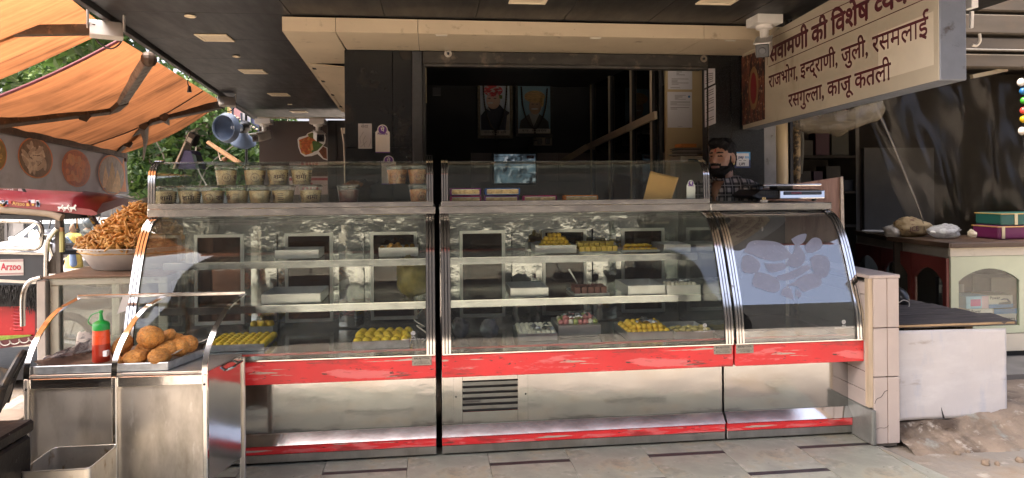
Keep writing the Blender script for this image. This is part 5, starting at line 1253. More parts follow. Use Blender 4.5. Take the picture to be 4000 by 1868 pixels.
for k in range(6): MB().obox((-1.95, 3.1, .10 + k*.055), (.40, .30, .022), Matrix.Rotation(.05*(k % 3 - 1), 3, 'Y')).build('slat', M('grey_slat', (.42, .36, .29), .8, 0, var=.2, vs=8), crate, bev=.003)
# ---------------------------------------------------------------- glazed side case with the basin
CY0, CX0, CZT = 3.95, -2.065, .880
sc_ = thing('glazed_side_case', 'pale painted glass case carrying the snack basin left of the counter', 'glass case', (-1.75, 4.3, 0))
pg = M('pale_green_paint', (.46, .47, .40), .5, .2, var=.14, vs=8, patches=(((.22, .20, .15), 16, .68, .05),))
X1c, Y1c = -1.455, 4.72
for x, y in ((CX0, CY0), (X1c-.05, CY0), (CX0, Y1c-.05), (X1c-.05, Y1c-.05)): MB().box(x, x+.05, y, y+.05, 0, CZT-.05).build('case_post', pg, sc_, bev=.004)
for (x0, x1, y0, y1) in ((CX0, X1c, CY0, CY0+.05), (CX0, X1c, Y1c-.05, Y1c), (CX0, CX0+.05, CY0+.05, Y1c-.05), (X1c-.05, X1c, CY0+.05, Y1c-.05)):
    MB().box(x0, x1, y0, y1, CZT-.049, CZT-.012).build('case_rail', pg, sc_, bev=.003); MB().box(x0+.001, x1-.001, y0+.001, y1-.001, .36, .41).build('case_rail', pg, sc_)
MB().box(CX0-.025, X1c+.0, CY0-.02, Y1c, CZT-.011, CZT).build('case_top', M('brown_board_top', (.20, .14, .095), .6, 0, var=.3, vs=6), sc_, bev=.003)
MB().box(CX0+.0505, X1c-.0505, CY0+.02, CY0+.025, .41, CZT-.05).build('case_pane', glass_dirty, sc_); MB().box(CX0+.02, CX0+.025, CY0+.051, Y1c-.051, .41, CZT-.05).build('case_pane', glass_dirty, sc_)
MB().box(CX0+.05, X1c-.05, Y1c-.03, Y1c-.02, .41, CZT-.05).build('case_back', M('case_back_board', (.06, .05, .045), .6), sc_)
MB().box(CX0+.05, X1c-.05, CY0+.05, Y1c-.05, .40, .412).build('case_shelf', steel_old, sc_)
MB().box(CX0-.048, CX0-.002, CY0-.03, CY0+.03, .0, CZT-.02).build('corner_post', M('grey_post', (.44, .41, .38), .5, .3, var=.15, vs=9), sc_, bev=.004)
gx, gy = CX0-.03, CY0-.02
MB().tube(crom([(gx, gy, CZT), (gx-.06, gy, CZT-.025), (gx-.09, gy, CZT-.10), (gx-.092, gy, CZT-.26)], 5), .013, 8).build('grab_rail', tub, sc_, smooth=True)
BC = Vector((-1.775, 4.36, CZT+.002)); BR_ = .325; BH = .128
bs_ = MB().lathe([(.0, .0), (BR_*.70, .0), (BR_*.74, .008), (BR_*.97, BH-.006), (BR_*1.03, BH), (BR_*1.03, BH+.004), (BR_*.96, BH), (BR_*.70, .008), (0, .004)], BC, 44, caps=False).build('aluminium_basin', M('worn_aluminium', (.68, .68, .67), .42, .55, var=.1, vs=10, bump=.1, bs=14), smooth=True)
tag(bs_, 'large aluminium basin heaped with golden fried snack sticks', 'basin')
snm = M('golden_fried_dough', (.70, .42, .13), .5, 0, var=.3, vs=30, patches=(((.36, .14, .03), 18, .64, .08), ((.70, .45, .16), 40, .68, .04)), bump=.5, bs=90, rnd=.22)
def stick(seed):
    r_ = random.Random(seed); L = r_.uniform(.055, .085); b_ = r_.uniform(-.35, .35)
    pts = [Vector((L*(t-.5), b_*L*math.sin(math.pi*t), .2*L*b_*math.sin(3*t))) for t in (0, .25, .5, .75, 1)]
    return MB().tube(pts, [.0055, .0075, .008, .0072, .005], 6).mesh(snm, smooth='all')
sme = [stick(k) for k in range(9)]
rs_ = random.Random(12)
def mound(r):   # height over the rim at radius r
    t = min(1, r / (BR_*.98)); return BC.z + BH - .006 + .235 * (1 - t) ** .92 + .02 * (1 - t)
core = MB().lathe([(BR_*.96*(1-k/10), mound(BR_*.96*(1-k/10)) - BC.z - .03) for k in range(11)], BC, 26)
core.v = [v + Vector((noise.noise(v*12), noise.noise(v*12 + Vector((5,5,5))), noise.noise(v*14)))*.012 for v in core.v]
extra = MB(); cnt = 0; tries = []
for k in range(1500):
    r = BR_ * .93 * math.sqrt(rs_.random()); a_ = rs_.uniform(0, 2*math.pi); tries.append((r, a_))
tries.sort(key=lambda q: BC.y + q[0]*math.sin(q[1]) - 1.5*(mound(q[0])))
SN_L = 'golden fried snack stick heaped in the aluminium basin'
for k, (r, a_) in enumerate(tries):
    p = Vector((BC.x + r*math.cos(a_), BC.y + r*math.sin(a_), mound(r) + rs_.uniform(-.012, .012)))
    rot = (rs_.gauss(0, .5), rs_.gauss(0, .55), rs_.uniform(0, 6.28))
    if k < 300: inst('snack_stick', sme[k % 9], p, rot, rs_.uniform(.85, 1.2), SN_L, 'snack', 'fried snack sticks in the basin')
    else:
        me = sme[k % 9]; Rm = Matrix.LocRotScale(p, __import__('mathutils').Euler(rot), Vector((1, 1, 1)))
        extra.add([Rm @ v.co for v in me.vertices], [tuple(f.vertices) for f in me.polygons])
n = len(extra.v); extra.v += core.v
for f in core.f: extra.face([i + n for i in f])
eo = extra.build('snack_heap', snm, smooth='all'); tag(eo, 'mass of fried snack sticks filling the basin below the top layer', 'snack heap', kind='stuff')
# ================================================================ right side: big projecting signboard
SA, SB = Vector((2.243, 4.715, 1.748)), Vector((2.062, 2.56, 1.770))     # lower edge: far end, near end
SH = .582; sxd = (SB - SA).normalized(); szd = Vector((0, 0, 1)); syd = sxd.cross(szd).normalized()   # sxd runs towards the viewer
if syd.x > 0: syd = -syd                                          # readable face looks to -X
sg = thing('projecting_signboard', 'large cream signboard with maroon Hindi lettering hung across the right front', 'signboard', (SA + SB) / 2)
creamv = M('cream_flex_face', (.42, .38, .295), .5, 0, var=.04, vs=2, patches=(((.33, .285, .21), 3, .66, .07, (1, 1, .5)),))
TH = .115; back = -syd * TH
L_ = (SB - SA).length
def SP(u, v, off=0.0): return SA + sxd * (u * L_) + szd * (v * SH) + syd * off      # u: 0 far .. 1 near, v: 0 bottom .. 1 top
MB().prism([SP(0, 0), SP(1, 0), SP(1, 1), SP(0, 1)], back * .98).build('sign_box', M('grey_tin_casing', (.16, .175, .20), .5, .4, var=.15, vs=7, bump=.2, bs=30, patches=(((.07, .06, .055), 12, .68, .06),)), sg, bev=.004)
MB().prism([SP(.001, .004, .001), SP(.999, .004, .001), SP(.999, .996, .001), SP(.001, .996, .001)], syd * .003).build('sign_face', creamv, sg)
mar = M('maroon_letters', (.075, .010, .018), .5, 0, var=.25, vs=9)
def onsign(px, py, off=.0):
    r = ray(px, py); o = Vector((0, 0, EYE)); t = (SA + syd * off - o).dot(syd) / r.dot(syd); return o + r * t
def sign_line(s, x0, y0, x1, y1, h, bold, name='lettering', off=.0046):
    a, b = onsign(x0, y0, off), onsign(x1, y1, off); t = MB()
    lettering(t, s, a, b - a, szd - sxd*0 if True else szd, h, width=(b - a).length, bold=bold); return t.build(name, mar, sg)
# baselines measured at the foot of the letters
sign_line('सवामणी की िवशेष ½वयव½सथा', 3006, 246, 3690, -58, .150, .034)
sign_line('राजभोग, इ½नद्राणी, जुली, रसमलाई', 3003, 345, 3626, 136, .122, .019)
sign_line('रसगु½लला, काजू कतली', 3080, 421, 3480, 310, .122, .019)
# ruled frame round the first line
def rule(p, q, w=.004):
    a, b = onsign(*p, .0042), onsign(*q, .0042); MB().bar(a, b, .001, w, szd).build('rule_line', mar, sg)
rule((3002, 262), (3600, 2)); rule((3010, 152), (3335, -1)); rule((2998, 170), (2997, 255)); rule((3335, -1), (3500, -78)); rule((3600, 2), (3668, -27))
# framed shrine picture (generic dark picture) on the far end
pic = [onsign(*p, .0042) for p in ((2897, 225), (2988, 190), (2988, 466), (2899, 491))]
def shrine():
    m, nt, out = nt_new('dark_picture_print'); MATS['dark_picture_print'] = m
    v = coords(nt, (1, 1, 1)); a = nz(nt, coords(nt, (1, 1, .5)), 18, 5, .6); b = nz(nt, v, 34, 4)
    c = mixc(nt, ramp(nt, a, .44, .60), (.022, .016, .018), (.16, .05, .03)); c = mixc(nt, ramp(nt, b, .58, .66), c, (.34, .19, .09)); c = mixc(nt, ramp(nt, nz(nt, v, 60, 3), .66, .72), c, (.5, .44, .38))
    p = nt.nodes.new('ShaderNodeBsdfPrincipled'); p.inputs['Roughness'].default_value = .5; nt.links.new(c, p.inputs[0]); nt.links.new(p.outputs[0], out.inputs[0]); return m
pc_ = MB().prism(pic, syd * .001).build('picture_print', shrine(), sg)
cen = onsign(2944, 345, .0056); 
for rr_, zz, m, of in ((.085, .15, (.20, .13, .06), 0), (.055, .11, (.17, .015, .02), .0012)):
    MB().prism([cen + sxd * (rr_*math.cos(a_)) + szd * (zz*math.sin(a_)) + syd*of for a_ in [2*math.pi*i/20 for i in range(20)]], syd*.001).build('arch_print', M('arch_%d' % int(rr_*1000), m, .5), pc_)
MB().prism([SP(.80, .12, .0042), SP(.985, .12, .0042), SP(.985, .5, .0042), SP(.80, .5, .0042)], syd * .0006).build('patch', M('patched_flex', (.56, .51, .405), .55, 0, var=.05, vs=5), sg)
for x in (SP(.3, 1), SP(.8, 1)):
    MB().bar(x - syd*.05, x - syd*.05 + Vector((0, 0, .06)), .03, .03, (0, 1, 0)).build('hanger', blk, sg)
# ================================================================ pipes beside the shop
pt = thing('drain_pipe', 'cream plastic drain pipe right of the dark pillar', 'pipe', (2.60, 4.86, 0))
MB().tube([(2.606, 4.86, .1), (2.606, 4.86, 2.7)], .052, 18).build('pipe', M('cream_pipe', (.52, .41, .24), .45, 0, var=.14, vs=5, stretch=(1, 1, .3)), pt, smooth=True)
rp = thing('rusty_pole', 'thin rusty mottled iron pole next to the cream pipe', 'pole', (2.725, 4.84, 0))
MB().tube([(2.724, 4.84, .1), (2.724, 4.84, 2.7)], .026, 14).build('pole', M('rust_mottle', (.30, .215, .11), .7, .1, var=.2, vs=12, patches=(((.045, .035, .025), 26, .54, .05),)), rp, smooth=True)
# ================================================================ pink stone pillar at the counter end
pp = thing('stone_pillar', 'short pink stone pillar with grooved slabs at the right counter end', 'pillar', (2.34, 3.6, 0))
PZ = .858
MB().box(2.246, 2.4035, 3.305, 3.98, -.02, PZ-.02).build('core', mortar, pp)
for (z0, z1) in ((.0, .345), (.348, .60), (.603, PZ)):
    MB().box(2.262, 2.336, 3.283, 3.304, z0 + .001, z1-.001).build('facing_slab', pinkstone, pp, bev=.0025)
    MB().box(2.340, 2.4035, 3.283, 3.304, z0 + .001, z1-.001).build('facing_slab', pinkstone, pp, bev=.0025)
MB().box(2.338, 2.3395, 3.286, 3.304, 0, PZ-.002).build('groove', M('groove_fill', (.25, .17, .13), .8), pp)
zz = [.185, .27, .37, .47, .57, .67, .77, PZ-.022]
for a, b in zip(zz, zz[1:]): MB().box(2.2355, 2.2455, 3.32, 3.97, a+.0015, b-.0015).build('side_brick', pinkstone, pp, bev=.002)
MB().box(2.236, 2.26, 3.29, 3.318, .19, PZ-.001).build('corner_edge', ply, pp)
MB().box(2.2355, 2.2605, 3.262, 3.97, .0, .183).build('skirting', greystone, pp, bev=.006)
MB().box(2.236, 2.41, 3.281, 3.99, PZ, PZ+.018).build('cap_slab', pinkstone, pp, bev=.003)
MB().tube(crom([(2.263, 3.2822, .21), (2.275, 3.2822, .235), (2.30, 3.2822, .245), (2.318, 3.2822, .27), (2.336, 3.2822, .278)], 3), .0014, 4).build('crack', blk, pp)
MB().tube(crom([(2.263, 3.2822, .075), (2.29, 3.2822, .085), (2.32, 3.2822, .083), (2.34, 3.2822, .095)], 3), .001, 4).build('crack', blk, pp)
# ================================================================ broken concrete ledge and its table of planks
lg = MB()
def ledge(u, v):
    x = 2.42 + 3.0*u; n1 = noise.noise(Vector((x*2.3, v*3, 1))); n2 = noise.noise(Vector((x*7, v*8, 2)))
    prof_ = [(3.16, -.05), (3.24, -.01), (3.33, .02), (3.37, .075), (3.45, .10), (3.7, .105), (4.6, .115)]
    k = v * (len(prof_)-1); i = min(int(k), len(prof_)-2); t = k - i; y = prof_[i][0]*(1-t) + prof_[i+1][0]*t; z = prof_[i][1]*(1-t) + prof_[i+1][1]*t
    f = 1 if v < .75 else .3
    y -= .10 * sstep(.25, .6, u) * (1 - sstep(.6, .9, v))
    return (x, y + .05*n1*f + .025*n2*f + .012*noise.noise(Vector((x*19, v*25, 5)))*f, z + (.026*n1 + .020*n2 + .010*noise.noise(Vector((x*19, v*25, 9))))*f)
lg.grid(ledge, 120, 44)
tag(lg.build('concrete_ledge', conc, smooth='all'), 'broken stained concrete ledge below the whitewashed board', 'ledge')
rb_ = random.Random(21)
for k in range(14):
    x, y = rb_.uniform(2.45, 3.6), rb_.uniform(3.02, 3.25); s = rb_.uniform(.008, .022)
    o = MB().ball((x, y, ground_z(x, y) + s*.4), s, 8, 6, fn=lambda p: 1 + .35*noise.noise(p*1.7 + Vector((k, 0, 0)))).build('rubble_stone', conc)
    tag(o, 'small broken stone chip on the dusty ground by the ledge', 'stone', 'stone chips by the ledge')
tb = thing('plank_table', 'low table of dark weathered planks behind the whitewashed board', 'table', (2.85, 3.7, .1))
zt = .575
for k, (y0, y1, xa, xb) in enumerate(((3.425, 3.60, 2.42, 3.205), (3.604, 3.77, 2.42, 3.13), (3.774, 3.93, 2.42, 3.10), (3.934, 4.08, 2.42, 3.08))):
    MB().sheet(lambda u, v: (xa + (xb-xa)*u + (.015*noise.noise(Vector((v*9, k, 0))) if u > .98 else 0), y0 + (y1-y0)*v + (.014*noise.noise(Vector((u*5, k, 3))) if v < .1 and k == 0 else 0), zt + .003*noise.noise(Vector((u*4, k, 2))) - (.012*(1-v) if k == 0 else 0)), 40, 6, .022).build('plank', woodtop, tb)
MB().box(2.43, 3.19, 3.418, 3.424, zt-.004, zt+.006).build('splintered_edge', rawwood, tb)
for x in (2.5, 3.0): MB().box(x, x+.05, 3.55, 4.05, .1, zt-.002).build('trestle', rawwood, tb)
wb_ = thing('whitewashed_board', 'whitewashed metal board leaning against the plank table', 'board', (2.84, 3.45, .07))
bq = [at(3500, 1292, Y=3.40), at(3928, 1282, Y=3.44), at(3938, 1618, Y=3.43), at(3508, 1645, Y=3.36)]
MB().sheet(lambda u, v: lerp(lerp(bq[3], bq[2], u), lerp(bq[0], bq[1], u), v) + Vector((0, .010*noise.noise(Vector((u*3, v*2, 0))) + .012*sstep(.75, 1, u)*(1-v), .006*noise.noise(Vector((u*7, 0, 5))) if v < .02 else 0)), 40, 24, .003).build('sheet', whitep, wb_, smooth='all')
cut_ = [at(3676, 1592, Y=3.372), at(3690, 1634, Y=3.367), at(3682, 1634, Y=3.367)]
MB().prism(cut_, (0, -.002, 0)).build('tear', blk, wb_)
# ================================================================ neighbouring shop
nb = thing('neighbour_shop', 'dim neighbouring shop with brown beams right of the signboard', 'shop', (4.5, 6, 0))
NF = .15
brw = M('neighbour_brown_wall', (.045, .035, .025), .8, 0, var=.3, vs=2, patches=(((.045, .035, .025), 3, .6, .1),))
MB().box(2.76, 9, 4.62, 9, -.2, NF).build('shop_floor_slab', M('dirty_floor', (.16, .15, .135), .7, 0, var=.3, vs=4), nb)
MB().box(3.3, 9, 3.9, 4.619, -.2, NF-.01).build('threshold', M('dirty_floor', (.16, .15, .135), .7), nb)
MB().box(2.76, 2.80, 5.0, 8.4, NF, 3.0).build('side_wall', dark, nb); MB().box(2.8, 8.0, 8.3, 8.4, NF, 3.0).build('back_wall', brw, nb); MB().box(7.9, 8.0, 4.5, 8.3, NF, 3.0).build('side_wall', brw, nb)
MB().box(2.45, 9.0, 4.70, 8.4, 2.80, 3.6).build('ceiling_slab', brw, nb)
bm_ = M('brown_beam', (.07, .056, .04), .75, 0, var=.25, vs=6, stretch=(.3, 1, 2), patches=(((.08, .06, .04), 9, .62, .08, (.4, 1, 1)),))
for z0, z1, y in ((2.20, 2.30, 4.58), (2.33, 2.43, 4.62), (2.455, 2.60, 4.60), (2.63, 2.85, 4.62)): MB().box(2.46, 9.0, y, y+.10, z0, z1).build('beam', bm_, nb, bev=.01)
MB().tube([(2.5, 4.56, 2.325), (9, 4.56, 2.33)], .008, 6).build('conduit', M('grey_conduit', (.18, .165, .14), .6), nb)
hk = thing('wall_hook', 'small white curved hook on the end of the signboard', 'hook', at(3810, 160, d=3.2))
MB().tube(crom([at(3797, 176, d=2.9), at(3815, 178, d=2.9), at(3828, 160, d=2.9), at(3826, 132, d=2.9)], 4), .006, 8).build('hook', offwhite, hk, smooth=True)
MB().box(at(3790, 40, d=2.85).x, at(3818, 40, d=2.85).x, 2.60, 2.65, at(3800, 42, d=2.9).z, at(3800, -20, d=2.9).z).build('bracket_plate', white, hk); MB().bar(at(3796, 45, d=2.9), at(3794, 110, d=2.9), .012, .012).build('strap', white, hk)
# shelving with dim goods
sh = thing('goods_shelf', 'dark shelf unit full of dim boxes inside the neighbouring shop', 'shelf', (3.9, 6.9, NF))
MB().box(3.2, 3.24, 6.6, 7.1, NF, 2.6).build('shelf_side', brw, sh); MB().box(4.36, 4.40, 6.6, 7.1, NF, 2.6).build('shelf_side', M('shelf_white', (.16, .145, .125), .7), sh)
for z in (.9, 1.25, 1.62, 2.0, 2.4): MB().box(3.24, 4.36, 6.6, 7.1, z, z+.025).build('shelf_board', brw, sh)
rg = random.Random(6)
for z in (.926, 1.276, 1.646, 2.026):
    x = 3.28
    while x < 4.25:
        w = rg.uniform(.08, .2); h = rg.uniform(.1, .28); o = MB().box(x, x+w, 6.64, 6.64+rg.uniform(.1, .3), z, z+h).build('carton', M('carton_%d' % rg.randrange(5), (rg.uniform(.015, .06), rg.uniform(.015, .05), rg.uniform(.015, .04)), .6), bev=.004)
        tag(o, 'dim carton packed on the dark shelf of the neighbouring shop', 'carton', 'dim cartons on the dark shelf'); x += w + rg.uniform(.01, .04)
pnl = MB().box(4.42, 5.2, 6.55, 6.6, NF, 1.72).build('partition_board', M('grey_panel', (.10, .095, .085), .7)); tag(pnl, 'plain grey panel standing behind the plastic sheet', 'panel')
bl = thing('black_door', 'black open door leaf between the rusty pole and the shelf', 'door', (3.0, 5.6, NF)); MB().box(2.85, 3.18, 5.6, 5.64, NF, 2.55).build('leaf', blk, bl, bev=.004)
for z in (.7, 1.4, 2.1): MB().box(2.86, 3.17, 5.585, 5.599, z, z+.03).build('rail', M('dark_rail', (.03, .03, .03), .5), bl)
cl_ = MB().sheet(lambda u, v: (3.22 + .30*u + .02*math.sin(v*5), 6.2 + .05*math.sin(u*18), 1.45 + .95*v), 14, 10, .004).build('hanging_cloth', M('grey_cloth', (.20, .195, .17), .9), smooth='all'); tag(cl_, 'dull grey cloth hanging beside the dark shelf', 'cloth')
# ---------------------------------------------------------------- clear plastic sheet curtain and rolled top
def film(name, a, hz):
    m, nt, out = nt_new(name); MATS[name] = m
    tr_ = nt.nodes.new('ShaderNodeBsdfTransparent'); tr_.inputs[0].default_value = (.80, .78, .74, 1)
    gl = nt.nodes.new('ShaderNodeBsdfGlossy'); gl.inputs['Roughness'].default_value = .22; gl.inputs[0].default_value = (.9, .9, .88, 1)
    df = nt.nodes.new('ShaderNodeBsdfDiffuse'); df.inputs[0].default_value = (.22, .185, .13, 1)
    m1 = nt.nodes.new('ShaderNodeMixShader'); m1.inputs[0].default_value = a; m2 = nt.nodes.new('ShaderNodeMixShader'); m2.inputs[0].default_value = hz
    nt.links.new(tr_.outputs[0], m1.inputs[1]); nt.links.new(gl.outputs[0], m1.inputs[2]); nt.links.new(m1.outputs[0], m2.inputs[1]); nt.links.new(df.outputs[0], m2.inputs[2]); nt.links.new(m2.outputs[0], out.inputs[0]); return m
pf = film('clear_plastic_film', .022, .035)
cu = thing('plastic_sheet_curtain', 'dusty clear plastic sheet hanging in folds over the neighbouring counter', 'plastic sheet', (4.0, 4.78, .95))
def curt(u, v):
    px = 3560 + 440*u if v < .0 else None
    top = lerp(Vector((3.15, 4.78, 2.2)), Vector((4.9, 4.80, 2.2)), u); bot = lerp(Vector((3.62, 4.80, .955)), Vector((4.9, 4.80, .955)), u)
    p = lerp(bot, top, v); amp = .035*(.3 + v)*(1 - .3*u)
    return p + Vector((0, amp*math.sin(u*19 + 5*noise.noise(Vector((u*3, v*1.3, 4)))) + .06*noise.noise(Vector((u*6, v*2, 0))) + .02*noise.noise(Vector((u*20, v*5, 0))), .0))
MB().grid(curt, 90, 24).build('curtain_sheet', pf, cu, smooth='all')
MB().tube(crom([(3.20, 4.74, 2.1), (3.38, 4.74, 1.75), (3.55, 4.75, 1.38), (3.66, 4.75, 1.12), (3.70, 4.76, .97)], 5), [.012]*5 + [.008]*8 + [.006]*7 + [.014], 8).build('gathered_fold', film('plastic_fold', .12, .06), cu, smooth='all')
def rollf(u, v):
    a_ = 2*math.pi*v; r = .055 + .035*math.sin(math.pi*u) + .03*noise.noise(Vector((u*9, v*6, 2)))
    c = lerp(at(3110, 478, Y=4.7), at(3440, 425, Y=4.62), u) - Vector((0, 0, .05*math.sin(math.pi*u)))
    return c + Vector((0, math.cos(a_)*r, math.sin(a_)*r))
ro = MB().grid(rollf, 30, 20).build('rolled_plastic', film('bundled_plastic', .05, .5), smooth='all'); tag(ro, 'rolled up yellowish plastic sheet tucked under the signboard', 'plastic roll')
bt_ = MB().bar(at(3795, 300, Y=4.66), at(3930, 272, Y=4.66), .03, .03).build('bamboo_rod', M('pale_rod', (.40, .34, .24), .7)); tag(bt_, 'pale rod holding up the plastic sheet beside the signboard end', 'rod')
# ---------------------------------------------------------------- L-shaped counter with arched windows
nc = thing('arched_counter', 'cream and red wooden counter with arched glass windows in the neighbouring shop', 'counter', (3.7, 4.6, NF))
creamp = M('cream_gloss_paint', (.62, .57, .46), .4, 0, var=.06, vs=4, patches=(((.40, .35, .26), 6, .70, .06),)); greenp = M('pale_green_gloss', (.52, .56, .40), .4, 0, var=.06, vs=5); redw = M('brick_red_gloss', (.16, .035, .028), .4, 0, var=.15, vs=5)
NCX, NCY, NCZ = 3.53, 4.30, .905
topm = M('brown_counter_top', (.085, .052, .032), .45, 0, var=.3, vs=5)
def arch_panel(P0, ux, w, z0, z1, frame, inside, kind):
    """frame board with one arched opening, pane and dark recess; ux = direction along the face"""
    P0 = Vector(P0); n_ = ux.cross(Vector((0, 0, 1))).normalized()
    m0, m1, zb, zs, za = .10*w, .90*w, z0 + .05, z1 - .17, z1 - .085
    arch = [(m0 + (m1-m0)*t, zs + (za-zs)*math.sin(math.pi*t)**.8) for t in [i/14 for i in range(15)]]
    F = MB()
    Q = lambda s, z, o=0: P0 + ux*s + Vector((0, 0, z)) + n_*o
    F.prism([Q(0, z0), Q(m0, z0), Q(m0, z1), Q(0, z1)], n_*.02); F.prism([Q(m1, z0), Q(w, z0), Q(w, z1), Q(m1, z1)], n_*.02); F.prism([Q(m0, z0), Q(m1, z0), Q(m1, zb), Q(m0, zb)], n_*.02)
    for (s0, h0), (s1, h1) in zip(arch, arch[1:]): F.prism([Q(s0, h0), Q(s1, h1), Q(s1, z1), Q(s0, z1)], n_*.02)
    f = F.build(kind, frame, nc)
    MB().prism([Q(m0, zb, .006), Q(m1, zb, .006)] + [Q(s, h, .006) for s, h in arch[::-1]], n_*.004).build('pane', glass, f)
    return f
ex = Vector((1, 0, 0)); fy = Vector((.13, 1.0, 0)).normalized()
MB().box(NCX, 6.5, NCY+.022, NCY+.6, NCZ-.62, NCZ-.60).build('cabinet_floor', dark, nc)
MB().box(NCX, 6.5, NCY-.0, NCY+.02, NF+.03, .30).build('plinth_board', creamp, nc); MB().box(NCX+.02, 6.5, NCY+.03, NCY+.58, NF-.02, NF+.029).build('plinth', blk, nc)
MB().box(NCX, 6.5, NCY-.001, NCY+.021, .845, NCZ-.001).build('head_board', creamp, nc)
MB().box(NCX-.02, 6.5, NCY-.03, NCY+.62, NCZ, NCZ+.035).build('counter_top', topm, nc, bev=.005)
for k in range(3): arch_panel((NCX + .004 + k*.58, NCY+.02, 0), ex, .575, .305, .875 if 0 else .842, greenp, dark, 'green_frame')
MB().box(NCX+.01, 6.5, NCY+.58, NCY+.60, .30, NCZ).build('cabinet_back', brw, nc)
MB().box(NCX+.02, 6.5, NCY+.10, NCY+.57, .345, .355).build('cabinet_shelf', brw, nc)
# the side that runs back
Ls = 1.30; n_ = fy.cross(Vector((0, 0, 1)))
for k in range(3):
    o_ = Vector((NCX, NCY + .002, 0)) + fy * (k*.43 + .01); 
    arch_panel(o_ + fy*.42, -fy, .42, NF+.12, .83, redw, dark, 'red_frame')
sdv = MB(); a_ = Vector((NCX, NCY+.002, 0)); b_ = a_ + fy*Ls
sdv.prism([a_ + Vector((0,0,.831)), b_ + Vector((0,0,.831)), b_ + Vector((0,0,NCZ-.001)), a_ + Vector((0,0,NCZ-.001))], Vector((.02, 0, 0))); sdv.build('side_head_board', M('grey_cream_board', (.30, .27, .215), .6), nc)
MB().prism([a_ + Vector((-.03,.62,NCZ)), b_ + Vector((-.03,0,NCZ)), b_ + Vector((.35,0,NCZ)), a_ + Vector((.35,.62,NCZ))], Vector((0, 0, .034))).build('side_counter_top', topm, nc); MB().prism([a_ + Vector((-.03,-.028,NCZ+.0005)), a_ + Vector((-.03,.62,NCZ+.0005)), a_ + Vector((.0,.62,NCZ+.0005)), a_ + Vector((.0,-.028,NCZ+.0005))], Vector((0, 0, .034))).build('side_counter_top', topm, nc)
MB().prism([a_ + Vector((.36,.6,NF)), b_ + Vector((.36,0,NF)), b_ + Vector((.36,0,NCZ)), a_ + Vector((.36,.6,NCZ))], Vector((.01, 0, 0))).build('side_back_board', brw, nc)
# boxes behind the panes
def box_thing(name, label, cat, x0, x1, y0, y1, z0, z1, m, grp=None, prints=()):
    t = thing(name, label, cat, ((x0+x1)/2, (y0+y1)/2, z0), group=grp)
    MB().box(x0, x1, y0, y1, z0, z1).build('carton_body', m, t, bev=.002)
    for k, (u0, u1, v0, v1, mm) in enumerate(prints):
        MB().box(x0 + (x1-x0)*u0, x0 + (x1-x0)*u1, y0-.0015-.0004*k, y0-.0002, z0 + (z1-z0)*v0, z0 + (z1-z0)*v1).build('print_block', mm, t)
    return t
irw, irb, irp = M('carton_white', (.64, .60, .52), .5), M('carton_blue', (.06, .22, .45), .5), M('carton_pink', (.55, .10, .25), .5)
irc, irk = M('carton_sky', (.30, .50, .60), .5), M('iron_dark', (.03, .05, .08), .4)
def pow_text(t, x, y, z, h, flip=False):
    mb = MB(); lettering(mb, 'Power', (x, y, z), (1, 0, 0) if not flip else (-1, 0, 0), (0, 0, 1) if not flip else (0, 0, -1), h, bold=.02); mb.build('lettering', ink, t)
def iron_shape(t, x, y, z, s):
    MB().prism([(x + a_*s, y, z + b_*s) for a_, b_ in ((-1, -.35), (1, -.35), (.9, .0), (.5, .45), (-.2, .5), (-.7, .3), (-.45, .25), (-.1, .33), (.35, .28), (.55, 0), (-.9, -.1))], (0, .001, 0)).build('iron_print', irk, t)
by = NCY + .12
b1 = box_thing('iron_carton', 'white carton with iron picture, lower left in the green arched window', 'carton', *[at(v, 1, Y=by).x for v in (3778, 3872)], by, by+.16, .357, .455, irw, 'appliance cartons', ((0, 1, 0, .28, irb),)); x0 = at(3782, 1, Y=by).x
pow_text(b1, x0+.004, by-.003, .43, .028); iron_shape(b1, x0+.115, by-.003, .40, .045)
b2 = box_thing('iron_carton', 'blue and white carton, lower right in the green arched window', 'carton', *[at(v, 1, Y=by).x for v in (3874, 3962)], by, by+.16, .357, .450, irw, 'appliance cartons', ((0, 1, .62, 1, irb), (0, 1, 0, .1, irb))); pow_text(b2, at(3955, 1, Y=by).x, by-.003, .385, .022, True)
b3 = box_thing('iron_carton', 'sky blue and pink carton, upper left in the green arched window', 'carton', *[at(v, 1, Y=by).x for v in (3765, 3852)], by, by+.16, .457, .545, irc, 'appliance cartons', ((.2, .65, .2, .75, irp), (.7, 1, 0, 1, M('carton_pale_pink', (.60, .42, .44), .5))))
b4 = box_thing('iron_carton', 'white carton with dark blue iron picture, upper right in the green arched window', 'carton', *[at(v, 1, Y=by).x for v in (3854, 3948)], by, by+.16, .457, .548, irw, 'appliance cartons', ((0, 1, 0, .3, irb),)); pow_text(b4, at(3857, 1, Y=by).x, by-.003, .52, .03); iron_shape(b4, at(3915, 1, Y=by).x, by-.003, .50, .05)
b5 = box_thing('stacked_carton', 'dim row of cartons behind the appliance cartons', 'carton', *[at(v, 1, Y=by+.3).x for v in (3830, 3940)], by+.22, by+.4, .357, .64, M('dim_carton', (.16, .13, .10), .6)) 
b6 = box_thing('led_carton', 'dark carton with LED lettering behind the red arched window', 'carton', 3.70, 3.90, 4.62, 4.66, NF+.14, .66, M('black_carton', (.025, .025, .027), .5), None, ((0, 1, .68, .84, M('carton_grey', (.24, .23, .21), .5)),))
t = MB(); lettering(t, 'LED', (3.715, 4.616, .535), (1, 0, 0), (0, 0, 1), .07, bold=.02); t.build('lettering', ink, b6)
b7 = box_thing('brown_carton', 'plain brown carton in the middle red arched window', 'carton', 3.72, 3.90, 5.02, 5.2, NF+.14, .70, M('kraft_carton', (.25, .20, .14), .7))
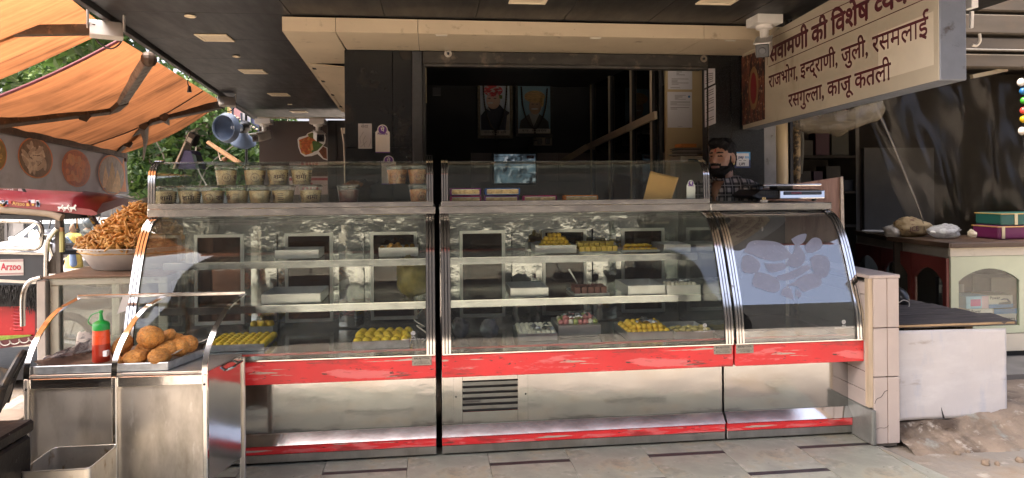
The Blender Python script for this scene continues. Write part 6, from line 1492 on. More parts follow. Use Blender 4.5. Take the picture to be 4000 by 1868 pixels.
b8 = MB().lathe([(.0, 0), (.10, .0), (.12, .03), (.10, .06), (.0, .06)], at(3370, 1075, Y=5.3) - Vector((0, 0, .1)), 20, Matrix.Rotation(RAD(80), 3, 'X'), caps=False).build('table_fan', M('blue_plastic', (.07, .20, .36), .4), smooth=True); tag(b8, 'round blue appliance in the farthest red arched window', 'appliance')
# goods lying on that counter
def crumple(name, label, cat, c, r, m, seed, parent=None, nu=36, nv=24):
    o = Vector((seed, seed*2.1, seed*.7)); c = Vector(c); r = Vector(r)
    def f(p): return 1 + .26*noise.noise(p*1.6 + o) + .16*abs(noise.noise(p*3.7 + o)) + .08*noise.noise(p*8 + o)
    mb = MB().ball(c, r, nu, nv, fn=f); zmin = c.z - r.z*.92
    for v in mb.v: v.z = max(v.z, zmin)
    return tag(mb.build(name, m, smooth='all'), label, cat)
kz = NCZ + .036
jb = crumple('jute_bag', 'crumpled tan printed bag lying on the neighbouring counter', 'bag', at(3560, 890, Y=4.85) - Vector((0, 0, .0)), (.14, .10, .075), M('tan_bag', (.36, .27, .14), .8, 0, var=.3, vs=12, patches=(((.14, .06, .04), 24, .64, .03, (1, 1, 3)),)), 3)
jt = MB(); p = at(3555, 905, Y=4.735); lettering(jt, 'ICE', p, (1, 0, .1), (0, .1, 1), .05, bold=.02); jt.build('lettering', M('brown_print', (.10, .04, .03), .7), jb)
crumple('white_bag', 'small white cloth bag beside the tan printed bag', 'bag', at(3492, 905, Y=4.9), (.07, .08, .05), M('white_cloth', (.50, .47, .42), .8), 8)
crumple('clear_bag', 'clear plastic bag of white pieces on the neighbouring counter', 'bag', at(3690, 905, Y=4.62), (.11, .08, .05), M('milky_plastic', (.50, .50, .48), .4, 0, var=.4, vs=30, alpha=.6), 5)
for k, (px, py) in enumerate(((3645, 908), (3668, 914), (3690, 910), (3712, 915), (3665, 902), (3700, 901))): 
    p = at(px, py, Y=4.60); p.z = max(p.z, kz + .012); o = MB().ball(p, (.024, .02, .012), 10, 8).build('white_piece', M('white_ceramic', (.62, .60, .56), .35)); tag(o, 'white rounded piece inside the clear plastic bag', 'piece', 'white pieces in the clear bag')
gl_ = crumple('cotton_lump', 'small pale lump on the counter left of the suitcases', 'lump', at(3798, 915, Y=4.45), (.028, .025, .03), M('cream_lump', (.60, .52, .38), .7), 6)
pl_ = MB().lathe([(.0, .0), (.09, .0), (.12, .02), (.118, .022), (.088, .004), (0, .004)], at(3430, 912, Y=5.2), 24, caps=False).build('white_plate', M('white_ceramic', (.62, .60, .56), .35), smooth=True); tag(pl_, 'stack of pale plates near the dark end of the neighbouring counter', 'plate')
wc_ = MB().box(*[at(v, 1, Y=4.5).x for v in (3870, 3882)], 4.5, 4.53, kz, kz+.05).build('white_socket', white, bev=.003); tag(wc_, 'tiny white plug box left of the magenta case', 'plug box')
def case(label, px0, px1, z0, z1, m, y, strap):
    x0, x1 = at(px0, 1, Y=y).x, at(px1, 1, Y=y).x
    t = thing('storage_case', label, 'storage case', ((x0+x1)/2, y+.12, z0), group='round cornered cases stacked on the counter')
    MB().box(x0, x1+.25, y, y+.24, z0, z1).build('case_body', m, t, bev=.018, seg=3)
    MB().box(x0-.002, x1+.252, y-.003, y+.243, z0 + (z1-z0)*.90, z0 + (z1-z0)*.965).build('case_trim', gold, t)
    xs_ = at(strap, 1, Y=y).x; MB().box(xs_-.012, xs_+.012, y-.005, y-.0001, z0+.006, z1-.004).build('clasp', M('brass_clasp', (.50, .44, .30), .35, .6), t, bev=.001)
case('magenta storage case lying under the teal one', 3893, 4080, kz, kz+.098, M('magenta_case', (.11, .010, .06), .45, 0, var=.1), 4.44, 3912)
case('teal storage case stacked on the magenta one', 3905, 4080, kz+.0985, kz+.19, M('teal_case', (.010, .075, .06), .45, 0, var=.1), 4.45, 3962)
lb_ = [((3988, 322), (.62, .56, .48), 'white'), ((3996, 356), (.02, .12, .30), 'blue'), ((4000, 393), (.05, .30, .03), 'green'), ((3998, 432), (.50, .05, .04), 'red'), ((3998, 466), (.50, .32, .01), 'yellow'), ((3992, 512), (.58, .53, .46), 'lower white')]
for k, ((px, py), c_, nm) in enumerate(lb_):
    p = at(px, py, Y=4.5); t = thing('string_bulb', f'{nm} bulb hanging on the string at the right edge', 'bulb', p, group='coloured bulbs on a string')
    MB().ball(p, (.024, .024, .026 if k not in (0, 5) else .03), 14, 10).build('globe', M('bulb_' + nm.replace(' ', '_'), c_, .3), t, smooth=True); MB().cyl(p + Vector((.018, 0, .008)), p + Vector((.045, 0, .015)), .010, 8).build('socket', blackpl, t)
sw = MB().tube(crom([at(4000, 300, Y=4.52), at(3996, 350, Y=4.52), at(4002, 430, Y=4.52), at(3994, 520, Y=4.52), at(4003, 600, Y=4.52)], 4), .004, 6).build('bulb_string', blackpl); tag(sw, 'dark cord carrying the coloured bulbs at the right edge', 'cord')
# dark helmet-like lump behind the pillar with a wire loop
hp = at(3500, 1165, Y=4.0); o = MB().ball(hp, (.06, .10, .075), 18, 12).build('black_jar', blackpl, smooth='all'); tag(o, 'shiny black rounded jar peeking out behind the pink pillar', 'jar')
wl = at(3530, 1195, Y=3.85); o = MB().tube(crom([wl + Vector((-.03,0,.02)), wl + Vector((.0, 0, .035)), wl + Vector((.035, 0, .02)), wl + Vector((.03, 0, -.01)), wl + Vector((-.01, 0, -.01))], 4), .003, 6).build('wire_loop', cable_w, smooth=True); tag(o, 'pale loop of wire sticking out beside the black jar', 'wire')
# ================================================================ things on the walls and inside the shop
def text_rows(par, x0, x1, y, z0, z1, n, seed, m=ink, h=.35):
    r_ = random.Random(seed); mb = MB()
    for k in range(n):
        z = z1 - (z1-z0)*(k+.5)/n; w = (x1-x0)*(1 if r_.random() < .65 else r_.uniform(.3, .8)); hh = (z1-z0)/n*h
        mb.box(x0, x0+w, y-.0006, y, z-hh/2, z+hh/2)
    o = mb.build('print_lines', m, par); o['kind'] = 'stuff'; return o
def sheet_on(label, name, px0, py0, px1, py1, Y, m=paper, rows=(), cat='paper'):
    a, b = at(px0, py0, Y=Y), at(px1, py1, Y=Y)
    t = tag(MB().box(a.x, b.x, Y, Y+.0015, b.z, a.z).build(name, m), label, cat)
    for k, (u0, u1, v0, v1, n) in enumerate(rows): text_rows(t, a.x + (b.x-a.x)*u0, a.x + (b.x-a.x)*u1, Y-.0003, b.z + (a.z-b.z)*v0, b.z + (a.z-b.z)*v1, n, 3*k + n, M('grey_ink', (.16, .16, .18), .6))
    return t
WY = 5.197
sheet_on('upper printed certificate on the cream inner wall', 'certificate', 2609, 262, 2704, 350, WY, paper2, ((.35, .7, .62, .95, 5), (.15, .85, .2, .5, 5), (.1, .5, .04, .1, 1)))
c2 = sheet_on('lower printed certificate with table on the cream inner wall', 'certificate', 2607, 359, 2704, 499, WY, paper2, ((.3, .75, .78, .92, 5), (.12, .92, .62, .74, 4), (.12, .88, .50, .58, 2), (.4, .6, .02, .04, 1)))
p = at(2692, 378, Y=WY-.001); MB().cyl((p.x, WY-.0008, p.z), (p.x, WY-.0002, p.z), .010, 12).build('seal', M('blue_seal', (.04, .16, .36), .5), c2)
def jamb_sheet(label, quad, rows):
    X = 1.993; P = [at(px, py, X=X) for px, py in quad]
    t = tag(MB().prism(P, (-.0015, 0, 0)).build('certificate', paper2), label, 'paper')
    mb = MB()
    for v in rows:
        a = lerp(lerp(P[0], P[3], v), lerp(P[1], P[2], v), .12); b = lerp(lerp(P[0], P[3], v), lerp(P[1], P[2], v), .85); mb.bar(a - Vector((.002, 0, 0)), b - Vector((.002, 0, 0)), .0006, .006)
    o = mb.build('print_lines', M('grey_ink', (.16, .16, .18), .6), t); o['kind'] = 'stuff'
MB().box(1.9935, 1.9945, 4.773, 4.86, 0, 2.2).build('jamb_lining', M('dark_jamb', (.035, .037, .04), .5), shop)
jamb_sheet('upper certificate on the dark door jamb', ((2752, 268), (2793, 268), (2793, 325), (2752, 345)), (.3, .42, .55, .66, .8))
jamb_sheet('lower certificate on the dark door jamb behind the person', ((2753, 352), (2795, 332), (2796, 482), (2754, 498)), (.08, .14, .2, .3, .36, .42, .55, .62, .8, .86))
# portraits
def portrait(label, px0, py0, px1, py1, Y, kind):
    a, b = at(px0, py0, Y=Y), at(px1, py1, Y=Y); w, h = b.x-a.x, a.z-b.z
    t = thing('framed_portrait', label, 'framed portrait', ((a.x+b.x)/2, Y, b.z), group='garlanded portraits on the back wall')
    fw = .028
    fr = MB(); fr.box(a.x-fw, a.x, Y-.02, Y+.02, b.z-fw, a.z+fw); fr.box(b.x, b.x+fw, Y-.02, Y+.02, b.z-fw, a.z+fw); fr.box(a.x, b.x, Y-.02, Y+.02, a.z, a.z+fw); fr.box(a.x, b.x, Y-.02, Y+.02, b.z-fw, b.z)
    fr.build('frame', M('gilt_black_frame_%d' % kind, ((.10, .08, .05), (.025, .022, .02))[kind], .4, .3, var=.5, vs=40), t)
    U = lambda u, v, o=0: Vector((a.x + w*u, Y - .002 - .0015*o, b.z + h*v))
    bgm = M('portrait_sky_%d' % kind, ((.62, .70, .80), (.24, .42, .52))[kind], .35, 0, var=.15, vs=3)
    pc = MB().box(a.x, b.x, Y, Y+.01, b.z, a.z).build('picture', bgm, t)
    def shape(pts, m, o, name='picture_shape'): MB().prism([U(u, v, o) for u, v in pts], (0, .0008, 0)).build(name, m, pc)
    ell = lambda cu, cv, ru, rv, n=22, a0=0, a1=360: [(cu + ru*math.cos(RAD(a0 + (a1-a0)*i/n)), cv + rv*math.sin(RAD(a0 + (a1-a0)*i/n))) for i in range(n if a1-a0 == 360 else n+1)]
    sk = M('portrait_skin_%d' % kind, ((.62, .40, .31), (.44, .29, .19))[kind], .4); cap = M('caption_strip', (.75, .70, .64), .5)
    if kind == 0:
        shape([(.02, .10), (.98, .10), (.98, .42), (.78, .48), (.66, .56), (.30, .54), (.18, .46), (.02, .36)], M('navy_waistcoat', (.012, .014, .03), .5), 1); shape([(.86, .10), (.99, .10), (.99, .40), (.90, .36)], M('white_sleeve', (.55, .50, .42), .5), 2)
        shape(ell(.44, .63, .235, .155), sk, 3); shape(ell(.44, .805, .32, .105) , M('portrait_turban_red', (.62, .06, .08), .5, 0, var=.5, vs=30, patches=(((.55, .50, .46), 20, .58, .02, (1, 1, 2.4)),)), 4)
        shape([(.62, .74), (.75, .72), (.74, .66), (.66, .66)], M('portrait_green', (.12, .16, .05), .5), 4); shape(ell(.34, .585, .10, .018), M('portrait_white_hair', (.62, .60, .58), .5), 5)
        for cu in (.31, .50): shape(ell(cu, .665, .050, .012), M('portrait_glass', (.16, .12, .11), .3), 5)
        shape([(.20, .55), (.30, .48), (.34, .44), (.24, .47)], M('portrait_white_hair', (.62, .60, .58), .5), 3)
    else:
        shape([(.04, .10), (.96, .10), (.94, .24), (.74, .36), (.62, .42), (.40, .42), (.26, .36), (.08, .26)], M('portrait_grey_vest', (.08, .08, .075), .6), 1)
        shape([(.34, .40), (.48, .14), (.66, .40), (.58, .44), (.42, .44)], M('portrait_shirt', (.40, .41, .40), .6), 2); shape(ell(.53, .55, .19, .165), sk, 3)
        shape(ell(.52, .75, .32, .125) + [], M('portrait_turban_ochre', (.58, .37, .16), .6, 0, var=.3, vs=30, stretch=(1, 1, 4)), 4); shape(ell(.74, .64, .06, .10), M('portrait_turban_ochre', (.58, .37, .16), .6), 4)
        shape(ell(.52, .50, .11, .016), M('portrait_white_hair', (.62, .60, .58), .5), 5)
        for cu in (.45, .59): shape(ell(cu, .595, .035, .010), M('portrait_glass', (.06, .05, .05), .3), 5)
    shape([(.0, .0), (1, .0), (1, .095), (0, .095)], cap, 1, 'caption_strip')
    tx = MB(); lettering(tx, 'स½वरगीय श½री' if kind == 0 else '½सव. बजरंग', U(.12, .035, 3), (1, 0, 0), (0, 0, 1), .035, width=w*.76); tx.build('caption_lettering', ink, pc)
    gm_ = M('dark_bead_garland', (.05, .035, .022), .5); pts = crom([U(.10, .93, 20), U(.14, .55, 24), U(.28, .25, 26), U(.50, .09, 28), U(.70, .25, 26), U(.84, .55, 24), U(.90, .93, 20)], 8)
    g = thing('bead_garland', 'dark bead garland draped on the ' + ('red' if kind == 0 else 'ochre') + ' turban portrait', 'garland', pts[24], group='bead garlands')
    acc = 0; beads = MB()
    for q0, q1 in zip(pts, pts[1:]): beads.ball(q0, .0095, 8, 6); beads.ball(lerp(q0, q1, .5), .008, 8, 6)
    for k in range(4): beads.ball(pts[24] - Vector((0, 0, .02 + .024*k)), .011, 8, 6)
    o = beads.build('beads', gm_, g, smooth='all'); o['kind'] = 'stuff'
    return t
portrait('framed portrait of a person in a striped red turban', 1875, 312, 1992, 530, 7.06, 0)
portrait('framed portrait of a person in an ochre turban', 2022, 330, 2150, 522, 7.06, 1)
# television, switch board, fan
a, b = at(1930, 603, Y=6.98), at(2092, 715, Y=6.98)
tv = thing('television', 'small lit television behind the middle glass case', 'television', ((a.x+b.x)/2, 6.98, b.z))
MB().box(a.x-.02, b.x+.02, 6.98, 7.02, b.z-.02, a.z+.02).build('bezel', blackpl, tv, bev=.004)
def tvm():
    m, nt, out = nt_new('tv_picture'); MATS['tv_picture'] = m
    v = coords(nt, (1, 1, 1)); a_ = nz(nt, v, 9, 3); c = mixc(nt, ramp(nt, a_, .4, .6), (.30, .42, .50), (.04, .05, .06)); c = mixc(nt, ramp(nt, nz(nt, v, 16, 2), .56, .62), c, (.75, .8, .85))
    e = nt.nodes.new('ShaderNodeEmission'); nt.links.new(c, e.inputs[0]); e.inputs[1].default_value = .045; nt.links.new(e.outputs[0], out.inputs[0]); return m
sn_ = MB().box(a.x, b.x, 6.976, 6.9795, b.z, a.z).build('screen', tvm(), tv)
MB().box(b.x-.09, b.x-.015, 6.974, 6.9755, a.z-.045, a.z-.015).build('live_tag', M('live_red', (.40, .01, .015), .4), sn_)
t = MB(); lettering(t, 'LIVE', (b.x-.082, 6.9735, a.z-.040), (1, 0, 0), (0, 0, 1), .026, bold=.02); t.build('lettering', white, sn_)
t = MB(); lettering(t, '02-September-2024 10:24:40 AM', (a.x+.01, 6.9735, a.z-.030), (1, 0, 0), (0, 0, 1), .022, width=.26); t.build('lettering', white, sn_)
for px in (1955, 2070): MB().tube(crom([at(px, 612, Y=6.99), at(px-6, 560, Y=7.0), at(px+40, 545, Y=7.05)], 4), .006, 6).build('cable', blackpl, tv)
a, b = at(2085, 537, Y=7.06), at(2156, 568, Y=7.06)
swb = thing('switch_board', 'ivory switch board with two black plugs below the ochre turban portrait', 'switch board', ((a.x+b.x)/2, 7.06, b.z)); MB().box(a.x, b.x, 7.05, 7.098, b.z, a.z).build('plate', M('ivory_dim', (.34, .30, .24), .5), swb, bev=.004)
for u in (.18, .62): MB().box(a.x + (b.x-a.x)*u, a.x + (b.x-a.x)*(u+.25), 7.02, 7.049, b.z+.012, a.z-.012).build('plug', blackpl, swb, bev=.004)
fan = thing('wall_fan', 'dark wall fan above the ochre turban portrait', 'fan', at(2080, 275, Y=6.8)); fc = at(2080, 275, Y=6.8)
MB().lathe([(0, -.05), (.05, -.05), (.06, 0), (.05, .05), (0, .05)], fc, 14, caps=False).build('motor', dark, fan, smooth=True)
for k in range(3): a_ = RAD(120*k + 20); MB().prism([fc + Vector((math.cos(a_ + s_)*r, math.sin(a_ + s_)*r*.5, .01)) for r, s_ in ((.05, -.3), (.30, -.18), (.32, .12), (.05, .3))], (0, 0, .006)).build('blade', M('fan_blade', (.05, .05, .05), .5), fan)
for px0, py0, px1, py1, lb in ((1752, 258, 1796, 280, 'small grey notice high on the dark side wall'), (1690, 342, 1722, 374, 'faint switch plate on the dark side wall')):
    pa_, pb_ = at(px0, py0, Y=6.6), at(px1, py1, Y=6.6); o = MB().box(pa_.x, pb_.x, 6.6, 6.62, pb_.z, pa_.z).build('wall_plate', M('dim_plate', (.07, .07, .075), .5)); tag(o, lb, 'wall plate')
o = MB().box(at(1652, 300, Y=5.05).x, at(1666, 300, Y=5.05).x, 5.04, 5.06, at(1660, 402, Y=5.05).z, at(1660, 248, Y=5.05).z).build('cream_batten', M('cream_batten', (.40, .31, .19), .6)); tag(o, 'short cream batten just inside the left door jamb', 'batten')
a, b = at(1657, 606, Y=4.9), at(1690, 628, Y=4.9); o = MB().box(a.x, b.x, 4.89, 4.91, b.z, a.z).build('vent_plate', M('grey_vent', (.13, .13, .13), .5)); tag(o, 'small grey slotted plate low on the left jamb', 'vent plate')
for k in range(3): MB().box(a.x+.01+k*.016, a.x+.018+k*.016, 4.887, 4.8895, b.z+.008, a.z-.008).build('slot', blk, o)
# cash desk printer with papers behind the counter
a, b = at(2658, 610, Y=4.95), at(2752, 700, Y=4.95)
cb = thing('printer_cabinet', 'off white machine with a grey screen beside the person', 'machine', ((a.x+b.x)/2, 4.95, 0)); MB().box(a.x, b.x, 4.95, 5.18, 0, a.z).build('body', M('machine_cream', (.40, .36, .29), .5), cb, bev=.006)
a2, b2 = at(2690, 606, Y=4.94), at(2742, 618, Y=4.94); MB().box(a2.x, b2.x, 4.945, 4.9495, b2.z-.03, b2.z-.006).build('screen', M('lcd_teal', (.06, .11, .12), .2), cb)
pst = thing('paper_stack', 'untidy stack of papers topped by an orange file on the machine', 'paper stack', (a.x+.1, 5.05, a.z))
rp_ = random.Random(2)
for k in range(7): MB().obox((a.x + .085 + rp_.uniform(-.03, .03), 5.06, a.z + .006 + k*.009), (.20, .16, .006), Matrix.Rotation(rp_.uniform(-.3, .3), 3, 'Z')).build('paper_layer', M('dull_paper_%d' % (k % 3), ((.16, .14, .12), (.30, .27, .23), (.07, .06, .055))[k % 3], .7), pst)
MB().obox((a.x + .075, 5.04, a.z + .082), (.12, .12, .026), Matrix.Rotation(.12, 3, 'Z')).build('orange_file', M('orange_card', (.55, .20, .05), .6), pst)
# ================================================================ notices on the left pillar
PY_ = 4.7485
npap = sheet_on('plain scribbled paper on the left granite pillar', 'notice_paper', 1399, 483, 1453, 581, PY_, M('thin_paper', (.46, .45, .47), .7, 0, var=.06), ())
p = at(1410, 500, Y=PY_-.001); t = MB(); lettering(t, 'सेवा', p, (1,0,0), (0,0,1), .032); t.build('lettering', ink, npap)
for k, pts in enumerate((((1410, 560), (1405, 540), (1420, 515)), ((1425, 575), (1418, 550), (1428, 530)), ((1440, 575), (1448, 555), (1449, 540)), ((1408, 575), (1420, 565), (1432, 552)))): MB().tube([at(x, y, Y=PY_-.0005) for x, y in pts], .0012, 4).build('scribble', M('grey_ink', (.16, .16, .18), .6), npap)
purple = M('violet_print', (.13, .035, .29), .5)
def pay_card(label, px0, px1, py_top, py_bot, Y, tilt=0.0, s=1.0):
    a, b = at(px0, py_top, Y=Y), at(px1, py_bot, Y=Y); w = b.x-a.x; r = w*.36
    t = thing('payment_card', label, 'payment card', ((a.x+b.x)/2, Y, b.z), group='white payment cards')
    cx_ = (a.x+b.x)/2; zt = a.z - r
    arc = [(cx_ + r*math.cos(q), zt + r*math.sin(q)) for q in [RAD(180*i/14) for i in range(15)]]
    zs = zt - r*.15
    outline = [(a.x, b.z), (b.x, b.z), (b.x, zs - .012*s), (b.x-.012*s, zs)] + arc + [(a.x+.012*s, zs), (a.x, zs - .012*s)]
    c = MB().prism([(x, Y, z) for x, z in outline], (0, .0025, 0)).build('card', white, t)
    MB().prism([(cx_ + r*.82*math.cos(q), Y-.0008, zt + r*.82*math.sin(q)) for q in [RAD(360*i/24) for i in range(24)]], (0, .0007, 0)).build('round_logo', purple, t)
    tx = MB(); lettering(tx, 'पे', (cx_, Y-.0014, zt - r*.36), (1,0,0), (0,0,1), r*1.15, align='C', bold=.03); tx.build('logo_lettering', white, t)
    tx = MB(); lettering(tx, 'PhonePe', (cx_, Y-.0012, zs - w*.30), (1,0,0), (0,0,1), w*.21, width=w*.68, align='C', bold=.03); 
    tx.v = [v - Vector((w*0, 0, 0)) for v in tx.v]; tx.build('lettering', purple, t)
    MB().box(a.x, b.x, Y-.0008, Y-.0001, b.z, b.z + w*.06).build('foot_stripe', purple, t)
    return t
pay_card('white payment card on the left granite pillar', 1466, 1523, 487, 597, PY_-.003)
pay_card('white payment card standing low behind the left glass case', 1490, 1547, 608, 720, 4.60)
pay_card('small white payment card inside the middle glass case', 2682, 2716, 704, 780, 3.64, s=.6)
# blue and white payment sticker on the right pillar
a, b = at(2870, 594, Y=4.738), at(2931, 656, Y=4.738)
ps = thing('payment_sticker', 'blue bordered square payment sticker on the right dark pillar', 'sticker', ((a.x+b.x)/2, 4.738, b.z)); zc = (a.z+b.z)/2
MB().box(a.x, b.x, 4.737, 4.7385, zc, a.z).build('upper_border', M('sky_print', (.10, .38, .66), .5), ps); MB().box(a.x, b.x, 4.737, 4.7385, b.z, zc-.0001).build('lower_border', M('navy_print', (.02, .04, .15), .5), ps)
MB().box(a.x+.012, b.x-.012, 4.7355, 4.7369, b.z+.012, a.z-.010).build('sticker_face', white, ps)
t = MB(); lettering(t, 'pay', (a.x+.026, 4.735, zc+.012), (1,0,0), (0,0,1), .030, bold=.04); t.build('lettering', M('navy_print', (.02, .04, .15), .5), ps)
t = MB(); lettering(t, 'tm', (a.x+.075, 4.735, zc+.012), (1,0,0), (0,0,1), .028, bold=.04); t.build('lettering', M('sky_print', (.10, .38, .66), .5), ps)
t = MB(); lettering(t, 'UPI', (a.x+.030, 4.735, zc-.040), (1,0,0), (.18,0,1), .030, bold=.02); t.build('lettering', ink, ps); MB().box(a.x+.03, a.x+.05, 4.7348, 4.7352, zc-.005, zc-.002).build('dash', ink, ps); MB().box(a.x+.065, a.x+.085, 4.7348, 4.7352, zc-.005, zc-.002).build('dash', ink, ps)
# turban cut-out on the far wall
tb_ = thing('turban_cutout', 'cut out picture of an orange and green turban on the far brown wall', 'wall picture', at(1225, 570, Y=FW))
def TO(pts, m, off, name, par=tb_): return MB().prism([at(x, y, Y=FW-.003-off) for x, y in pts], (0, .0015, 0)).build(name, m, par)
sil = [(1162,545),(1168,537),(1195,530),(1200,522),(1218,514),(1250,515),(1268,524),(1273,540),(1270,560),(1262,570),(1280,578),(1281,628),(1262,622),(1240,602),(1218,610),(1190,612),(1174,600),(1165,575)]
TO(sil, white, 0, 'white_border')
TO([(1168,547),(1195,537),(1215,530),(1240,545),(1250,560),(1240,580),(1220,598),(1195,606),(1178,598),(1170,575)], M('orange_cloth_print', (.50, .12, .03), .6, 0, var=.4, vs=26, stretch=(1, 1, 2), patches=(((.60, .34, .08), 14, .6, .04),)), .002, 'turban_wrap')
TO([(1202,524),(1220,518),(1248,519),(1264,527),(1268,545),(1255,553),(1240,540),(1222,542),(1206,535)], M('olive_cloth_print', (.12, .14, .03), .6, 0, var=.4, vs=26), .003, 'turban_fan')
TO([(1222,550),(1245,555),(1262,565),(1240,588),(1218,596),(1212,575)], M('green_cloth_print', (.09, .17, .04), .6, 0, var=.3, vs=26), .004, 'turban_band')
TO([(1245,592),(1262,572),(1276,580),(1277,622),(1264,618)], M('tail_cloth_print', (.20, .07, .03), .6, 0, var=.5, vs=20), .005, 'turban_tail')
TO([(1212,565),(1220,560),(1224,585),(1216,590)], gold, .006, 'brooch')
rdd = thing('script_banner', 'pale pink banner with crimson script low on the far brown wall', 'banner', at(1200, 720, Y=FW-.02))
a, b = at(1130, 690, Y=FW-.02), at(1282, 760, Y=FW-.02); MB().box(a.x, b.x, FW-.02, FW-.015, b.z, a.z).build('banner_cloth', M('pale_pink_banner', (.50, .38, .37), .6), rdd); MB().box(a.x, b.x, FW-.022, FW-.0202, a.z-.055, a.z-.02).build('banner_stripe', M('crimson_banner', (.30, .02, .035), .6), rdd)
t = MB(); lettering(t, 'hla', (b.x-.36, FW-.022, b.z+.02), (1,0,0), (.15,0,1), .2, bold=.03); t.build('lettering', MATS['crimson_banner'], rdd)
wc2 = MB().tube(crom([at(1345, 500, Y=4.9) + Vector((-.02, 0, 0)), at(1343, 560, Y=4.9), at(1346, 640, Y=4.9), at(1348, 730, Y=4.9)], 4), .006, 6).build('white_cable', cable_w, smooth=True); tag(wc2, 'white cable running down the edge of the left pillar', 'cable')
MB().box(*sorted((at(1340, 500, Y=4.88).x, at(1349, 500, Y=4.88).x)), 4.87, 4.89, at(1345, 522, Y=4.88).z, at(1345, 500, Y=4.88).z).build('cable_box', offwhite, wc2)
# ================================================================ the shopkeeper
def shopkeeper():
    base = Vector((1.935, 4.36, 0)); rz = RAD(-52)          # local -Y is the direction he faces
    t = thing('person', 'bearded person in black and white checked shirt standing behind the right counter', 'person', base, rz)
    hz = 1.525; hy = -.02
    head = [('e', (0, hy, hz+.018), (.077, .096, .108)), ('e', (0, hy-.040, hz-.045), (.056, .060, .070)), ('c', (0, hy-.074, hz-.10), (0, hy-.072, hz-.088), .024, .028),
            ('c', (0, hy-.098, hz+.012), (0, hy-.118, hz-.024), .010, .0145), ('e', (.017, hy-.100, hz-.030), (.010, .010, .008)), ('e', (-.017, hy-.100, hz-.030), (.010, .010, .008)),
            ('c', (-.042, hy-.082, hz+.030), (-.012, hy-.093, hz+.028), .010, .011), ('c', (.042, hy-.082, hz+.030), (.012, hy-.093, hz+.028), .010, .011),
            ('c', (-.020, hy-.088, hz-.060), (.020, hy-.088, hz-.060), .0125, .0125), ('c', (-.045, hy-.066, hz-.012), (-.03, hy-.074, hz-.02), .016, .018), ('c', (.045, hy-.066, hz-.012), (.03, hy-.074, hz-.02), .016, .018),
            ('e', (.079, hy+.008, hz-.004), (.011, .020, .032)), ('e', (-.079, hy+.008, hz-.004), (.011, .020, .032)),
            ('c', (0, .015, 1.33), (0, .0, hz-.05), .062, .056)]
    body = [('c', (0, .01, 1.02), (0, .01, 1.27), .135, .125), ('c', (-.15, .01, 1.325), (.15, .01, 1.325), .055, .055), ('c', (0, .01, .90), (0, .01, 1.05), .14, .135),
            ('c', (-.195, .01, 1.30), (-.225, .0, 1.03), .052, .043), ('c', (.195, .01, 1.30), (.225, .0, 1.03), .052, .043), ('c', (-.225, 0, 1.03), (-.20, -.16, .83), .042, .030), ('c', (.225, 0, 1.03), (.20, -.16, .83), .042, .030),
            ('e', (-.197, -.19, .795), (.028, .040, .045)), ('e', (.197, -.19, .795), (.028, .040, .045))]
    for s in (-1, 1):
        for k in range(4): body.append(('c', (s*(.180 + .012*k), -.205, .775), (s*(.178 + .013*k), -.225, .735 + .006*abs(k-1.5)), .0085, .0075))
        body.append(('c', (s*.172, -.185, .80), (s*.150, -.205, .770), .010, .008))
        body += [('c', (s*.085, .01, .90), (s*.10, -.005, .48), .085, .060), ('c', (s*.10, -.005, .48), (s*.10, .02, .08), .056, .038), ('c', (s*.10, .03, .04), (s*.115, -.12, .03), .040, .032)]
    mb = fuse(head + body, .0075, 2)
    def cls(c):
        x, y, z = c.x, c.y - hy, c.z - hz
        if c.z < .93: return 3
        if z > -.17 and abs(x) < .1:
            front = y < -.02
            hairline = .062 + .25 * abs(x)**1.2 if front and y < -.05 else .062
            if abs(x) > .074 and abs(z+.004) < .036 and abs(y-.008) < .026: return 0
            if z > .070 + (.02 if y < -.06 else 0) or (y > .012 and z > -.085 and abs(x) < .082): return 1
            if y > -.045 and z > .035: return 1
            if -.045 < y < .012 and -.09 < z < .04 and abs(x) > .055 and y > -.03 and z < .02: return 1          # sideburn
            if front and z < -.036 and z > -.15 and y < -.0 :
                if abs(z + .060) < .0075 and abs(x) < .024 and y < -.085: return 2
                if z < -.062 or (abs(x) < .036 and z > -.055 and z < -.036) or abs(x) > .030: return 1 if (z < -.05 or abs(x) < .036) else 0
            if front and abs(z - .034) < .0055 and .012 < abs(x) < .050: return 1
            if front and abs(z - .012) < .0045 and .019 < abs(x) < .044 and y < -.07: return 1
            if front and abs(x) < .004 and .04 < z < .062 and y < -.07: return 4
        return 0
    paint(mb, cls)
    place(mb, base, rz).build('body', [skin, hairm, lipm, jeans, M('vermilion_mark', (.30, .02, .015), .7)], t, smooth='all')
    # hair volume with a quiff
    hr = fuse([('e', (0, hy+.012, hz+.062), (.082, .098, .078)), ('e', (.0, hy-.062, hz+.105), (.062, .048, .030)), ('e', (-.025, hy-.085, hz+.098), (.034, .028, .022)), ('e', (0, hy+.04, hz+.005), (.080, .066, .085))], .008, 1)
    for v in hr.v: v += Vector((noise.noise(v*45), noise.noise(v*45 + Vector((3,1,2))), noise.noise(v*40)))*.006 + Vector((noise.noise(v*90), noise.noise(v*90 + Vector((9,1,2))), noise.noise(v*85)))*.006
    place(hr, base, rz).build('hair', hairm, t, smooth='all')
    br = fuse([('e', (0, hy-.068, hz-.098), (.047, .036, .030)), ('c', (-.058, hy-.030, hz-.070), (-.030, hy-.062, hz-.100), .022, .026), ('c', (.058, hy-.030, hz-.070), (.030, hy-.062, hz-.100), .022, .026), ('c', (-.026, hy-.096, hz-.044), (.026, hy-.096, hz-.044), .0085, .0085)], .007, 1)
    place(br, base, rz).build('beard', hairm, t, smooth='all')
    # checked shirt
    m, nt, out = nt_new('checked_shirt'); MATS['checked_shirt'] = m
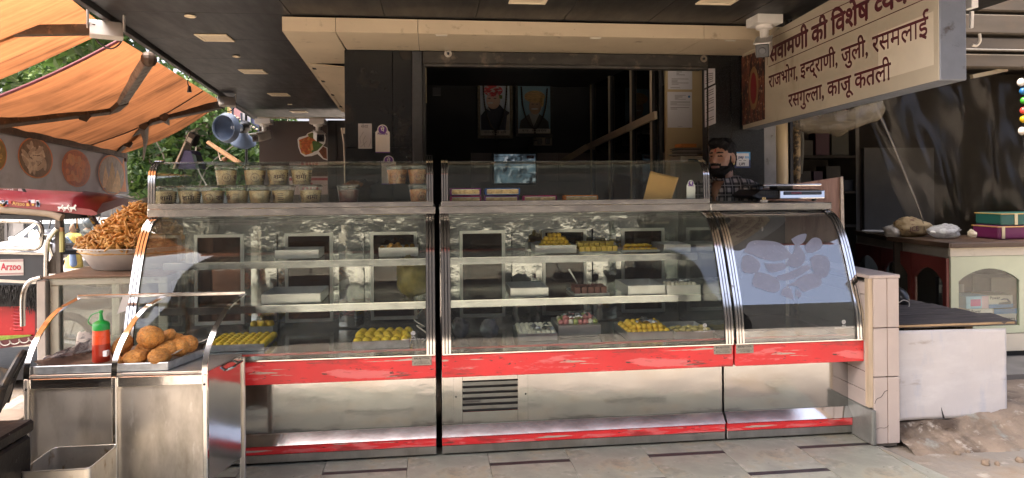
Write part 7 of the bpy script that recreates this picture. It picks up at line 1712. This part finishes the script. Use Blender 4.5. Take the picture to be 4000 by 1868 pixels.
    sep = nt.nodes.new('ShaderNodeSeparateXYZ'); nt.links.new(coords(nt, (1, 1, 1)), sep.inputs[0])
    def stripes(ax, per, duty, off=0): 
        q = mth(nt, 'FRACT', mth(nt, 'ADD', mth(nt, 'MULTIPLY', ax, 1/per), off)); return mth(nt, 'LESS_THAN', q, duty)
    hx = mth(nt, 'ADD', sep.outputs[0], mth(nt, 'MULTIPLY', sep.outputs[1], .8))
    va, ha = stripes(hx, .062, .42), stripes(sep.outputs[2], .062, .42); vb, hb_ = stripes(hx, .062, .09, .35), stripes(sep.outputs[2], .062, .09, .35)
    g_ = mth(nt, 'MULTIPLY', mth(nt, 'ADD', va, ha), .5); col = mixc(nt, g_, (.014, .015, .018), (.12, .115, .12))
    both = mth(nt, 'MULTIPLY', va, ha); col = mixc(nt, both, col, (.40, .37, .37)); col = mixc(nt, mth(nt, 'MAXIMUM', vb, hb_), col, (.30, .28, .28))
    p_ = nt.nodes.new('ShaderNodeBsdfPrincipled'); p_.inputs['Roughness'].default_value = .85; nt.links.new(col, p_.inputs[0]); nt.links.new(p_.outputs[0], out.inputs[0])
    shirt = fuse([('c', (0, .012, .90), (0, .012, 1.27), .155, .142), ('c', (-.155, .012, 1.322), (.155, .012, 1.322), .068, .068), ('c', (-.197, .01, 1.30), (-.23, .0, 1.06), .070, .064), ('c', (.197, .01, 1.30), (.23, .0, 1.06), .070, .064),
                  ('c', (-.09, .03, 1.375), (.09, .03, 1.375), .036, .036), ('c', (-.10, .01, 1.36), (-.035, -.112, 1.27), .030, .024), ('c', (.10, .01, 1.36), (.035, -.112, 1.27), .030, .024)], .009, 2)
    for v in shirt.v: v += Vector((noise.noise(v*14), noise.noise(v*14 + Vector((3,1,2))), 0))*.007
    shirt.f = [f for f in shirt.f if not (abs(sum(shirt.v[i].x for i in f)/len(f)) < .030*max(0, (sum(shirt.v[i].z for i in f)/len(f) - 1.20)/.12) and sum(shirt.v[i].y for i in f)/len(f) < -.07 and sum(shirt.v[i].z for i in f)/len(f) > 1.20)]; shirt.mi = [0]*len(shirt.f)
    place(shirt, base, rz).build('checked_shirt', m, t, smooth='all')
    e = MB().ball((.082, hy+.0, hz-.038), .005, 8, 6); place(e, base, rz).build('ear_stud', M('gold_stud', (.8, .6, .25), .2, 1.0), t)
    return t
shopkeeper()
# ================================================================ trays, sweets and packets in the cases
def tray(label, x0, x1, y0, y1, z, h, m=alu, name='sweet_tray', grp='metal sweet trays in the cases', th=.0022):
    t = thing(name, label, 'tray', ((x0+x1)/2, (y0+y1)/2, z), group=grp)
    MB().box(x0, x1, y0, y1, z+.0005, z+.003).build('tray_base', m, t)
    for k, (a, b, c, d) in enumerate(((x0, x1, y0, y0+th), (x0, x1, y1-th, y1), (x0, x0+th, y0+th, y1-th), (x1-th, x1, y0+th, y1-th))):
        MB().box(a, b, c, d, z+.0031, z+h).build('tray_side', m, t)
    return t
S1, S2, S3 = .9605, .7335, .5215
sw_y = M('saffron_sweet', (.82, .52, .05), .5, 0, var=.12, vs=30, rnd=.10); sw_l = M('boondi_laddu', (.90, .62, .05), .5, 0, var=.2, vs=5, patches=(((.34, .36, .06), 5, .70, .04), ((.60, .30, .03), 6, .68, .05)), bump=.35, bs=8, bdist=.05, rnd=.14)
sw_c = M('cream_sweet', (.76, .70, .54), .5, 0, var=.08, vs=30, rnd=.08); sw_p = M('pink_sweet', (.58, .22, .20), .5, rnd=.1); sw_g = M('green_sweet', (.42, .46, .16), .5, rnd=.1); sw_b = M('cocoa_sweet', (.17, .065, .045), .55, 0, var=.25, vs=40, rnd=.12); sw_k = M('yellow_barfi', (.80, .56, .11), .5, 0, var=.1, vs=30, rnd=.1)
sw_o = M('orange_sweet', (.60, .29, .05), .5, rnd=.08); foil = M('silver_leaf', (.85, .85, .86), .18, 1.0, var=.1, vs=40, bump=1.0, bs=90, bdist=.01)
def ballmesh(m, s=(1, 1, 1), rough=.03, seed=0, nu=14, nv=10): return MB().ball((0, 0, 0), s, nu, nv, fn=lambda p: 1 + rough*noise.noise(p*3 + Vector((seed, 0, 0)))).mesh(m, smooth='all')
me_lad = [ballmesh(sw_l, rough=.10, seed=k, nu=18, nv=12) for k in range(3)]
me_yel, me_cre, me_pin, me_gre, me_ora = ballmesh(sw_y), ballmesh(sw_c), ballmesh(sw_p), ballmesh(sw_g), ballmesh(sw_o)
me_ov = ballmesh(sw_y, (1.35, .8, .62)); me_dsc = ballmesh(M('pale_yellow_sweet', (.66, .52, .20), .5, rnd=.08), (1.25, 1.0, .6))
me_cube = MB().box(-1, 1, -1, 1, -1, 1).mesh(sw_k, bev=.12); me_coc = MB().box(-1, 1, -1, 1, -1, 1).mesh(sw_b, bev=.1)
rw = random.Random(17)
def sweet(me, p, r, lb, grp, cat='sweet', rot=None, name='sweet'): return inst(name, me, p, rot or (rw.uniform(-.3, .3), rw.uniform(-.3, .3), rw.uniform(0, 6)), r, lb, cat, grp)
def foils(label, x0, x1, y0, y1, z, n, s=.02):
    mb = MB()
    for _ in range(n):
        c = Vector((rw.uniform(x0, x1), rw.uniform(y0, y1), z + rw.uniform(-.004, .006))); o = Vector((rw.random()*9, 0, 0)); a_ = rw.uniform(.6, 1.3)
        mb.sheet(lambda u, v: c + Vector(((u-.5)*s*2*a_, (v-.5)*s*1.6, .012*noise.noise(Vector((u*2, v*2, 0)) + o) + .010 - .03*((u-.5)**2 + (v-.5)**2))), 5, 4, .0004)
    o = mb.build('silver_leaf', foil, smooth='all'); tag(o, label, 'silver leaf', kind='stuff'); return o
# --- left counter
tray('big galvanised tray of yellow laddus next to the snack cart', -1.16, -.862, 3.60, 3.89, S3, .034, galv)
for j in range(6):
    for i in range(8): sweet(me_lad[(i+j) % 3], (-1.14 + .036*i + .018 + .001*(j % 2), 3.625 + .045*j, S3+.024 + rw.uniform(0, .003)), .0195, 'round yellow laddu in the big tray next to the snack cart', 'laddus in the tray by the cart', name='laddu')
tray('galvanised tray of large yellow laddus at the right end of the left counter', -.415, -.125, 3.553, 3.83, S3, .040, galv)
for j in range(4):
    for i in range(6): sweet(me_lad[(i+2*j) % 3], (-.39 + .048*i + .012*(j % 2), 3.585 + .055*j, S3+.030 + .004*j), .0255, 'large yellow laddu in the tray at the right end of the left counter', 'laddus at the right end', name='laddu')
tray('empty deep steel tray on the upper shelf of the left counter', -.862, -.628, 3.86, 4.06, S1, .048)
tray('shallow steel tray with a few orange balls, upper shelf at the left', -.302, -.085, 3.87, 4.06, S1, .050)
for k, x in enumerate((-.285, -.25, -.215, -.185, -.15, -.12, -.235, -.20)): sweet(me_ora, (x, 3.90 + .05*(k % 3), S1+.045 + (.014 if k > 5 else 0)), .0155, 'orange sweet ball in the upper left counter tray', 'orange sweet balls')
tray('wide steel tray nearly empty on the lower shelf of the left counter', -.905, -.600, 3.735, 4.02, S2, .052)
for x, y in ((-.765, 3.80), (-.735, 3.83)): sweet(me_ora, (x, y, S2+.018), .016, 'orange sweet ball left in the wide nearly empty tray', 'last orange balls in the wide tray')
crumple('yellow_plastic_bag', 'crumpled translucent yellow plastic bag on the lower shelf of the left counter', 'plastic bag', (-.115, 3.89, .845), (.085, .10, .125), M('yellow_film', (.42, .34, .09), .3, 0, var=.35, vs=14, alpha=.66, transl=.3), 4)
tray('small tray of braided sweets at the back of the left counter floor', -1.03, -.90, 3.97, 4.08, S3, .05, galv)
for i in range(5): sweet(me_lad[i % 3], (-1.01 + .023*i, 4.0 + .012*(i % 2), S3+.058), .02, 'yellow sweet in the small tray at the back of the left counter', 'sweets at the back', name='laddu')
cw = MB().tube(crom([(-.10, 4.0, .70), (-.06, 3.9, .66), (-.11, 3.82, .62), (-.05, 3.78, .58), (-.09, 3.72, .60), (-.03, 3.66, .56), (-.06, 3.60, .535)], 5), .0035, 6).build('loose_cable', cable_w, smooth=True); tag(cw, 'loose white cord looping inside the right end of the left counter', 'cord')
# --- middle counter, upper shelf
tray('steel tray carrying the pyramid of yellow balls', .585, .828, 3.885, 4.06, S1, .046)
pr_n = 0
for lv, (nx_, ny_) in enumerate(((7, 3), (6, 3), (5, 2), (3, 2))):
    for j in range(ny_):
        for i in range(nx_): sweet(me_yel, (.715 + (i - (nx_-1)/2)*.0262, 3.935 + j*.026 + lv*.013, S1+.040 + lv*.0195), .0138, 'small saffron yellow ball in the pyramid on the upper shelf', 'yellow balls piled in a pyramid')
tray('flat tray of square yellow barfi on the upper shelf', .836, 1.062, 3.845, 4.06, S1, .010)
for j in range(3):
    for i in range(7 - (j % 2)): sweet(me_cube, (.855 + .0325*i + .004*j, 3.875 + .058*j, S1+.0215 + .004*j + (.012 if j else 0)), (.0142, .021, .0175), 'square yellow barfi piece on the flat upper shelf tray', 'yellow barfi pieces', rot=(0, 0, rw.uniform(-.08, .08)))
tray('flat tray of oval yellow sweets on the upper shelf', 1.090, 1.322, 3.865, 4.06, S1, .012)
for j in range(3):
    for i in range(6 - j): sweet(me_ov, (1.125 + .034*i + .017*j, 3.895 + .04*j, S1+.014 + .012*(j > 0) + .003*j), .0155, 'oval yellow sweet on the flat upper shelf tray', 'oval yellow sweets', rot=(0, 0, rw.uniform(-.3, .3)))
for i in range(4): sweet(me_ov, (1.15 + .036*i, 3.925, S1+.034), .0155, 'oval yellow sweet on top of its row', 'oval yellow sweets on top', rot=(0, 0, rw.uniform(-.3, .3)))
tray('empty pale steel tray at the right end of the upper shelf', 1.330, 1.49, 3.82, 4.05, S1, .044)
# lower shelf
tray('empty steel tray on the lower shelf below the pyramid', .425, .638, 3.755, 4.02, S2, .050)
tray('flat steel plate of cocoa brown cubes on the lower shelf', .784, .985, 3.745, 3.98, S2, .012)
for j in range(2):
    for i in range(5): sweet(me_coc, (.808 + .038*i, 3.79 + .07*j, S2+.026 + .003*j), (.0165, .022, .0185), 'cocoa brown cube sweet on the lower shelf plate', 'brown cube sweets', rot=(0, 0, rw.uniform(-.06, .06)))
sp2 = MB().tube([(.83, 3.88, S2+.05), (.80, 3.87, S2+.10), (.78, 3.88, S2+.135)], [.004, .004, .007], 6).build('steel_tongs', alu, smooth=True); tag(sp2, 'small steel server leaning at the brown cubes', 'tongs')
tray('empty deep steel tray right of the brown cubes', 1.085, 1.300, 3.72, 4.0, S2, .052)
tray('steel tray of white sweets with silver leaf at the right end of the lower shelf', 1.305, 1.50, 3.70, 3.98, S2, .052)
for k in range(14): sweet(me_cre, (1.325 + .025*(k % 7), 3.735 + .06*(k // 7), S2+.050), .0145, 'white sweet in the right end tray of the lower shelf', 'white sweets under silver leaf')
foils('silver leaf over the white sweets on the lower shelf', 1.36, 1.45, 3.73, 3.82, S2+.064, 6)
# floor of the middle counter
tray('steel tray of cream balls under silver leaf on the middle counter floor', .447, .660, 3.603, 3.84, S3, .040)
for j in range(4):
    for i in range(8): sweet(me_cre, (.465 + .0255*i, 3.635 + .045*j, S3+.034 + .006*j), .0155, 'cream coloured ball in the front tray of the middle counter', 'cream balls')
foils('silver leaf over the cream balls in the front tray', .53, .63, 3.64, 3.76, S3+.055, 7)
bx_ = thing('raised_sweet_box', 'raised steel box heaped with pink and green balls under silver leaf', 'tray', (.795, 3.75, S3), group='metal sweet trays in the cases'); MB().box(.676, .914, 3.663, 3.90, S3+.012, S3+.066).build('box_body', alu, bx_, bev=.002); MB().box(.69, .90, 3.68, 3.88, S3, S3+.0115).build('box_foot', alu, bx_)
for lv in range(2):
    for j in range(3 - lv):
        for i in range(8 - 2*lv): sweet((me_pin, me_gre, me_cre, me_pin)[(i*3 + j) % 4], (.698 + .0275*(i + lv) + .004*j, 3.70 + .055*j + .02*lv, S3+.077 + .021*lv), .0155, 'pastel ball heaped on the raised steel box', 'pastel balls on the raised box')
foils('silver leaf over the pastel balls on the raised box', .73, .87, 3.69, 3.80, S3+.108, 14, .022)
tray('steel tray of bright yellow balls with silver leaf on the middle counter floor', 1.03, 1.283, 3.548, 3.83, S3, .042)
for lv in range(2):
    for j in range(4 - lv):
        for i in range(8 - 2*lv): sweet(me_yel, (1.05 + .030*(i + lv), 3.585 + .055*j + .02*lv, S3+.036 + .022*lv + .003*j), .0172, 'bright yellow ball in the silver leafed front tray', 'bright yellow balls')
foils('silver leaf over the bright yellow balls', 1.10, 1.20, 3.60, 3.72, S3+.080, 9)
tray('steel tray of flat pale yellow sweets at the right end of the middle counter', 1.288, 1.50, 3.53, 3.80, S3, .040)
for k in range(12): sweet(me_dsc, (1.31 + .034*(k % 6), 3.57 + .07*(k // 6), S3+.038 + .004*(k % 2)), .0165, 'flat pale yellow sweet in the right end front tray', 'flat pale yellow sweets', rot=(rw.uniform(-.2, .2), rw.uniform(-.2, .2), 0))
for k, (x, y, r) in enumerate(((.14, 3.75, .05), (.30, 3.70, .045))): crumple('grey_bag', ('small dusky plastic bag at the left end of the middle counter', 'small shiny plastic bag beside the cream ball tray')[k], 'plastic bag', (x, y, S3+.05), (r, r*.8, .055), M('dusky_film', (.14, .13, .14), .25, 0, var=.5, vs=20), 9+k)
# --- narrow counter: paper on the floor and emblem on the glass
pp_ = MB().obox((1.84, 3.52, S3+.0035), (.27, .19, .0012), Matrix.Rotation(RAD(-4), 3, 'Z') @ Matrix.Rotation(RAD(2), 3, 'X')).build('laminated_certificate', M('ivory_certificate', (.60, .54, .42), .4, 0, var=.05)); tag(pp_, 'ivory certificate lying on the floor of the narrow counter', 'certificate')
for k in range(3): MB().obox((1.80, 3.50 + .035*k, S3+.0065), (.15 - .04*k, .006, .0006), Matrix.Rotation(RAD(-4), 3, 'Z')).build('print_line', M('faint_ink', (.30, .26, .20), .6), pp_)
MB().obox((1.80, 3.585, S3+.0075), (.016, .012, .0006)).build('seal_print', M('brick_print2', (.45, .16, .08), .5), pp_)
mo = MB().obox((1.66, 3.60, S3+.003), (.20, .24, .001), Matrix.Rotation(RAD(20), 3, 'Z')).build('grey_sheet', M('grey_sheet', (.30, .27, .22), .6)); tag(mo, 'dull grey sheet lying beside the ivory certificate', 'sheet')
# emblem: petals of film that follow the curved glass
em = thing('glass_emblem', 'frosted flower like emblem film on the narrow counter glass', 'emblem', (1.9, 3.40, .7))
def on_glass(px, py, off=.0042):
    r = ray(px, py); o = Vector((0, 0, EYE))
    for (y0, z0), (y1, z1) in zip(PROF, PROF[1:]):
        a = Vector((0, y0, z0)); e = Vector((0, y1-y0, z1-z0)); n = Vector((0, -e.z, e.y)).normalized(); t = (a + n*off - o).dot(n) / r.dot(n); p = o + r*t
        k = (p - a).dot(e) / e.dot(e)
        if -.02 <= k <= 1.02: return p
    return None
def film_patch(poly, name, m, par, n=14):
    xs_ = [p[0] for p in poly]; ys_ = [p[1] for p in poly]
    bm = bmesh.new(); vs_ = [bm.verts.new((x, y, 0)) for x, y in poly]; bm.faces.new(vs_)
    for k in range(1, n): 
        y = min(ys_) + (max(ys_)-min(ys_))*k/n; bmesh.ops.bisect_plane(bm, geom=bm.verts[:]+bm.edges[:]+bm.faces[:], plane_co=(0, y, 0), plane_no=(0, 1, 0))
    bmesh.ops.triangulate(bm, faces=bm.faces[:]); bm.verts.index_update()
    mb = MB(); mb.v = [on_glass(v.co.x, v.co.y) for v in bm.verts]
    for f in bm.faces: mb.face([v.index for v in f.verts])
    bm.free(); return mb.build(name, m, par, smooth='all')
def blob(pts, n=6): return [(p.x, p.y) for p in crom([Vector((x, y, 0)) for x, y in pts + pts[:1]], n)[:-1]]
petals = [[(2905,985),(2930,945),(2985,940),(3045,950),(3085,985),(3090,1005),(3030,1020),(2975,1010),(2940,995)],
          [(2896,1035),(2905,1000),(2940,1000),(2970,1030),(2960,1062),(2925,1068),(2900,1058)],
          [(2985,1028),(3020,1030),(3060,1028),(3072,1045),(3040,1060),(3005,1062)],
          [(3075,1020),(3100,985),(3110,950),(3140,985),(3146,1015),(3125,1042),(3095,1044),(3074,1035)],
          [(2938,1100),(2955,1065),(3000,1072),(3040,1095),(3046,1130),(3020,1143),(2975,1130),(2945,1118)],
          [(3030,1080),(3080,1065),(3150,1035),(3165,1050),(3120,1080),(3085,1094),(3045,1094)],
          [(3165,1010),(3190,995),(3230,1005),(3243,1040),(3230,1078),(3205,1086),(3180,1065),(3170,1035)],
          [(3062,1120),(3095,1105),(3140,1075),(3185,1068),(3208,1085),(3205,1115),(3170,1130),(3140,1140),(3110,1118)],
          [(3050,1150),(3062,1125),(3090,1128),(3100,1165),(3105,1172),(3070,1160)],
          [(3112,1130),(3130,1145),(3122,1165),(3108,1150)], [(3145,960),(3175,930),(3205,935),(3210,965),(3180,985),(3150,985)], [(3090,935),(3120,918),(3150,915),(3140,945),(3110,960)]]
for k, p in enumerate(petals): film_patch(blob(p), 'petal_film', frost, em)
for px, py, cnt_ in ((3295, 1262, 0), (2752, 1275, 1), (1614, 1305, 2), (2670, 728, 3)):
    pass
# maker's etching on the panes
for k, (px, py) in enumerate(((3296, 1258), (2753, 1272), (1614, 1302))):
    t = thing('glass_maker_mark', ('tiny white maker mark etched on the narrow counter glass', 'tiny white maker mark etched on the middle counter glass', 'tiny white maker mark etched on the left counter glass')[k], 'glass mark', on_glass(px, py), group='maker marks on the glass')
    c = on_glass(px, py); MB().tube([c + Vector((.009*math.cos(a_), 0, .009*math.sin(a_))) for a_ in [2*math.pi*i/16 for i in range(16)]], .0013, 4, closed=True).build('ring_mark', white, t); MB().tube([c + Vector((.004*math.cos(a_), 0, .004*math.sin(a_))) for a_ in [2*math.pi*i/10 for i in range(10)]], .0012, 4, closed=True).build('ring_mark', white, t)
    tx = MB(); lettering(tx, 'APG', c + Vector((0, -.0015, -.022)), (1,0,0), (0,0,1), .011, align='C'); lettering(tx, 'AND PVE GLASSES PVT. LTD', c + Vector((0, -.0025, -.032)), (1,0,0), (0,0,1), .0085, align='C'); tx.build('lettering', white, t)
# --- upper case, left: snack cups in two rows
me_ = {}
cupm = G('cup_plastic', tint=(.90, .91, .90), refl=1.0, haze=.035, hcol=(.55, .55, .54)); lidm = G('cup_lid_plastic', tint=(.66, .67, .66), refl=1.5, haze=.24, hcol=(.58, .58, .56))
sev = M('fine_sev_mix', (.70, .52, .27), .7, 0, var=.25, vs=70, patches=(((.20, .10, .03), 190, .64, .03), ((.66, .52, .29), 120, .60, .04)), bump=1.0, bs=260, bdist=.004)
nutm = M('masala_peanuts', (.50, .19, .06), .6, 0, var=.4, vs=60, patches=(((.60, .33, .14), 50, .6, .05),), bump=1.0, bs=120, bdist=.008)
darkm = M('dark_masala_mix', (.15, .045, .035), .6, 0, var=.5, vs=60, bump=1.0, bs=120, bdist=.008)
brownink = M('brown_print_ink', (.055, .018, .012), .6)
lg_logo = None
def cup(label, x, y, z, fill, turn, s=1.0, level=.78):
    t = thing('snack_cup', label, 'snack cup', (x, y, z), group='lidded snack cups in the upper case'); c = Vector((x, y, z)); H = .098*s; r0, r1 = .046*s, .0585*s
    MB().lathe([(.0, .001), (r0, .001), (r1, H)], c, 28).build('contents' if False else 'cup_wall', cupm, t, smooth=True)
    MB().lathe([(.0, .003), (r0-.0015, .003), (r0 + (r1-r0)*level - .0015, H*level), (r1*.5, H*level + .004), (0, H*level + .006)], c, 28, caps=False).build('contents', fill, t, smooth=True)
    MB().lathe([(r1+.003, H-.004), (r1+.004, H+.001), (r1-.002, H+.004), (r1-.006, H+.0085), (.012, H+.0105), (0, H+.0105)], c, 28, caps=False).build('lid', lidm, t, smooth=True)
    # print wrapped on the wall
    pr_ = MB()
    def wrap(u, v):   # u metres along the wall, v metres up
        rr_ = r0 + (r1-r0)*(v/H) + .0012; a_ = -math.pi/2 + turn + u/ (.053*s); return c + Vector((rr_*math.cos(a_), rr_*math.sin(a_), v))
    def put(s_, u0, v0, h, w=None):
        V, Fc, wd = line_of(s_); k = (w/wd) if w else h; pr_.add([wrap(u0 + p.x*k, v0 + p.y*h) for p in V], Fc)
    [put('शमॅा', -.030*s + q_, .032*s, .034*s, .060*s) for q_ in (-.0009, 0, .0009)]; put('½सवी½टस एंड नमकीन', -.032*s, .014*s, .012*s, .066*s); put('सवाद की बात', -.016*s, .066*s, .008*s, .036*s)
    for k in range(24):
        a0, a1 = 2*math.pi*k/24, 2*math.pi*(k+1)/24; R0, R1 = .0205*s, .0225*s; uc, vc = -.066*s, .040*s
        pr_.add([wrap(uc + R0*math.cos(a0), vc + R0*math.sin(a0)), wrap(uc + R1*math.cos(a0), vc + R1*math.sin(a0)), wrap(uc + R1*math.cos(a1), vc + R1*math.sin(a1)), wrap(uc + R0*math.cos(a1), vc + R0*math.sin(a1))], [(0, 1, 2, 3)])
    put('RS', -.078*s, .033*s, .020*s, .024*s)
    for k in range(5): v0 = .060*s - .010*s*k; pr_.add([wrap(.045*s, v0), wrap(.060*s, v0), wrap(.075*s, v0), wrap(.075*s, v0 + .003*s), wrap(.060*s, v0 + .003*s), wrap(.045*s, v0 + .003*s)], [(0, 1, 4, 5), (1, 2, 3, 4)])
    pr_.build('cup_print', brownink, t)
    return t
uz = 1.2572
cupsb = [(646, .45, sev, 'leftmost cup of the lower row behind the trim'), (742, .15, sev, 'second cup of the lower row'), (833, 1.1, sev, 'third cup of the lower row showing the round mark'), (928, -1.0, sev, 'fourth cup of the lower row showing small print'), (1016, 2.6, sev, 'fifth cup of the lower row with plain side'), (1107, -1.2, sev, 'sixth cup of the lower row, half behind the bright reflection'), (1214, .3, sev, 'seventh cup of the lower row'), (1362, .1, darkm, 'dark red filled cup of the lower row below the crumpled packet'), (1640, 1.5, nutm, 'orange filled cup at the right end of the lower row')]
for px, tr_, f, lb in cupsb: cup('lidded snack cup, ' + lb, at(px, 803, Y=3.72).x, 3.72, uz, f, tr_, 1.02)
ms = MB().box(-1.38, -.02, 3.70, 4.06, 1.3615, 1.3655).build('glass_ledge', glass, cL)
cupst = [(884, 1.55, sev, 'leftmost cup of the upper row'), (996, 1.50, sev, 'second cup of the upper row with the round mark'), (1086, .35, sev, 'third cup of the upper row with bold lettering'), (1179, .1, sev, 'fourth cup of the upper row'), (1551, .95, nutm, 'orange filled cup of the upper row'), (1633, 1.25, nutm, 'rightmost orange filled cup of the upper row')]
for px, tr_, f, lb in cupst: cup('lidded snack cup, ' + lb, at(px, 728, Y=3.80).x, 3.80, 1.366, f, tr_, 1.0, .80)
crumple('snack_packet', 'crumpled brown snack packet on the dark red cup', 'packet', at(1380, 722, Y=3.80), (.045, .03, .022), M('brown_foil', (.20, .085, .03), .35, .3, var=.4, vs=30), 14)
# --- upper case, middle: cake packets, envelope
def cakepack(label, px0, px1, z, m, y=3.70, n=4, rot=0):
    x0, x1 = at(px0, 770, Y=y).x, at(px1, 770, Y=y).x
    t = thing('cake_packet', label, 'cake packet', ((x0+x1)/2, y, z), group='sponge cake packets'); h = .042
    MB().box(x0-.008, x1+.008, y-.028, y+.05, z+.0005, z+h).build('wrapper', m, t, bev=.010, seg=2)
    wn_ = MB().box(x0+.004, x1-.004, y-.0295, y-.0281, z+.008, z+h-.008).build('window', M('cake_crumb', (.58, .40, .20), .6, 0, var=.2, vs=40), t, bev=.0005)
    for k in range(n): xx = x0 + (x1-x0)*(k+.5)/n; MB().ball((xx, y-.026, z+h/2), ((x1-x0)/n*.46, .010, h*.30), 12, 8).build('sponge_cake', M('sponge_cake', (.62, .43, .21), .65, 0, var=.2, vs=40), wn_, smooth='all')
    mb = MB(); 
    for k in range(20): a0, a1 = k/20, (k+1)/20
    MB().tube([(x0+.004, y-.031, z+.008), (x1-.004, y-.031, z+.008), (x1-.004, y-.031, z+h-.008), (x0+.004, y-.031, z+h-.008)], .0014, 5, closed=True).build('window_outline', paper, t)
    return t
mp_, bp_, pk, og = M('purple_wrapper', (.14, .012, .13), .25), M('blue_wrapper', (.015, .07, .26), .25), M('pink_wrapper', (.38, .015, .10), .25), M('orange_wrapper', (.55, .17, .02), .25)
cakepack('purple sponge cake packet, upper one at the left end', 1762, 1874, uz+.0435, mp_); cakepack('blue sponge cake packet stacked on the second purple one', 1898, 2025, uz+.0435, bp_)
cakepack('pink sponge cake packet under the purple one at the left end', 1762, 1874, uz, pk); cakepack('purple sponge cake packet under the blue one', 1894, 2020, uz, mp_)
cakepack('pink sponge cake packet alone in the row', 2045, 2168, uz, pk, y=3.68); cakepack('orange sponge cake packet at the right end of the row', 2206, 2328, uz, og, y=3.68)
ev = [at(2512, 782, Y=3.66), at(2622, 784, Y=3.66), at(2652, 694, Y=3.72), at(2540, 668, Y=3.74)]
eo_ = MB().sheet(lambda u, v: lerp(lerp(ev[0], ev[1], u), lerp(ev[3], ev[2], u), v) + Vector((0, .012*math.sin(3*u)*v, 0)), 12, 10, .0012).build('manila_envelope', M('manila_paper', (.62, .36, .12), .6, 0, var=.06, vs=6), smooth='all'); tag(eo_, 'manila envelope leaning inside the middle glass case', 'envelope')
# ================================================================ weighing scale, plug and cardboard on the narrow counter
wsx0, wsx1, wy = at(2945, 790, Y=3.86).x, at(3212, 790, Y=3.86).x, 3.84
wsc = thing('weighing_scale', 'stainless weighing scale with red display on the narrow counter', 'weighing scale', ((wsx0+wsx1)/2, 3.98, 1.2455))
MB().prism([(wsx0+.03, wy+.02, 1.262), (wsx1-.01, wy, 1.262), (wsx1+.012, wy, 1.305), (wsx1-.02, wy+.02, 1.318), (wsx0+.05, wy+.03, 1.318), (wsx0-.01, wy+.02, 1.28)], (0, .30, 0)).build('scale_body', M('scale_black', (.02, .02, .022), .4), wsc, bev=.006)
fxa, fxb = at(3035, 1, Y=wy).x, at(3212, 1, Y=wy).x
fp = MB().prism([(fxa, wy-.012, 1.263), (fxb, wy-.012, 1.263), (fxb+.006, wy-.002, 1.314), (fxa+.006, wy-.002, 1.314)], (0, .02, 0)).build('front_plate', steel_wavy, wsc, bev=.006, seg=2)
MB().prism([(fxa+.03, wy-.0125, 1.288), (fxb-.02, wy-.0125, 1.288), (fxb-.018, wy-.009, 1.307), (fxa+.032, wy-.009, 1.307)], (0, .003, 0)).build('display', M('dark_display', (.03, .028, .025), .2), wsc)
MB().prism([(fxa+.075, wy-.014, 1.292), (fxa+.14, wy-.014, 1.292), (fxa+.14, wy-.011, 1.304), (fxa+.075, wy-.011, 1.304)], (0, .002, 0)).build('red_digits', M('red_led_window', (.16, .02, .03), .3), wsc)
pxa, pxb = at(2975, 1, Y=3.84).x, at(3200, 1, Y=3.84).x
MB().box(pxa, pxb, 3.83, 4.13, 1.339, 1.352).build('weighing_pan', steel, wsc, bev=.005, seg=2); MB().box((pxa+pxb)/2-.05, (pxa+pxb)/2+.05, 3.92, 4.02, 1.3185, 1.3389).build('pan_support', blackpl, wsc)
for x in (wsx0+.05, wsx1-.03): MB().cyl((x, 3.90, 1.2465), (x, 3.90, 1.2625), .014, 10).build('foot', blackpl, wsc)
for k in range(12): xx = wsx0 + .035 + .010*k; MB().box(xx, xx+.004, wy+.0165, wy+.0195, 1.285, 1.31).build('vent_slot', M('vent_grey', (.06, .06, .058), .5), wsc)
cb_ = thing('plug_and_cable', 'cream mains plug and cable lying in front of the weighing scale', 'cable', (2.0, 3.68, 1.246))
MB().tube(crom([at(2990, 803, Y=3.67), at(3050, 797, Y=3.67), at(3090, 800, Y=3.66), at(3150, 806, Y=3.65), at(3190, 803, Y=3.66), at(3225, 798, Y=3.68)], 5), .0042, 8).build('cable', cable_w, cb_, smooth=True)
pq = at(2985, 799, Y=3.665); MB().box(pq.x-.018, pq.x+.016, 3.65, 3.68, 1.2465, 1.262).build('plug', cable_w, cb_, bev=.004, seg=2)
for dx in (-.010, -.002, .006): MB().cyl((pq.x+dx, 3.665, 1.262), (pq.x+dx, 3.665, 1.277), .0022, 6).build('plug_pin', M('brass_pin', (.6, .48, .25), .25, 1.0), cb_)
crd = thing('cardboard_sheet', 'large stained cardboard sheet standing behind the weighing scale', 'cardboard', (2.35, 4.2, .9))
cdm = M('stained_cardboard', (.30, .185, .145), .8, 0, var=.15, vs=6, stretch=(8, 1, .5), patches=(((.17, .09, .07), 5, .60, .08, (4, 1, .5)),), bump=.3, bs=40, bstretch=(20, 1, 1))
cq = [at(2965, 900, Y=4.22), at(3280, 900, Y=4.22), at(3280, 692, Y=4.22), at(2965, 740, Y=4.22)]
MB().prism([Vector((v.x, 4.22, v.z)) if k > 1 else Vector((v.x, 4.22, .95)) for k, v in enumerate(cq)], (0, .006, 0)).build('sheet', cdm, crd)
MB().prism([Vector((cq[2].x+.0005, 4.21, .95)), Vector((cq[2].x + .028, 4.21, .95)), Vector((cq[2].x + .018, 4.21, cq[2].z+.004)), Vector((cq[2].x+.0005, 4.21, cq[2].z))], (0, .018, 0)).build('torn_edge', M('torn_card', (.52, .45, .37), .8, 0, var=.2, vs=30), crd)
